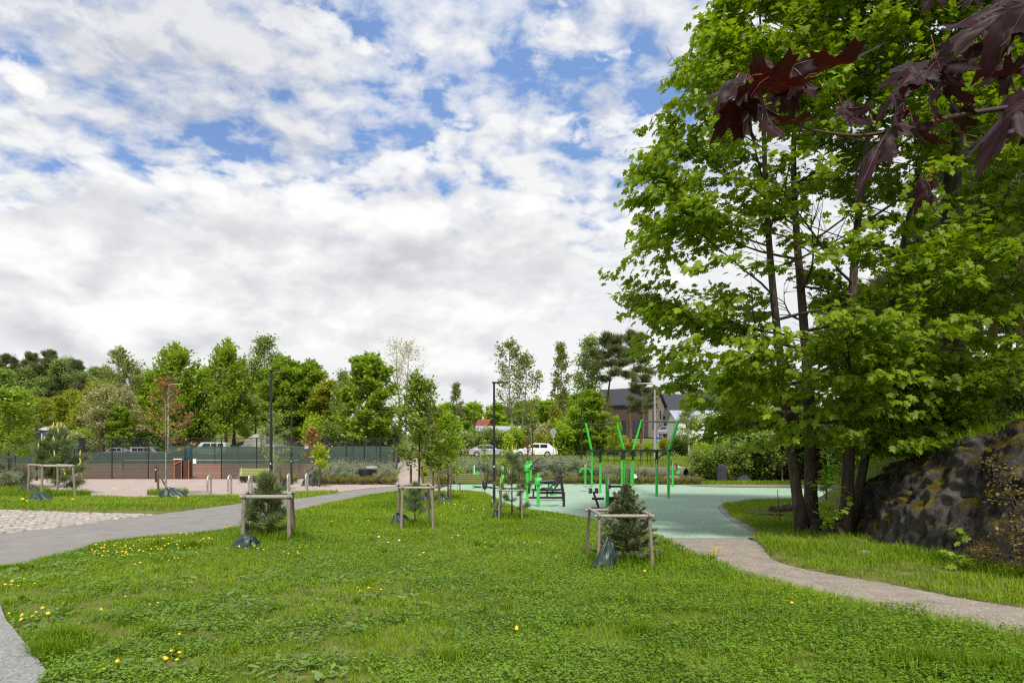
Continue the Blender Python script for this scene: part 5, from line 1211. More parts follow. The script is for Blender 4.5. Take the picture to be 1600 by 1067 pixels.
for px, Y, top in [(413, 45, 737), (660, 60, 728), (672, 57, 728), (664, 54, 733), (683, 56, 730)]:
    put('yellowbush', px, Y, 'small yellow green shrub beside the path or the plaza bench', 'shrub', top=top, group='yellow green shrubs', base=hz(X(px, Y), Y) - .03, wfac=1.3)
put('heath', 693, 40.8, 'rounded brownish shrub at the left end of the court bench', 'shrub', top=742, wfac=.8, base=-.02)

# ================================================================ signs, railing, culvert, stones, log
x, y = X(864.5, 66), 66; z = hz(x, y)
t = thing('road_sign', 'round road sign seen from behind on a grey pole', 'road sign', (x, y, z)); h = Z(676, y) - z
mb = MB(); mb.tube([(0, 0, -.05), (0, 0, h + .3)], .035, 10); mb.build('pole', GALV, t)
mb = MB(); n = 28; mb.add([(.30 * math.cos(2 * PI * k / n), yy, h + .12 + .30 * math.sin(2 * PI * k / n)) for yy in (.04, .055) for k in range(n)], [tuple(range(n)), tuple(range(n, 2 * n))[::-1]] + [(k, n + k, n + (k + 1) % n, (k + 1) % n) for k in range(n)]); mb.build('disc', GALV, t)
mb = MB(); mb.box((0, .05, h - .34), (.34, .016, .30), bv=.01); mb.build('plate', GALV, t)
x, y = X(1028, 74), 74; z = hz(x, y); t = thing('road_sign', 'pair of blue signs on a pole in front of the brown house', 'road sign', (x, y, z))
mb = MB(); mb.tube([(0, 0, 0), (0, 0, Z(677, y) - z)], .035, 10); mb.build('pole', GALV, t)
for py in (680.5, 688): mb = MB(); mb.box((0, -.05, Z(py, y) - z), (.26, .016, .42), bv=.01); f = mb.build('sign_face', BLUES, t); m2 = MB(); m2.box((0, -.066, Z(py, y) - z), (.07, .012, .22)); m2.build('symbol', WHITE, f)
t = thing('bridge_railing', 'black roadside railing over the culvert', 'railing', (0, 0, 0)); ry = 62
for px in (893, 916, 950, 960, 1001, 1012, 1016, 1046, 1075):
    xx = X(px, ry); zz = hz(xx, ry); mb = MB(); mb.box((xx, ry, zz + .5), (.06, .06, 1.1)); mb.build('post', BLACKP, t)
for dz in (.25, 1.0):
    mb = MB(); px_ = list(range(893, 1048, 12)); mb.tube([(X(p, ry), ry, hz(X(p, ry), ry) + dz) for p in px_], .03, 6); mb.build('rail', BLACKP, t)
x, y = X(1072, 51.5), 51.5
t = thing('culvert_pipe', 'concrete culvert pipe opening in the bank below the road', 'pipe', (x, y, -.12)); mb = MB(); n = 22; dirp = Vector((-.72, .69, 0)).normalized(); sd_ = Vector((dirp.y, -dirp.x, 0)); vs = []
for d_, r_ in ((0, .40), (0, .48), (4, .48)): vs += [tuple(Vector((0, 0, .55)) + dirp * d_ + sd_ * (r_ * math.cos(2 * PI * k / n)) + Vector((0, 0, r_ * math.sin(2 * PI * k / n)))) for k in range(n)]
mb.add(vs, [(q * n + k, q * n + (k + 1) % n, (q + 1) * n + (k + 1) % n, (q + 1) * n + k) for q in range(2) for k in range(n)]); mb.build('pipe_wall', CONCP, t, smooth=False)
vs = []; mb = MB()
for d_ in (0, 3.5): vs += [tuple(Vector((0, 0, .55)) + dirp * d_ + sd_ * (.40 * math.cos(2 * PI * k / n)) + Vector((0, 0, .40 * math.sin(2 * PI * k / n)))) for k in range(n)]
mb.add(vs, [(k, n + k, n + (k + 1) % n, (k + 1) % n) for k in range(n)] + [tuple(range(n, 2 * n))]); mb.build('pipe_bore', BLKWALL, t)
# rubble heap round the pipe: stones past counting
vs, fs, at_ = [], [], []; rr = np.random.default_rng(41); icoM = MB(); icoM.ico((0, 0, 0), 1, 1)
iv = np.array(icoM.v); if_ = np.array(icoM.f)
for k in range(620):
    px = rr.normal(1062, 15); Y = rr.uniform(49.6, 54.5); xx = X(px, Y)
    if abs(xx - x) < .62 and Y < 52: continue
    s_ = rr.uniform(.10, .24); j = rr.uniform(.75, 1.2, iv.shape); zz = hz(xx, Y) + .05 + .75 * max(0, 1 - ((px - 1062) / 26) ** 2) * (Y - 49.4) / 4.5
    fs.append(if_ + len(vs) * len(iv)); vs.append(iv * j * s_ * np.array((1.1, 1, .75)) + np.array((xx, Y, zz))); at_ += [rr.random()] * len(if_)
tag(np_mesh('rubble', np.concatenate(vs), np.concatenate(fs), RUBBLE, attr=at_), 'grey rubble stones heaped round the culvert pipe', 'rubble', kind='stuff')
t = thing('standing_stone', 'dark upright stone block at the edge of the alder thicket', 'stone', (X(1128, 46), 46, -.05)); mb = MB(); rs = random.Random(6); pol = [(math.cos(a) * (.34 + rs.uniform(-.05, .05)), math.sin(a) * (.30 + rs.uniform(-.05, .05))) for a in [k * PI / 4 + PI / 8 for k in range(8)]]
vs = [(x_ * q + rs.uniform(-.02, .02), y_ * q + rs.uniform(-.02, .02), z_ + rs.uniform(-.05, .05) * (z_ > .5)) for z_, q in ((0, 1.05), (.5, 1.0), (1.0, .96), (1.22, .88), (1.3, .6)) for x_, y_ in pol]
mb.add(vs, [(r_ * 8 + k, r_ * 8 + (k + 1) % 8, (r_ + 1) * 8 + (k + 1) % 8, (r_ + 1) * 8 + k) for r_ in range(4) for k in range(8)] + [tuple(range(32, 40))]); mb.build('stone', M('dark_stone', (.045, .045, .05), .9, 0, .5, 3, bmp=.5, bscale=8), t)
boulder('low_boulder', 'low dark boulder half hidden right of the standing stone', (X(1163, 47), 47, -.1), .55, .4, .55, M('dark_boulder', (.04, .04, .045), .9, 0, .5, 3, bmp=.5, bscale=8), 12.0, 22, 'stone', .2)
# fallen log
BARKL = barkmat('log_bark', (.26, .195, .14), (.075, .055, .04), 7, (.35, 2, 2)); LOGE = M('log_end', (.085, .06, .042), .9, 0, .5, 9)
xa, ya = gp(1207, 805)[:2]; xb, yb = gp(1285, 799)[:2]
t = thing('fallen_log', 'fallen log lying on bare soil left of the big maple', 'log', (xa, ya, .0)); mb = MB(); L = math.hypot(xb - xa, yb - ya); rnd = random.Random(4)
pts = [(u * (xb - xa), u * (yb - ya), .17 + .05 * u + rnd.uniform(-.01, .01)) for u in [i / 10 for i in range(11)]]; mb.tube(pts, [.155 + rnd.uniform(-.02, .03) for _ in range(11)], 16, cap=False); mb.build('bark', BARKL, t, smooth=True)
mb = MB()
for p, q in ((pts[0], pts[1]), (pts[-1], pts[-2])):
    d = (Vector(q) - Vector(p)).normalized(); mb.tube([Vector(p) - d * .012, Vector(p) + d * .02], .145, 16)
mb.build('cut_end', LOGE, t)
mb = MB(); mb.tube([(.35, .02, .3), (.42, -.12, .36), (.46, -.2, .38)], [.045, .04, .03], 8); mb.build('branch_stub', BARKL, t)
x, y = gp(1219, 822)[:2]
t = thing('thin_stake', 'thin dark stick standing in front of the fallen log', 'stake', (x, y, 0)); mb = MB(); mb.tube([(0, 0, -.05), (-.04, 0, .5), (-.075, 0, Z(765, y))], [.012, .012, .009], 8); mb.build('stick', BARKD, t)
G_MULCH = groundmat('bark_mulch', [(.3, (.10, .065, .045)), (.55, (.17, .115, .085)), (.75, (.24, .17, .13))], 3, bscale=40, bd=.03)
sheet('bare_soil', area_ccw(catmull([(xa - .7, ya - .5), (xa + .5, ya - .9), (xa + 2, ya - .6), (xa + 3.2, ya + .6), (xa + 2, ya + 2.0), (xa + .2, ya + 1.4), (xa - .8, ya + .5)], 5)), .115, G_MULCH)

# ================================================================ fitness equipment
# ---- pull up frame
def P2(px, py): return Vector(gp(px, py))
t = thing('pull_up_frame', 'tall green pull up frame with two splayed overhead bars', 'pull up bar', (X(985, 33), 33, 0)); o_ = Vector(t.location)
A, B, C1, C2, D_, E, Fp = P2(924.5, 761.5), P2(938, 770.5), P2(971.5, 757.5), P2(975, 756.8), P2(989, 759.5), P2(1026, 775.5), P2(1044.6, 778.5)
def zpx(v, py): return CH + (HZ - py) / F * v.y
uprights = []
for v, tp_, top in ((A, 703, (915, 660.5)), (B, 703, None), (C1, 703, None), (C2, 702, (963.5, 660)), (D_, 703, (1003, 655.5)), (E, 703, None), (Fp, 703, (1060, 656))):
    zt = zpx(v, tp_); mb = MB(); a = v - o_
    mb.box((a.x, a.y, zt / 2), (.105, .105, zt), bv=.012)
    if top:
        tx = X(top[0], v.y) ; mb2 = MB()
        up = Vector((tx, v.y, zpx(v, top[1]))) - o_; lo = a + Vector((0, 0, zt - .02)); mb.tube([lo, lo + (up - lo) * .5, up], .062, 12); uprights.append((v, up))
    pst = mb.build('post', GREENP, t)
    mb = MB()
    for k in range(int((zt - .5) / .09)): mb.tube([(a.x, a.y - .056, .3 + k * .09), (a.x, a.y - .05, .3 + k * .09)], .013, 6)
    mb.build('hole_row', BLACKP, pst)
    if v in (B, C1, C2, D_, E): mb = MB(); mb.box((a.x, a.y, zt - .32), (.118, .118, .62), bv=.006); mb.build('sleeve', BLACKP, t)
for i, j in ((0, 1), (2, 3)):
    mb = MB(); p, q = uprights[i][1], uprights[j][1]; dd = (q - p).normalized() * .1; mb.tube([p + Vector((0, 0, -.1)), q + Vector((0, 0, -.1))], .048, 10); mb.build('pull_bar', BLACKP, t)
top = lambda v, dz=0: Vector((v.x - o_.x, v.y - o_.y, zpx(v, 703.5) + dz))
for p, q in ((A, C2), (B, E), (A, B), (C2, D_), (D_, E), (E, Fp), (D_, Fp)):
    mb = MB(); a, b = top(p), top(q); dd = (b - a).normalized(); mb.beam(a - dd * .3, b + dd * .3, .08, .09, bv=.01); mb.build('top_beam', BLACKP, t)
for v, dx in ((A, .5), (B, -.4), (C1, -.5), (D_, .5), (E, .5)):
    mb = MB(); a = top(v); mb.beam(a + Vector((0, 0, -.42)), a + Vector((dx, .05, -.04)), .05, .05); mb.build('brace', BLACKP, t)
a = top(B); b = top(Fp)
lad = MB()
for k in range(7):
    u = k / 6; p = a.lerp(b, u) + Vector((0, .5, -.06)); lad.tube([p - Vector((.0, .35, 0)), p + Vector((0, .35, 0))], .018, 6)
lad.build('ladder_rungs', BLACKP, t)
for v, px, py in ((E, 1026, 725), (C1, 971, 728)):
    mb = MB(); a = v - o_; mb.box((a.x - .02, a.y - .062, zpx(v, py)), (.05, .012, .42)); mb.build('instruction_plate', STEEL, t)

def machine(label, px, py, rz=0.0):
    x, y = gp(px, py)[:2]; return thing('fitness_machine', label, 'fitness machine', (x, y, .012), rz)
# ---- lever press with bench, taller post (left) and its twin in front
def lever(label, px, py, hp, fl, arm_up, seat, rz=0.0):
    t = machine(label, px, py, rz)
    mb = MB(); mb.box((0, 0, hp / 2), (.115, .115, hp), bv=.012); mb.build('post', GREENP, t)
    mb = MB(); mb.box((0, -.02, hp - .30), (.30, .22, .27), bv=.03); hd = mb.build('gear_box', GREENP, t)
    mb = MB()
    for q in (-.06, 0, .06): mb.box((q + .02, -.135, hp - .22 + q * .3), (.02, .012, .09))
    mb.build('stripes', WHITE, hd)
    mb = MB(); mb.tube([(-.16, -.02, hp - .3), (-.32, -.02, hp - .32)], .05, 10); mb.tube([(-.32, -.02, hp - .32), (-.36, -.02, hp - .75)], [.035, .05], 10); mb.build('weight_arm', BLACKP, t)
    mb = MB()
    if arm_up:
        for q in (-.12, .12): mb.tube([(.06, q, hp - .36), (.30, q, hp - .05), (.50, q, hp + .12), (.66, q, hp + .14)], .028, 8)
    else:
        for q in (-.16, .16): mb.tube([(.05, q, hp - .30), (.6, q, hp - .26), (fl * .72, q, hp - .16), (fl * .80, q, hp - .08), (fl * 1.0, q, hp - .13)], .03, 8)
        mb.tube([(fl, -.16, hp - .13), (fl, .16, hp - .13)], .03, 8)
    mb.build('lever', BLACKP, t)
    zf = .52 if seat else .13
    mb = MB(); mb.beam((0, 0, zf), (fl, 0, zf), .09, .09, bv=.01); mb.beam((fl, 0, 0), (fl, 0, zf + .03), .09, .09, bv=.01); mb.build('frame', BLACKP, t)
    if not seat:
        mb = MB(); mb.beam((fl, 0, .1), (fl * .90, 0, hp - .42), .08, .08, bv=.01); mb.beam((.25, 0, .1), (.25, 0, .42), .07, .07); mb.beam((.22, 0, .44), (fl * .93, 0, .46), .07, .07); mb.build('stay', BLACKP, t)
    mb = MB(); mb.box((fl * .55, 0, (zf if seat else .40) + .12), (.48, .34, .06), bv=.02); mb.beam((fl * .55, 0, zf), (fl * .55, 0, (zf if seat else .40) + .1), .06); mb.build('seat', BLACKP, t)
    mb = MB(); mb.box((fl * .82, 0, (zf if seat else .40) + .42), (.06, .32, .46), Matrix.Rotation(.5, 3, 'Y'), bv=.02); mb.beam((fl * .6, 0, (zf if seat else .40) + .1), (fl * .82, 0, (zf if seat else .40) + .4), .05); mb.build('back_pad', BLACKP, t)
    mb = MB(); mb.box((fl * .60, -.05, (zf if seat else .40) - .06), (.28, .2, .05), Matrix.Rotation(-.15, 3, 'Y'), bv=.01); mb.build('foot_rest', GREENP, t)
    return t
lever('green lever press machine with two handles pointing up', 824, 782.5, 1.66, 1.50, True, False)
lever('nearest green lever machine with a long black bench frame', 841, 792, 1.24, .95, False, True)
lever('green rowing lever machine behind the lever press', 829, 769, 1.62, 1.7, False, False, .12)
# ---- twin post press by the bench
t = machine('twin post machine with white capped green posts behind the bench', 762, 763)
for xx, h in ((-.80, 1.30), (.82, 1.24)):
    mb = MB(); mb.box((xx, 0, h / 2), (.11, .11, h), bv=.012); mb.build('post', GREENP, t)
    mb = MB(); mb.box((xx + .06, -.01, h - .33), (.03, .10, .66)); mb.build('plate', WHITE, t)
    mb = MB(); mb.tube([(xx + .22, -.12, .82), (xx + .22, .12, .82)], .13, 14); mb.build('hub', GREENP, t)
mb = MB(); mb.beam((-1.25, 0, .80), (1.6, 0, .76), .08, .06); mb.beam((.0, 0, .78), (-.04, 0, .4), .06); mb.build('bar', BLACKP, t)
mb = MB(); mb.beam((-.8, 0, .09), (.25, -.1, .07), .08); mb.box((.35, -.15, .03), (.4, .3, .05), bv=.01); mb.build('foot_frame', BLACKP, t)
mb = MB(); mb.box((.03, 0, .42), (.36, .34, .07), bv=.02); mb.build('seat', BLACKP, t)
# ---- far machine with green handles next to the lamp
t = machine('green machine with drooping green handles beside the far lamp post', 914.5, 757)
mb = MB(); mb.box((0, 0, .45), (.12, .12, .9), bv=.012); mb.build('post', GREENP, t)
mb = MB(); mb.box((0, 0, 1.08), (.12, .125, .36), bv=.02); mb.build('post_cap', STEEL, t)
for s_ in (-1, 1):
    mb = MB(); mb.beam((s_ * .07, 0, .98), (s_ * .30, -.02, 1.0), .11, .10, bv=.02); mb.beam((s_ * .26, -.02, .98), (s_ * .34, -.05, .74), .09, .09, bv=.02); mb.build('handle', GREENP, t)
mb = MB(); mb.beam((.34, 0, .95), (.36, .05, .02), .07); mb.beam((0, 0, .08), (.36, .05, .05), .08); mb.beam((.3, 0, .88), (.95, .05, .82), .05); mb.build('frame', BLACKP, t)
# ---- back extension bench in front of the pull up frame
x, y = X(937, 24.2), 24.2
t = thing('exercise_bench', 'black back extension bench with small pads behind the spruce guard', 'exercise bench', (x, y, .012))
zq = lambda py: Z(py, y) - .012
xq = lambda px: X(px, y) - x
for q in (922.5, 932): mb = MB(); mb.box((xq(q), 0, zq(766.5)), (.13, .04, .20), Matrix.Rotation(-.35, 3, 'X') @ Matrix.Rotation(.12, 3, 'Y'), bv=.02); mb.build('pad', BLACKP, t)
mb = MB(); mb.beam((xq(927), 0, zq(768)), (xq(935), -.12, .05), .07, .06, bv=.01); mb.box((xq(935), -.1, .03), (.5, .5, .05), bv=.01); mb.build('stem', BLACKP, t)
mb = MB(); mb.tube([(xq(924.5), -.08, zq(778.5)), (xq(943.5), -.08, zq(778.5))], .045, 12); mb.build('leg_roller', BLACKP, t)
for py in (787, 791.5): mb = MB(); mb.tube([(xq(923), -.09, zq(py)), (xq(943), -.09, zq(py))], .012, 8); mb.build('foot_bar', STEEL, t)
for a, b in (((921, 766), (907.5, 766.5)), ((934, 766), (940, 768))): mb = MB(); mb.tube([(xq(a[0]), -.02, zq(a[1])), (xq((a[0] + b[0]) / 2), -.03, zq(b[1] + .6)), (xq(b[0]), -.05, zq(b[1]))], .016, 8); mb.build('handle', STEEL, t)
x, y = X(949, 25), 25
t = thing('sit_up_station', 'green post station with a black box seat beside the back extension bench', 'exercise station', (x, y, .012))
h = Z(744, y); mb = MB(); mb.box((0, 0, h / 2), (.13, .12, h), bv=.012); mb.build('post', GREENP, t); mb = MB(); mb.box((.03, -.064, h - .26), (.075, .012, .48)); mb.build('plate', STEEL, t)
mb = MB(); mb.tube([(.05, 0, h - .38), (.9, .05, h - .39)], .04, 10); mb.lathe([(.075, h - .46), (.075, h - .32)], 12, (.05, 0, 0)); mb.build('bar', BLACKP, t)
mb = MB(); mb.box((.24, -.1, .36), (.42, .45, .06), Matrix.Rotation(-.12, 3, 'X'), bv=.02); mb.box((.24, -.05, .18), (.34, .3, .32), bv=.02); mb.build('box_seat', BLACKP, t)
# ---- machine behind the pull up frame, machine right of it, machine behind the maple
t = machine('green machine with a white hub behind the pull up frame', 986, 757.5); mb = MB(); mb.box((0, 0, .66), (.11, .11, 1.32), bv=.012); mb.build('post', GREENP, t); mb = MB(); mb.box((-.03, -.06, 1.1), (.06, .012, .42)); mb.build('plate', STEEL, t)
mb = MB(); mb.tube([(.24, -.12, .55), (.24, .06, .55)], .14, 14); mb.build('hub', WHITE, t); mb = MB(); mb.beam((-.12, 0, .42), (.42, 0, .40), .07); mb.beam((.42, 0, .4), (.44, 0, 0), .06); mb.build('frame', BLACKP, t); mb = MB(); mb.tube([(.24, -.1, .66), (.46, -.1, .5)], .03, 8); mb.build('crank', BLACKP, t)
t = machine('green machine with a black frame right of the pull up frame', 1051, 760); mb = MB(); mb.box((0, 0, .55), (.10, .11, 1.1), bv=.012); mb.build('post', GREENP, t); mb = MB(); mb.box((-.0, 0, 1.22), (.10, .11, .24), bv=.01); mb.build('post_cap', STEEL, t)
mb = MB(); mb.beam((-.35, 0, 1.30), (.25, 0, 1.32), .05); mb.beam((.24, 0, 1.32), (.28, 0, .85), .06); mb.beam((-.12, 0, .95), (.3, 0, .92), .05); mb.beam((.06, .05, 1.3), (.06, .05, 0), .05); mb.beam((-.1, 0, 1.3), (-.1, 0, 1.62), .05); mb.build('frame', BLACKP, t); mb = MB(); mb.tube([(.31, -.08, .86), (.31, .06, .86)], .11, 12); mb.build('hub', GREENP, t); mb = MB(); mb.beam((.34, 0, 1.1), (.36, 0, .8), .035); mb.build('handle', STEEL, t)
t = machine('green machine with a black screen seen between the big maple stems', 1309, 763)
for s_ in (-1, 1):
    mb = MB(); mb.box((s_ * .52, 0, .75), (.11, .11, 1.5), bv=.012); mb.build('post', GREENP, t)
for z_ in (.62, 1.28): mb = MB(); mb.beam((-.46, 0, z_), (.46, 0, z_ - .1), .10, .10); mb.build('cross_beam', GREENP, t)
mb = MB(); mb.box((.1, -.08, .98), (.7, .05, .42), bv=.02); mb.box((.42, -.06, 1.3), (.5, .07, .22), bv=.02); mb.build('panel', BLACKP, t)
# ================================================================ far trees, placed from left to right
G1 = 'pines on the wooded hill'
for i, (px, Y, top, k) in enumerate([(4, 150, 556, 'pine'), (48, 165, 556, 'tallpine'), (80, 160, 553, 'tallpine'), (118, 150, 566, 'pine'), (152, 170, 578, 'tallpine'), (-22, 150, 560, 'pine'), (-60, 150, 560, 'pine'), (92, 140, 578, 'tallpine'), (30, 140, 580, 'pine'), (128, 140, 592, 'tallpine'), (36, 158, 566, 'pine'), (56, 142, 572, 'pine'), (112, 145, 582, 'tallpine'), (164, 158, 584, 'pine'), (178, 165, 588, 'tallpine'), (72, 145, 566, 'tallpine')]):
    put(k, px, Y, 'dark pine standing in the mixed wood on the far left hill', top=top, group=G1, wfac=.9)
put('spruce', 22, 155, 'pointed dark spruce among the pines at the left end of the hill', top=552, wfac=1.2)
put('spruce', 74, 175, 'spruce tip rising above the pines beside the red barked pine', top=551, wfac=1.0)
for px_, Y_, tp_ in [(52, 168, 552), (100, 172, 556), (120, 160, 566), (128, 170, 566)]: put('spruce', px_, Y_, 'pointed spruce in the middle of the hill wood', top=tp_, wfac=1.15, group='spruces on the wooded hill')
G2 = 'birches on the wooded hill'
for px, Y, top in [(92, 140, 562), (40, 140, 575), (66, 138, 590), (130, 142, 582), (170, 150, 578), (18, 138, 592), (110, 165, 560), (146, 160, 575), (165, 175, 572), (215, 180, 575), (240, 180, 582), (50, 180, 556)]:
    put('birch', px, Y, 'pale green birch growing among the hill pines', top=top, group=G2, wfac=1.3)
put('birch', 3, 105, 'broad weeping light green birch at the left edge of the hill', top=578, wfac=2.1)
G3 = 'olive spring trees below the hill'
for px, Y, top in [(40, 118, 620), (66, 112, 625), (95, 122, 622), (150, 120, 600), (132, 112, 628), (112, 128, 612), (240, 118, 590), (-20, 110, 620), (185, 125, 605)]:
    put('olive', px, Y, 'olive yellow spring tree at the foot of the wooded hill', top=top, group=G3, wfac=1.5)
for px, Y, top in [(108, 125, 596), (118, 132, 590)]:
    put('bare', px, Y, 'thin grey dead tree on the slope behind the tennis court', top=top, group='dead trees on the slope', wfac=.8)
put('aspen', 190, 104, 'tall aspen with a loose pale top behind the rounded silver willow', top=545, wfac=1.1)
put('catkin', 162, 96, 'rounded silver grey willow in front of the wooded hill', top=618, wfac=1.15)
put('catkin', 190, 98, 'second silver grey willow half behind a bright green maple', top=622, wfac=.95)
put('maple', 187, 94, 'small bright maple overlapping the silver grey willows', top=640, wfac=.9)
put('spiky', 272, 102, 'sallow with upright shoots behind the copper leaved sapling', top=556, wfac=1.15)
put('broad', 238, 104, 'mid green tree between the aspen and the copper leaved sapling', top=590, wfac=.9)
put('broad', 296, 107, 'bright green tree behind the grey street light', top=600, wfac=1.05)
put('broad', 322, 108, 'fresh green tree left of the pale knoll rock', top=585, wfac=.9)
put('spiky', 352, 104, 'tall sallow with brush like top beside the tallest birch', top=550, wfac=1.0)
put('broad', 366, 112, 'large bright green tree over the pale knoll rock', top=572, wfac=1.15)
put('birch', 414, 108, 'tallest birch rising above the trees behind the front lamp post', top=526, wfac=1.5)
put('maple', 446, 102, 'mid green maple right of the tallest birch', top=574, wfac=1.05)
put('maple', 482, 104, 'mid green maple with a bare pale branch end on top', top=578, wfac=1.05)
put('bare', 483, 104, 'bare pale branch end sticking out of the maple crown', top=575, wfac=.5)
put('olive', 512, 100, 'yellowish tree in the gap left of the round dark maple', top=597, wfac=1.7)
put('birch', 536, 98, 'slender birch with a white trunk left of the round dark maple', top=580, wfac=1.0)
put('maple', 574, 88, 'dense round maple at the right end of the tennis court trees', top=568, wfac=1.0)
put('olive', 604, 95, 'yellowish tree between the round maple and the budding poplar', top=640, wfac=1.7)
put('budding', 628, 100, 'tall budding poplar with a domed nearly bare crown', top=543, wfac=1.25)
put('slimaspen', 714, 92, 'thin loose aspen right of the young path side trees', top=598, wfac=1.2)
put('olive', 690, 96, 'yellowish tree behind the young path side trees', top=640, wfac=1.6)
put('broad', 400, 122, 'green tree in the row on top of the knoll', top=590, wfac=.9)
put('broad', 545, 116, 'green tree filling the row behind the slender birch', top=598, wfac=1.0)
put('broad', 470, 120, 'green tree filling the row behind the two mid green maples', top=586, wfac=1.0)
G4 = 'bushes behind the tennis court'
for px, Y, top, k in [(250, 102, 655, 'greenbush'), (300, 104, 655, 'thicket'), (285, 104, 650, 'greenbush'), (485, 103, 655, 'thicket'), (500, 97, 650, 'greenbush'), (525, 96, 660, 'thicket'), (555, 98, 655, 'thicket'), (600, 96, 660, 'thicket'), (222, 100, 660, 'thicket'), (130, 100, 672, 'greenbush'), (30, 98, 660, 'olivebush'), (5, 98, 650, 'greenbush')]:
    put(k, px, Y, 'leafy bush growing behind the rear tennis court fence', 'bush', top=top, group=G4, wfac=1.25)
# far line beyond the road
G5 = 'distant trees beyond the road'
for px, Y, top, k, wf in [(736, 210, 635, 'broad', 1.4), (748, 230, 632, 'birch', 1.0), (762, 240, 632, 'spruce', 1.0), (780, 220, 636, 'broad', 1.3), (795, 240, 638, 'pine', 1.3), (812, 200, 634, 'broad', 1.4), (835, 210, 630, 'broad', 1.3), (856, 180, 632, 'maple', 1.2), (722, 190, 640, 'maple', 1.0), (700, 200, 636, 'broad', 1.4), (880, 190, 620, 'broad', 1.2), (905, 190, 620, 'maple', 1.2), (1048, 220, 600, 'birch', 1.5), (1080, 200, 604, 'pine', 1.5), (1120, 200, 600, 'broad', 1.4), (1160, 190, 590, 'pine', 1.5), (670, 210, 640, 'broad', 1.4), (650, 200, 640, 'birch', 1.5), (770, 215, 650, 'maple', 1.4)]:
    put(k, px, Y, 'distant green tree on the skyline beyond the road', top=top, group=G5, wfac=wf)
put('spruce', 741, 185, 'thin dark column shaped tree beside a pale pole on the skyline', top=634, wfac=.35)
put('aspen', 805, 84, 'leaning aspen with a wide airy crown right of the middle lamp post', top=534, wfac=1.0, rz=.2)
put('slimaspen', 874, 92, 'slim tall aspen standing alone against the clouds', top=534, wfac=1.0)
put('birch', 922, 100, 'birch left of the pair of tall pines', top=527, wfac=1.2)
put('tallpine', 950, 96, 'broad dark pine at the left of the brown house', top=530, wfac=1.25)
put('tallpine', 986, 104, 'tallest dark pine over the roof of the brown house', top=526, wfac=1.05)
put('pine', 1002, 86, 'shorter pine in front of the brown house wall', top=588, wfac=1.3)
put('maple', 925, 78, 'yellow green maple in front of the pair of tall pines', top=620, wfac=1.0)
put('broad', 900, 80, 'bright green tree beside the left pull up bar', top=640, wfac=.85)
put('broad', 962, 76, 'small yellow green tree between the pull up bars', top=655, wfac=.7)
put('olive', 868, 82, 'upright olive green tree behind the round road sign', top=636, wfac=1.1)
put('birch', 1076, 76, 'young birch in front of the white building', top=612, wfac=1.2)
put('bare', 1005, 79, 'bare slim trunk beside the brown house', top=600, wfac=.5)
G6 = 'bushes across the road'
for px, Y, top, k in [(722, 78, 672, 'flowerbush'), (738, 79, 678, 'thicket'), (757, 82, 668, 'thicket'), (778, 84, 672, 'silver'), (792, 80, 672, 'thicket'), (812, 82, 668, 'greenbush'), (832, 84, 665, 'flowerbush'), (850, 80, 676, 'olivebush'), (884, 79, 660, 'greenbush'), (905, 79, 668, 'greenbush'), (935, 80, 672, 'greenbush'), (958, 82, 676, 'olivebush'), (985, 78, 690, 'olivebush'), (1015, 82, 690, 'greenbush'), (1045, 80, 684, 'olivebush'), (1090, 78, 690, 'greenbush'), (1120, 80, 680, 'olivebush'), (700, 82, 676, 'greenbush'), (683, 82, 672, 'thicket'), (1065, 80, 680, 'thicket'), (1150, 78, 670, 'greenbush')]:
    put(k, px, Y, 'leafy bush on the far side of the road', 'bush', top=top, group=G6, wfac=1.3)
G7 = 'alder bushes behind the rubber court'
for px, Y, top, k in [(1100, 52, 700, 'thicket'), (1125, 54, 688, 'greenbush'), (1150, 50, 690, 'thicket'), (1172, 53, 670, 'thicket'), (1195, 51, 650, 'thicket'), (1218, 54, 632, 'olivebush'), (1240, 52, 640, 'thicket'), (1265, 54, 628, 'thicket'), (1290, 52, 640, 'greenbush'), (1315, 54, 630, 'thicket'), (1340, 52, 640, 'thicket'), (1365, 50, 640, 'thicket'), (1110, 58, 690, 'greenbush'), (1160, 60, 620, 'thicket'), (1210, 60, 620, 'olivebush'), (1390, 54, 620, 'thicket'), (1420, 52, 620, 'olivebush')]:
    put(k, px, Y, 'leafy alder bush in the thicket behind the green rubber court', 'bush', top=top, group=G7, wfac=1.2)
put('birch', 1222, 50, 'young white trunked birch in front of the thicket left of the big maple', top=640, wfac=.8)
G8 = 'tall pines behind the big maple'
for px, Y, top in [(1318, 46, 470), (1375, 48, 440), (1420, 40, 430), (1480, 42, 330), (1552, 36, 160), (1600, 30, 60), (1660, 30, 60), (1530, 50, 330), (1630, 42, 180), (1690, 36, 100)]:
    put('pine', px, Y, 'brownish pine seen through and behind the big maple crown', top=top, group=G8, wfac=1.25)
bigp = put('tallpine', 1496, 17.5, 'thick trunked pine leaning on top of the rock outcrop', top=-260, wfac=1.7, rz=1.0)
for c_ in bigp.children:
    if c_.name.startswith('trunk'): c_.data = c_.data.copy(); c_.data.materials[0] = barkmat('plated_pine_bark', (.17, .135, .11), (.03, .022, .018), 5, (1.6, 1.6, .45), 1.0)
G14 = 'unseen shade trees added beyond the right edge'
for x_, y_, hh, k in [(14.5, 8.0, 1.15, 'tallpine'), (17.5, 11.5, 1.2, 'pine'), (13.2, 2.8, 1.1, 'tallpine'), (18.5, 6.0, 1.2, 'pine')]:  # unseen pines, added out of view so that they shade the rock
    t_, tree_, us_ = PROTO[k]; copy_thing(t_, (x_, y_, hz(x_, y_) - .1), x_, (hh * 1.2, hh * 1.2, hh * 1.15), 'unseen pine added beyond the right edge to shade the rock', G14, tree_)['category'] = 'tree'
G9 = 'bushes on the hill behind the rock'
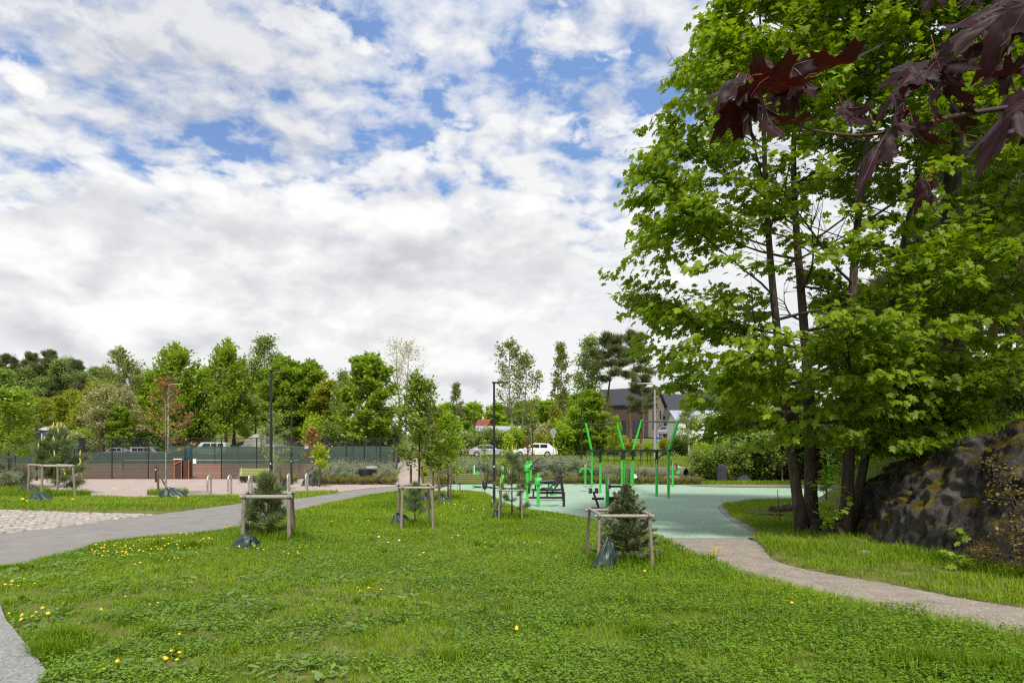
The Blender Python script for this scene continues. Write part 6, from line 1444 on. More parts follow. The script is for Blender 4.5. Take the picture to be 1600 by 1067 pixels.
for px, Y, top, k in [(1360, 27, 610, 'thicket'), (1400, 25, 600, 'greenbush'), (1440, 26, 585, 'thicket'), (1475, 29, 590, 'greenbush'), (1530, 24, 575, 'thicket'), (1565, 22, 580, 'greenbush'), (1600, 21, 560, 'thicket'), (1540, 30, 560, 'olivebush'), (1640, 20, 560, 'thicket'), (1590, 27, 540, 'thicket'), (1420, 33, 570, 'thicket'), (1500, 33, 565, 'thicket')]:
    put(k, px, Y, 'leafy bush on the hill behind the mossy rock', 'bush', top=top, group=G9, wfac=.9)

# ---- pale rock knoll behind the tennis court
boulder('rock_knoll', 'pale bare rock knoll under the trees behind the tennis court', (X(430, 104), 104, 1.6), 5.5, 3.5, 3.6, KNOLL, 5.0)
boulder('small_rock', 'small pale stone lying at the foot of the dark rock outcrop', (*gp(1352, 868)[:2], .0), .20, .13, .11, RUBBLE, 2.0, 20)

# ---- houses
def gable_house(name, label, x, y, rz, L, D, eave, ridge, walls, roof, cat='house', gable=None, over=.45, z=None, extra=None):
    """ridge along local x; origin at the middle of the footprint"""
    t = thing(name, label, cat, (x, y, hz(x, y) - .3 if z is None else z), rz)
    a, b = L / 2, D / 2
    for s_ in (-1, 1):
        mb = MB(); mb.add([(-a, s_ * b, 0), (a, s_ * b, 0), (a, s_ * b, eave), (-a, s_ * b, eave)], [(0, 1, 2, 3)]); mb.build('wall', walls, t)
        mb = MB(); mb.add([(s_ * a, -b, 0), (s_ * a, b, 0), (s_ * a, b, eave), (s_ * a, 0, ridge), (s_ * a, -b, eave)], [(0, 1, 2, 3, 4)]); mb.build('gable_wall', gable or walls, t)
    mb = MB(); k = (ridge - eave) / b; e = over; tk = .22
    for s_ in (-1, 1):
        lo = eave - k * e
        mb.add([(-a - e, s_ * (b + e), lo), (a + e, s_ * (b + e), lo), (a + e, 0, ridge), (-a - e, 0, ridge), (-a - e, s_ * (b + e), lo + tk), (a + e, s_ * (b + e), lo + tk), (a + e, 0, ridge + tk), (-a - e, 0, ridge + tk)],
               [(0, 1, 2, 3), (4, 7, 6, 5), (0, 4, 5, 1), (0, 3, 7, 4), (1, 5, 6, 2)])
        n = int((2 * a + 2 * e) / .55)                     # standing seams
        for i in range(n + 1):
            xx = -a - e + (2 * a + 2 * e) * i / n
            mb.beam((xx, s_ * (b + e), lo + tk + .02), (xx, 0, ridge + tk + .02), .05, .07)
    rf = mb.build('roof', roof, t)
    return t, rf
def window(t, c, w_, h_, face='y', s_=-1, frame=BLACKP):
    mb = MB(); d = .08
    if face == 'y':
        for q in (-1, 1): mb.box((c[0] + q * w_ / 2, c[1], c[2]), (.09, d, h_ + .09)); mb.box((c[0], c[1], c[2] + q * h_ / 2), (w_ - .09, d, .09))
    else:
        for q in (-1, 1): mb.box((c[0], c[1] + q * w_ / 2, c[2]), (d, .09, h_ + .09)); mb.box((c[0], c[1], c[2] + q * h_ / 2), (d, w_ - .09, .09))
    f = mb.build('window', frame, t); g = MB()
    g.box(c, (w_ - .09, .03, h_ - .09) if face == 'y' else (.03, w_ - .09, h_ - .09)); g.build('pane', GLASS, f)
def local_frame(px1, y1, px2, y2):
    p, q = np.array((X(px1, y1), y1)), np.array((X(px2, y2), y2)); return p, q
# brown house: long side to the left, tall timber gable to the right
C0 = np.array((X(1013, 130), 130.0)); dirL = np.array((-9, 5.4)) / math.hypot(9, 5.4); dirG = np.array((5.4, 9)) / math.hypot(9, 5.4)
Lh, Dh = 11.5, 9.6
mid = C0 + dirL * Lh / 2 + dirG * Dh / 2; zb = Z(683, 130); ev = Z(630, 130) - zb; rg_ = Z(606, 134) - zb
t, rf = gable_house('brown_house', 'brown timber house with dark metal roof and tall pointed gable', *mid, math.atan2(-dirL[1], -dirL[0]), Lh, Dh, ev, rg_, BRNWALL, ROOFD, gable=BRNWALL2, z=zb)
for yy, zz, ww, hh in ((-2.0, 3.4, .7, 3.4), (2.2, 4.6, .5, 1.6), (2.2, 1.6, 1.0, 1.8)): window(t, (Lh / 2 + .03, yy, zz), ww, hh, 'x')
for xx in (-3.5, .5, 3.4): window(t, (xx, -Dh / 2 - .03, 2.0), 1.2, 2.6)
mb = MB(); mb.box((1.5, .6, rg_ + .25), (.5, .5, .9), bv=.03); mb.build('chimney', BLACKP, rf)
mb = MB()
for a_, b_ in ((-.9, 5.9), (.5, 5.9), (-.4, 5.1), (1.9, 4.6)): mb.box((Lh / 2 + .05, a_, b_), (.06, .9, .05))
mb.build('wall_lamp', BLACKP, t)
t, rf = gable_house('black_house', 'black boarded house with a low dark roof right of the brown house', X(1078, 142), 142, .0, 12.5, 9, Z(648, 138) - Z(684, 138), Z(617, 142) - Z(684, 142), BLKWALL, ROOFD, z=Z(684, 138))
for xx in (-4, 0, 3.6): window(t, (xx, -4.53, 1.9), 1.3, 1.8)
zb = hz(X(1095, 118), 118) - .5
t, rf = gable_house('white_building', 'low white rendered building partly hidden by the big maple', X(1101, 118), 118, .0, 11.4, 7, Z(655, 115) - zb, Z(643, 118) - zb, WHWALL, GREYROOF, cat='building', z=zb)
for xx in (-3.6, -.4, 3): window(t, (xx, -3.53, 2.6), 1.0, 1.3)
mb = MB(); mb.box((4.3, -3.75, 2.2), (.9, .5, 4.4), bv=.02); mb.build('brick_pier', BRNWALL2, t)
zb = hz(X(92, 108), 108) - .4
t, rf = gable_house('blue_building', 'blue sheet clad building with a white roof edge behind the bushy pine', X(94, 112), 112, .05, 3.9, 4, Z(672, 110) - zb, Z(668, 112) - zb, BLUEW, WHWALL, cat='building', z=zb, over=.15)
window(t, (.9, -2.03, 3.0), .8, .7)
zb = hz(X(778, 165), 165) - 1
t, rf = gable_house('grey_roofed_hall', 'long hall with a pale grey sheet roof beyond the road', X(779, 168), 168, .0, 10.6, 8, Z(674, 164) - zb, Z(667, 168) - zb, WHWALL, GREYROOF, cat='building', z=zb, over=.3)
for xx in (-3.5, 0, 3.5): window(t, (xx, -4.03, 2.6), 1.4, 1.4)
zb = hz(X(757, 200), 200) - 1
t, rf = gable_house('red_house', 'small red house with a red tiled roof on the skyline', X(757, 200), 200, -.5, 3.6, 3.0, Z(665, 200) - zb, Z(656, 200) - zb, REDW, REDT, z=zb, over=.4)
mb = MB(); mb.box((-.6, .2, Z(655, 200) - zb + .2), (.4, .4, 1.1)); mb.build('chimney', WHWALL, rf)
window(t, (0, -1.73, Z(668, 200) - zb), .7, .9, frame=WHITE)
for px, yy, w_, lab in ((706, 120, 1.2, 'white gable end glimpsed beside the young path side maple'), (866, 120, 2.6, 'white gabled house half hidden behind the round road sign')):
    zb = hz(X(px, yy), yy) - .4
    t, rf = gable_house('white_house', lab, X(px, yy), yy + 2, 1.57, 5, w_ + 1.5, Z(680, yy) - zb, Z(664, yy) - zb, WHWALL, ROOFD, z=zb, over=.25)
    window(t, (-2.53, 0, (Z(684, yy) - zb)), .8, 1.0, 'x')

# ---- vehicles on the road and behind the court
def car(name, label, loc, rz, L, Hh, paint, kind='estate'):
    """nose toward local -x"""
    t = thing(name, label, 'van' if kind == 'van' else 'car', loc, rz)
    Wd = 1.8; gh = .2; belt = .92 if kind != 'van' else 1.15
    if kind == 'van': pro = [(-L / 2, .35), (-L / 2, .85), (-L / 2 + .25, 1.05), (-L * .33, 1.15), (L / 2, 1.15), (L / 2, .3)]; cab = [(-L * .34, 1.12), (-L * .21, Hh - .08), (-L * .15, Hh), (L / 2 - .12, Hh), (L / 2 - .02, 1.12)]
    elif kind == 'estate': pro = [(-L / 2, .32), (-L / 2 + .02, .66), (-L / 2 + .3, .82), (-L * .2, .95), (L / 2 - .08, .98), (L / 2, .8), (L / 2 - .02, .3)]; cab = [(-L * .22, .93), (-L * .05, Hh - .06), (L * .05, Hh), (L * .34, Hh - .05), (L / 2 - .12, .97)]
    else: pro = [(-L / 2, .32), (-L / 2 + .02, .62), (-L / 2 + .35, .78), (-L * .18, .90), (L * .34, .95), (L / 2 - .05, .88), (L / 2, .3)]; cab = [(-L * .20, .88), (-L * .03, Hh - .04), (L * .08, Hh), (L * .22, Hh - .06), (L * .42, .93)]
    def loft(mb, p, ws):
        n = len(p); k = len(ws); vs = []
        for (yo, dz) in ws: vs += [(x, yo, z + dz * (z > .5)) for x, z in p]
        fs = [(r * n + i, r * n + (i + 1) % n, (r + 1) * n + (i + 1) % n, (r + 1) * n + i) for r in range(k - 1) for i in range(n)] + [tuple(range(n))[::-1], tuple((k - 1) * n + i for i in range(n))]
        mb.add(vs, fs)
    mb = MB(); loft(mb, pro, [(-Wd / 2, -.06), (-Wd / 2 + .10, 0), (Wd / 2 - .10, 0), (Wd / 2, -.06)]); body = mb.build('body', paint, t)
    mb = MB(); n = len(cab)
    c_in = [(x * .93 + .02, z) for x, z in cab]
    loft(mb, cab, [(-Wd / 2 + .14, 0), (Wd / 2 - .14, 0)]); mb.build('cabin', paint, t)
    # side glass: inset panes standing just proud of the cabin sides
    x0, x1 = cab[0][0], cab[-1][0]; zt = Hh - .16
    panes = [(cab[0][0] + .30, cab[1][0] + .10, L * .08), (None, None, None)]
    for s_ in (-1, 1):
        mb = MB(); yy = s_ * (Wd / 2 - .125)
        segs = [(-L * .03, L * .13), (L * .15, L * .31)] if kind != 'van' else [(-L * .12, L * .06), (L * .08, L * .24), (L * .26, L * .42)]
        zb_ = cab[0][1] + .06
        for i, (a, b) in enumerate(segs):
            sl = .45 * (zt - zb_) / (Hh - .9) if i == 0 else 0
            mb.add([(a - (.42 if i == 0 else 0), yy, zb_), (b, yy, zb_), (b - (.25 if (i == len(segs) - 1 and kind == 'sedan') else 0), yy, zt), (a + .02, yy, zt)], [(0, 1, 2, 3)])
        mb.build('window', GLASS, t)
    mb = MB(); a, b = cab[0], cab[1]
    mb.add([(a[0] + .03 - .02, -Wd / 2 + .24, a[1] + .05), (a[0] + .03 - .02, Wd / 2 - .24, a[1] + .05), (b[0] - .03, Wd / 2 - .28, b[1] - .03), (b[0] - .03, -Wd / 2 + .28, b[1] - .03)], [(0, 1, 2, 3)]); mb.build('windscreen', GLASS, t)
    for sx in (-1, 1):
        for s_ in (-1, 1):
            xw = sx * L * .31; mb = MB()
            prof = [(.20, -.1), (.31, -.1), (.33, -.07), (.33, .07), (.31, .1), (.20, .1)]
            vs = []; n = 20
            for r_, yo in prof: vs += [(xw + r_ * math.cos(2 * PI * j / n), s_ * (Wd / 2 - .06) + yo, .33 + r_ * math.sin(2 * PI * j / n)) for j in range(n)]
            mb.add(vs, [(q * n + j, q * n + (j + 1) % n, (q + 1) * n + (j + 1) % n, (q + 1) * n + j) for q in range(5) for j in range(n)])
            wh = mb.build('wheel', TYRE, t, smooth=True)
            mb = MB(); yy = s_ * (Wd / 2 + .02)
            for q in range(5): mb.beam((xw, yy, .33), (xw + .2 * math.cos(q * 1.2566), yy, .33 + .2 * math.sin(q * 1.2566)), .07, .03, up=(0, 1, 0))
            mb.build('rim', STEEL, wh)
    for s_ in (-1, 1):
        mb = MB(); mb.box((L / 2 - .05, s_ * .72, .90), (.16, .34, .17), bv=.03); mb.build('tail_light', TAIL, t)
        mb = MB(); mb.box((-L / 2 + .12, s_ * .68, .66), (.22, .36, .13), bv=.03); mb.build('headlight', GLASS, t)
    return t
def road_z(x, y): return hz(x, y) + .06
car('parked_car', 'white estate car driving left on the road behind the willow shrubs', (X(833, 70.5), 70.5, road_z(X(833, 70.5), 70.5)), .03, 4.55, 1.5, CARW)
car('parked_car', 'silver saloon car on the road behind the middle lamp post', (X(765, 72.5), 72.5, road_z(X(765, 72.5), 72.5)), PI + .03, 4.4, 1.4, CARS, 'sedan')
car('parked_van', 'white van parked behind the tennis court under the knoll', (X(329, 93), 93, hz(X(329, 93), 93) + .02), .0, 4.9, 1.95, CARW, 'van')
car('parked_car', 'pale blue car seen over the windscreen of the tennis court', (X(180, 92), 92, hz(X(180, 92), 92) - .15), .0, 4.3, 1.45, CARS, 'sedan')
car('parked_van', 'grey trailer sided van left of the teal drum behind the court', (X(232, 93), 93, hz(X(232, 93), 93) - .4), PI, 4.4, 1.75, GALV, 'van')
car('parked_van', 'grey van parked beside the white building', (X(1040, 126), 126, Z(681, 126)), .9, 3.4, 1.8, GALV, 'van')
# ================================================================ grass and flowers
rg = np.random.default_rng(77)
def fill(poly, n, ymin, ymax, xr, holes=(), dens=None):
    x = rg.uniform(*xr, n); y = rg.uniform(ymin, ymax, n); ok = inpoly(x, y, poly)
    for h_ in holes: ok &= ~inpoly(x, y, h_)
    if dens is not None: ok &= rg.random(n) < dens(x, y)
    return x[ok], y[ok]
def patchy(x, y): return fbm(x / 1.5, y / 1.5, 3.0, 4)
def bare(x, y):
    """0 where the turf is worn to soil (front left), 1 where it is thick"""
    wear = sstep(.44, .60, fbm(x / .45 + 31, y / .45, 1.0, 4)) * np.clip(sstep(1.2, -2.6, x) * sstep(13, 8.5, y) + .10, 0, 1)
    return 1 - .72 * wear
def blades(x, y, ln, wd, z, lean=.45, T=None, tone=None):
    n = len(x); a = rg.uniform(0, 2 * PI, n); l_ = np.abs(rg.normal(lean, .22, n))
    D = np.stack([np.cos(a) * l_, np.sin(a) * l_, np.ones(n)], 1); Nn = np.stack([np.cos(a), np.sin(a), -l_], 1)
    C = np.stack([x, y, z], 1)
    D = unit(D); Nn = unit(Nn); Sd = np.cross(Nn, D); out = []
    for t_, w_, b_ in ((0, .5, 0), (0, -.5, 0), (.55, -.40, .10), (.55, .40, .10), (1.0, .04, .34), (1.0, -.04, .34)):
        bendv = np.stack([np.cos(a), np.sin(a), -.45 * np.ones(n)], 1)
        out.append(C + D * (ln * t_)[:, None] + Sd * (wd * w_)[:, None] + bendv * (ln * b_ * (.4 + l_))[:, None])
    V = np.stack(out, 1).reshape(-1, 3); i = np.arange(n)[:, None] * 6
    Fq = np.concatenate([i + np.array([[0, 1, 2, 3]]), i + np.array([[3, 2, 5, 4]])], 1).reshape(-1, 4)
    at_ = np.repeat(np.clip(.55 * rg.random(n) + .45 * (fbm(x / 2.2 + 3, y / 2.2, 9.0, 3) - .2) * 1.6 if tone is None else tone, 0, 1), 2)
    return V, Fq, at_
def grassmat(name, trans=.3):
    m, nt, b = _nt(name); a = N(nt, 'ShaderNodeAttribute'); a.attribute_name = 'rnd'
    col = ramp(nt, a.outputs['Fac'], [(0, (.062, .126, .006)), (.35, (.135, .235, .008)), (.75, (.225, .345, .013)), (.96, (.32, .40, .035)), (1.0, (.46, .40, .16))])
    p = geoco(nt); f = noise_(nt, p, .55, 4, .6)
    col = mixc(nt, ramp(nt, f, [(.42, (0, 0, 0)), (.70, (.5, .5, .5))]), col, (.27, .34, .025))
    nt.links.new(col, b.inputs['Base Color']); b.inputs['Roughness'].default_value = .6; b.inputs['Specular IOR Level'].default_value = .12
    t = N(nt, 'ShaderNodeBsdfTranslucent'); tc_ = mixc(nt, 1.0, col, (1.5, 1.7, .5), 'MULTIPLY'); nt.links.new(tc_, t.inputs[0])
    ms = N(nt, 'ShaderNodeMixShader', Fac=trans); nt.links.new(b.outputs[0], ms.inputs[1]); nt.links.new(t.outputs[0], ms.inputs[2]); nt.links.new(ms.outputs[0], nt.nodes['Material Output'].inputs['Surface']); return m
GRASS = grassmat('grass_blade'); CLOVER = leafmat('clover_leaf', (.065, .142, .010), (.14, .248, .013), (.27, .385, .032), .25)
DOCK = leafmat('broad_weed_leaf', (.11, .19, .035), (.16, .25, .055), (.25, .33, .11), .25)
Z0 = lumps
parts = []
def strew(n, ya, yb, xr, lmin, lmax, w_, poly=lawn_poly, holes=(slab_poly,), zf=Z0, dens=None, lean=.45):
    x, y = fill(poly, n, ya, yb, xr, holes, dens or bare)
    tall = .55 + .9 * fbm(x / .9 + 8, y / .9, 5.0, 3)
    ln = rg.uniform(lmin, lmax, len(x)) * tall; return blades(x, y, ln, w_ * rg.uniform(.7, 1.3, len(x)), zf(x, y) - .008, lean)
def emit(name, label, lst, m, cat='grass'):
    V, Fq, A, o_ = [], [], [], 0
    for v, f, a in lst: V.append(v); Fq.append(f + o_); A.append(a); o_ += len(v)
    tag(np_mesh(name, np.concatenate(V), np.concatenate(Fq), m, attr=np.concatenate(A)), label, cat, kind='stuff')
L = [strew(105000, 4.6, 8.5, (-6.2, 6.8), .045, .10, .0058), strew(120000, 8.5, 13, (-10, 10), .05, .11, .008), strew(110000, 13, 20, (-12, 9), .06, .12, .011), strew(80000, 20, 35, (-12, 2), .07, .14, .018)]
# taller tussocks where the mower does not reach: round guards, along edges
def ring(cx, cy, r_, n, lmin, lmax, w_):
    a = rg.uniform(0, 2 * PI, n); q = r_ * .55 * np.abs(rg.normal(0, 1, n)); x, y = cx + q * np.cos(a), cy + q * np.sin(a); ok = inpoly(x, y, lawn_poly) & ~inpoly(x, y, slab_poly); x, y = x[ok], y[ok]
    return blades(x, y, rg.uniform(lmin, lmax, len(x)), w_ * rg.uniform(.7, 1.3, len(x)), lumps(x, y) - .01, .35, tone=np.clip(rg.random(len(x)) * .55, 0, 1))
for (px, Y, r_, n) in [(425, 15.6, 1.0, 3800), (455, 15.2, .5, 1500), (650, 18, .75, 1800), (975, 12.2, .9, 3200), (800, 20.4, .7, 1300)]: L.append(ring(X(px, Y), Y, r_, n, .12, .30, .011))
for (px, py, r_, n) in [(70, 1035, .35, 2200), (95, 1010, .3, 1200), (300, 860, .4, 700), (250, 858, .4, 700), (1120, 880, .3, 500), (1450, 1050, .5, 1200), (1560, 1060, .5, 1500), (700, 1040, .3, 350), (1000, 1000, .25, 300), (240, 1000, .2, 300)]: q = gp(px, py); L.append(ring(q[0], q[1], r_, n, .10, .22, .0085))
for k in range(420):
    Y = 4.9 + 17 * rg.random() ** 1.6; xx = rg.uniform(-.82, .80) * Y
    L.append(ring(xx, Y, rg.uniform(.05, .22), int(rg.uniform(14, 70)), .07, rg.uniform(.12, .22), .0062 + .0004 * Y))
pe = path_lo_s
for k in range(len(pe) - 1):
    n = 150; u = rg.random(n); x = pe[k][0] + (pe[k + 1][0] - pe[k][0]) * u + rg.normal(0, .05, n); y = pe[k][1] + (pe[k + 1][1] - pe[k][1]) * u - np.abs(rg.normal(0, .07, n)) + .03
    L.append(blades(x, y, rg.uniform(.06, .16, n), .010 * np.ones(n), np.full(n, .01), .6))
ge = cl_s[8:] + gn_s[:24]
for k in range(len(ge) - 1):
    n = 140; u = rg.random(n); x = ge[k][0] + (ge[k + 1][0] - ge[k][0]) * u - np.abs(rg.normal(0, .08, n)) - (.30 if k > len(cl_s) - 9 else -.02); y = ge[k][1] + (ge[k + 1][1] - ge[k][1]) * u - (.12 if k > len(cl_s) - 9 else 0)
    L.append(blades(x, y, rg.uniform(.06, .17, n), .010 * np.ones(n), np.full(n, .01), .5))
x, y = fill(lawn_poly, 2600, 4.7, 15, (-7, 9), [slab_poly], lambda x, y: sstep(-3, 3, x) * .8 + .15); L.append(blades(x, y, rg.uniform(.16, .34, len(x)), .0045 * np.ones(len(x)), lumps(x, y) - .01, .25, tone=np.clip(.55 + .45 * rg.random(len(x)), 0, 1)))
emit('lawn_grass', 'short green grass of the lawn with longer tufts', L, GRASS)
L = [strew(60000, 23, 40, (-24, -5), .06, .15, .02, strip_poly, (), Z0, lambda x, y: np.ones(len(x)))]
for (px, Y, r_, n) in [(90, 31.2, 1.3, 2500), (40, 32, 1.2, 1200), (20, 35, 1.6, 1500), (262, 33, .9, 900)]:
    a = rg.uniform(0, 2 * PI, n); q = r_ * np.sqrt(rg.random(n)); x, y = X(px, Y) + q * np.cos(a), Y + q * np.sin(a); L.append(blades(x, y, rg.uniform(.15, .45, n), .022 * np.ones(n), np.full(n, .0), .35, tone=rg.random(n) * .5))
emit('strip_grass', 'grass strip between the cobbled apron and the plaza', L, GRASS)
L = [strew(70000, 7, 16, (4, 12), .07, .17, .0095, island_poly, (), Z0, lambda x, y: .25 + .75 * sstep(.38, .5, fbm(x / .7, y / .7, 2, 3))), strew(60000, 16, 31, (6, 14), .08, .18, .013, island_poly, (), Z0, lambda x, y: .2 + .8 * sstep(.38, .52, fbm(x / .9, y / .9, 2, 3)))]
for k in range(1500):
    pass
n = 9000; u = rg.random(n); k = (u * (len(base_c) - 1)).astype(int); bx = BC[k, 0] - np.abs(rg.normal(.18, .25, n)); by = BC[k, 1] + rg.normal(0, .12, n); ok = inpoly(bx, by, island_poly) & (by < 13.5); L.append(blades(bx[ok], by[ok], rg.uniform(.12, .34, ok.sum()), .011 * np.ones(ok.sum()), np.full(ok.sum(), .02), .5))
emit('island_grass', 'rough grass round the big maple and at the foot of the rock', L, GRASS)
# wild growth on the hill behind the rock and on the banks
def hill(n, xr, yr, lmin, lmax, w_, ok_=None):
    x = rg.uniform(*xr, n); y = rg.uniform(*yr, n)
    if ok_ is not None: q = ok_(x, y); x, y = x[q], y[q]
    return blades(x, y, rg.uniform(lmin, lmax, len(x)), w_ * rg.uniform(.7, 1.3, len(x)), H(x, y) - .02, .5)
L = [hill(26000, (9.4, 20), (11, 26), .12, .40, .02, lambda x, y: H(x, y) > 1.0), hill(22000, (2, 26), (45, 66), .15, .5, .035, lambda x, y: (H(x, y) > .02) & (fbm(x / 3, y / 3, 2, 3) > .42) & ~((np.abs(x - 13.0) < 2.2) & (y < 56))), hill(9000, (11, 34), (43.6, 47), .12, .35, .03), hill(14000, (-8.5, 30), (74.6, 82), .15, .5, .045)]
q = RV[:, int(ns_ * .5):, :].reshape(-1, 3); cl_ = fbm(q[:, 0] / .6, q[:, 1] / .6, 7.0, 3); pick = np.flatnonzero(cl_ > .52); k = rg.choice(pick, 7000); P0 = q[k] + rg.normal(0, .05, (7000, 3)) * np.array((1, 1, 0))
L.append(blades(P0[:, 0], P0[:, 1], rg.uniform(.08, .28, 7000), .012 * np.ones(7000), P0[:, 2] - .03, .6))
q = RV[:, int(ns_ * .82):, :].reshape(-1, 3); k = rg.integers(0, len(q), 6000); P0 = q[k] + rg.normal(0, .06, (6000, 3)) * np.array((1, 1, 0)); L.append(blades(P0[:, 0], P0[:, 1], rg.uniform(.10, .35, 6000), .014 * np.ones(6000), P0[:, 2] - .03, .5))
emit('wild_grass', 'long wild grass on the banks and on the hill behind the rock', L, GRASS)
# clover and small weeds: leaflets held flat just above the grass
def weeds(n, ya, yb, xr, smin, smax, dens, zmin=.02, zmax=.10, T=T_ROUND, poly=lawn_poly, holes=(slab_poly,)):
    x, y = fill(poly, n, ya, yb, xr, holes, dens); m_ = len(x); up = np.stack([rg.normal(0, .35, m_), rg.normal(0, .35, m_), np.ones(m_)], 1)
    a = rg.uniform(0, 2 * PI, m_); D = np.stack([np.cos(a), np.sin(a), rg.uniform(-.1, .5, m_)], 1)
    V, Fa = leaves(np.stack([x, y, lumps(x, y) + rg.uniform(zmin, zmax, m_) * (.4 + 1.1 * fbm(x / .7, y / .7, 4, 3))], 1), D, up, rg.uniform(smin, smax, m_), T, .2, .15)
    return V, Fa, np.clip(.6 * rg.random(m_) + .5 * (fbm(x / 1.2 + 5, y / 1.2, 1, 3) - .25), 0, 1)
wd_ = lambda x, y: bare(x, y) * sstep(.44, .58, fbm(x / .9 + 40, y / .9, 6, 4) + .09 * sstep(-2, 2, x))
def sprigs(n, ya, yb, xr, hmin, hmax, ls):
    x, y = fill(lawn_poly, n, ya, yb, xr, [slab_poly], lambda x, y: sstep(.42, .60, fbm(x / 1.4 + 90, y / 1.4, 6, 3) + .10 * sstep(-1, 4, x))); k = len(x); hh = rg.uniform(hmin, hmax, k); q = 12
    t = np.tile(np.linspace(.25, 1, q), k); X_, Y_, H_ = np.repeat(x, q), np.repeat(y, q), np.repeat(hh, q); lx, ly = np.repeat(rg.normal(0, .18, k), q), np.repeat(rg.normal(0, .18, k), q)
    a = np.tile(np.arange(q) * 2.4, k) + np.repeat(rg.uniform(0, 6, k), q); C = np.stack([X_ + lx * H_ * t, Y_ + ly * H_ * t, lumps(X_, Y_) + H_ * t], 1)
    V, Fa = leaves(C, np.stack([np.cos(a), np.sin(a), rg.uniform(.1, .7, k * q)], 1), np.stack([0 * a, 0 * a, 1 + 0 * a], 1) + rg.normal(0, .2, (k * q, 3)), ls * (1.25 - .6 * t) * rg.uniform(.7, 1.3, k * q), T_ROUND * np.array((1, .75)), .3, .15)
    return V, Fa, np.clip(.35 + .5 * t + .2 * rg.normal(0, 1, k * q), 0, 1)
emit('leafy_weeds', 'upright leafy weed stems standing in the right half of the lawn', [sprigs(1500, 4.7, 9, (-4, 7), .07, .17, .034), sprigs(1800, 9, 17, (-6, 10), .08, .20, .040)], CLOVER, 'weeds')
emit('clover', 'clover and small leafy weeds spread through the lawn', [weeds(110000, 4.6, 8.5, (-6.2, 6.8), .018, .042, wd_), weeds(80000, 8.5, 13, (-10, 10), .02, .042, wd_), weeds(46000, 13, 22, (-12, 8), .03, .055, wd_)], CLOVER, 'clover')
bw = lambda x, y: sstep(.50, .60, fbm(x / .55 + 70, y / .55, 6, 3)) * np.clip(sstep(.5, -2.5, x) * sstep(14, 10, y) + .06, 0, 1)
emit('broad_weeds', 'broad leaved plantain and dandelion leaves in the worn turf', [weeds(26000, 4.8, 13.5, (-9.5, 6), .06, .15, bw, .01, .06, np.array([(0, .0), (.35, .13), (.75, .17), (1, 0), (.75, -.17), (.35, -.13)]))], DOCK, 'weeds')
# ---- flowers one can count
def flower_mesh(name, hh, r_, m):
    mb = MB(); mb.tube([(0, 0, 0), (.004, 0, hh * .6), (0, .004, hh)], .0045, 5, m=1)
    n = 12; mb.lathe([(r_ * .25, hh - .006), (r_ * .95, hh + .004), (r_, hh + .010), (r_ * .7, hh + .018), (r_ * .2, hh + .022)], n)
    return mb.build(name, [m, STEMG], None)
def scatter_flowers(name, lab, cat, grp, spots, hh, r_, m):
    p = None
    for (px, py) in spots:
        x, y = gp(px, py)[:2]; s_ = rg.uniform(.75, 1.3)
        if p is None: p = flower_mesh(name, hh, r_, m); o = p; tag(o, lab, cat, grp)
        else: o = p.copy(); COL.objects.link(o)
        o.location = (x, y, float(lumps(np.array([x]), np.array([y]))[0]) - .01); o.rotation_euler = (rg.normal(0, .25), rg.normal(0, .25), rg.uniform(0, 6)); o.scale = (s_, s_, s_ * rg.uniform(.7, 1.2))
dand = [(143, 865), (150, 862), (157, 859), (166, 860), (172, 858), (178, 862), (183, 857), (188, 860), (195, 861), (203, 855), (205, 864), (210, 862), (213, 851), (222, 850), (228, 854), (236, 849), (244, 852), (252, 852), (262, 846), (268, 849), (283, 843), (292, 845), (300, 841), (147, 873), (152, 874), (158, 872), (172, 876), (190, 877), (201, 876), (207, 873), (264, 883), (269, 881), (280, 882), (283, 887), (213, 890), (219, 892), (72, 877),
        (7, 925), (20, 921), (19, 926), (30, 926), (53, 922), (36, 917), (157, 926), (193, 944), (150, 969), (232, 957), (247, 957), (16, 972), (35, 973), (33, 977), (41, 982), (51, 976), (55, 971), (67, 972), (75, 978), (114, 1006), (277, 1010), (267, 1036), (275, 1038), (262, 1051), (264, 1055), (277, 1052), (185, 1056), (163, 1067), (300, 957), (331, 956), (300, 962), (236, 981),
        (354, 868), (372, 869), (382, 867), (387, 863), (398, 866), (404, 868), (412, 869), (445, 870), (452, 877), (464, 875), (469, 877), (471, 866), (496, 864), (373, 830), (366, 827), (361, 826), (355, 828), (349, 832), (495, 838), (502, 837), (517, 824), (558, 823), (560, 926), (564, 930), (580, 930), (593, 932), (655, 877), (664, 875), (690, 818), (701, 817), (757, 862), (756, 859), (808, 996), (1010, 906), (1240, 962), (870, 880), (807, 997)]
scatter_flowers('dandelion', 'yellow dandelion flower head standing in the lawn', 'dandelion', 'dandelions in the lawn', dand + [(rg.normal(215, 50), 0) for _ in range(0)] + [(px_, 866 - (px_ - 140) * .10 + abs(rg.normal(0, 9))) for px_ in rg.uniform(142, 330, 62)], .09, .0185, YEL)
strip_d = [(34, 787), (44, 787), (113, 789), (23, 760), (27, 752), (36, 755), (178, 771), (280, 780), (276, 781)]
scatter_flowers('dandelion', 'yellow dandelion flower in the grass strip left of the path', 'dandelion', 'dandelions in the grass strip', strip_d, .16, .05, YEL)
whites = [(576, 824), (591, 857), (606, 858), (620, 857), (712, 798), (690, 793), (702, 791), (711, 796), (714, 791), (722, 799), (728, 797), (740, 803), (756, 803), (706, 848), (718, 848), (819, 861), (840, 860), (727, 796)]
scatter_flowers('white_flower', 'small white flower standing in the lawn beyond the guards', 'flower', 'white flowers in the lawn', whites, .14, .024, WHT)
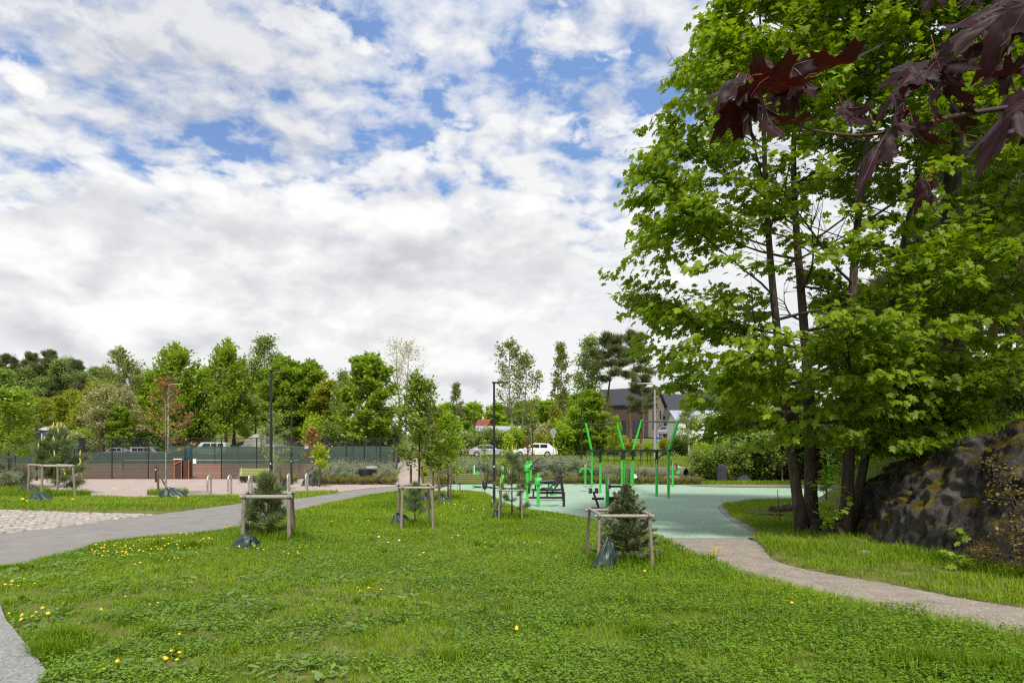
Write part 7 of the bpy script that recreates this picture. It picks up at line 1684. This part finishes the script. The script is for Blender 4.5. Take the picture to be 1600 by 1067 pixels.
# yellow rocket at the gravel edge
x, y = gp(1117, 886)[:2]; t = thing('yellow_rocket', 'tall yellow flowering weed at the edge of the gravel path', 'flower', (x, y, .02)); rnd = random.Random(3); mb = MB(); fb = MB()
for k in range(9):
    a = rnd.uniform(0, 6.28); tip = Vector((math.cos(a) * rnd.uniform(.02, .13), math.sin(a) * rnd.uniform(.02, .1), rnd.uniform(.22, .36))); mb.tube([(0, 0, 0), tip * .5 + Vector((0, 0, .03)), tip], [.004, .003, .002], 5)
    for q in range(7): fb.ico(tuple(tip + Vector((rnd.gauss(0, .012), rnd.gauss(0, .012), rnd.uniform(-.05, .01)))), .0075, 1)
mb.build('stem', STEMG, t); fb.build('blossom', YEL, t)

for k_ in PROTO.values():
    if not k_[2]:
        for c_ in list(k_[0].children): bpy.data.objects.remove(c_)
        bpy.data.objects.remove(k_[0])

# grit and fallen bits on the paths and round the rubber court
def bits(name, label, cat, n, poly, xr, yr, smin, smax, zz, m, dens=None, flat=.6):
    x, y = fill(poly, n, *yr, xr, (), dens); k = len(x); s_ = rg.uniform(smin, smax, k); j = rg.uniform(.7, 1.3, (k, 6, 3))
    octa = np.array([(1, 0, 0), (0, 1, 0), (-1, 0, 0), (0, -1, 0), (0, 0, 1), (0, 0, -1)], float) * np.array((1, 1, flat)); V = octa[None] * j * s_[:, None, None] + np.stack([x, y, np.full(k, zz)], 1)[:, None]
    f = np.array([(0, 1, 4), (1, 2, 4), (2, 3, 4), (3, 0, 4), (1, 0, 5), (2, 1, 5), (3, 2, 5), (0, 3, 5)]); Fq = (np.arange(k)[:, None, None] * 6 + f[None]).reshape(-1, 3)
    tag(np_mesh(name, V.reshape(-1, 3), Fq, m, attr=np.repeat(rg.random(k), 8)), label, cat, kind='stuff')
GRIT = stonemat('path_grit', [(.24, .20, .17), (.36, .31, .26), (.46, .41, .36), (.30, .25, .22)])
bits('gravel_grit', 'loose grey grit lying on the gravel path', 'gravel', 22000, area_ccw(gn_s + gf_s), (1.5, 12), (7.5, 16), .006, .017, .012, GRIT)
LIT = leafmat('dry_litter', (.16, .10, .05), (.26, .18, .09), (.36, .28, .16), .1)
edge = lambda x, y: sstep(.50, .62, fbm(x / 1.2, y / 1.2, 9, 3)) * .8 + .05
bits('leaf_litter', 'dry bud scales and leaf litter on the rubber court', 'leaf litter', 2600, court_poly, (0, 14), (16, 36), .008, .022, .018, LIT, edge, .25)
bits('path_litter', 'dry leaf litter along the asphalt path', 'leaf litter', 3000, area_ccw(path_lo_s + path_hi_s[::-1]), (-14, -4), (11, 36), .006, .018, .014, LIT, edge, .25)
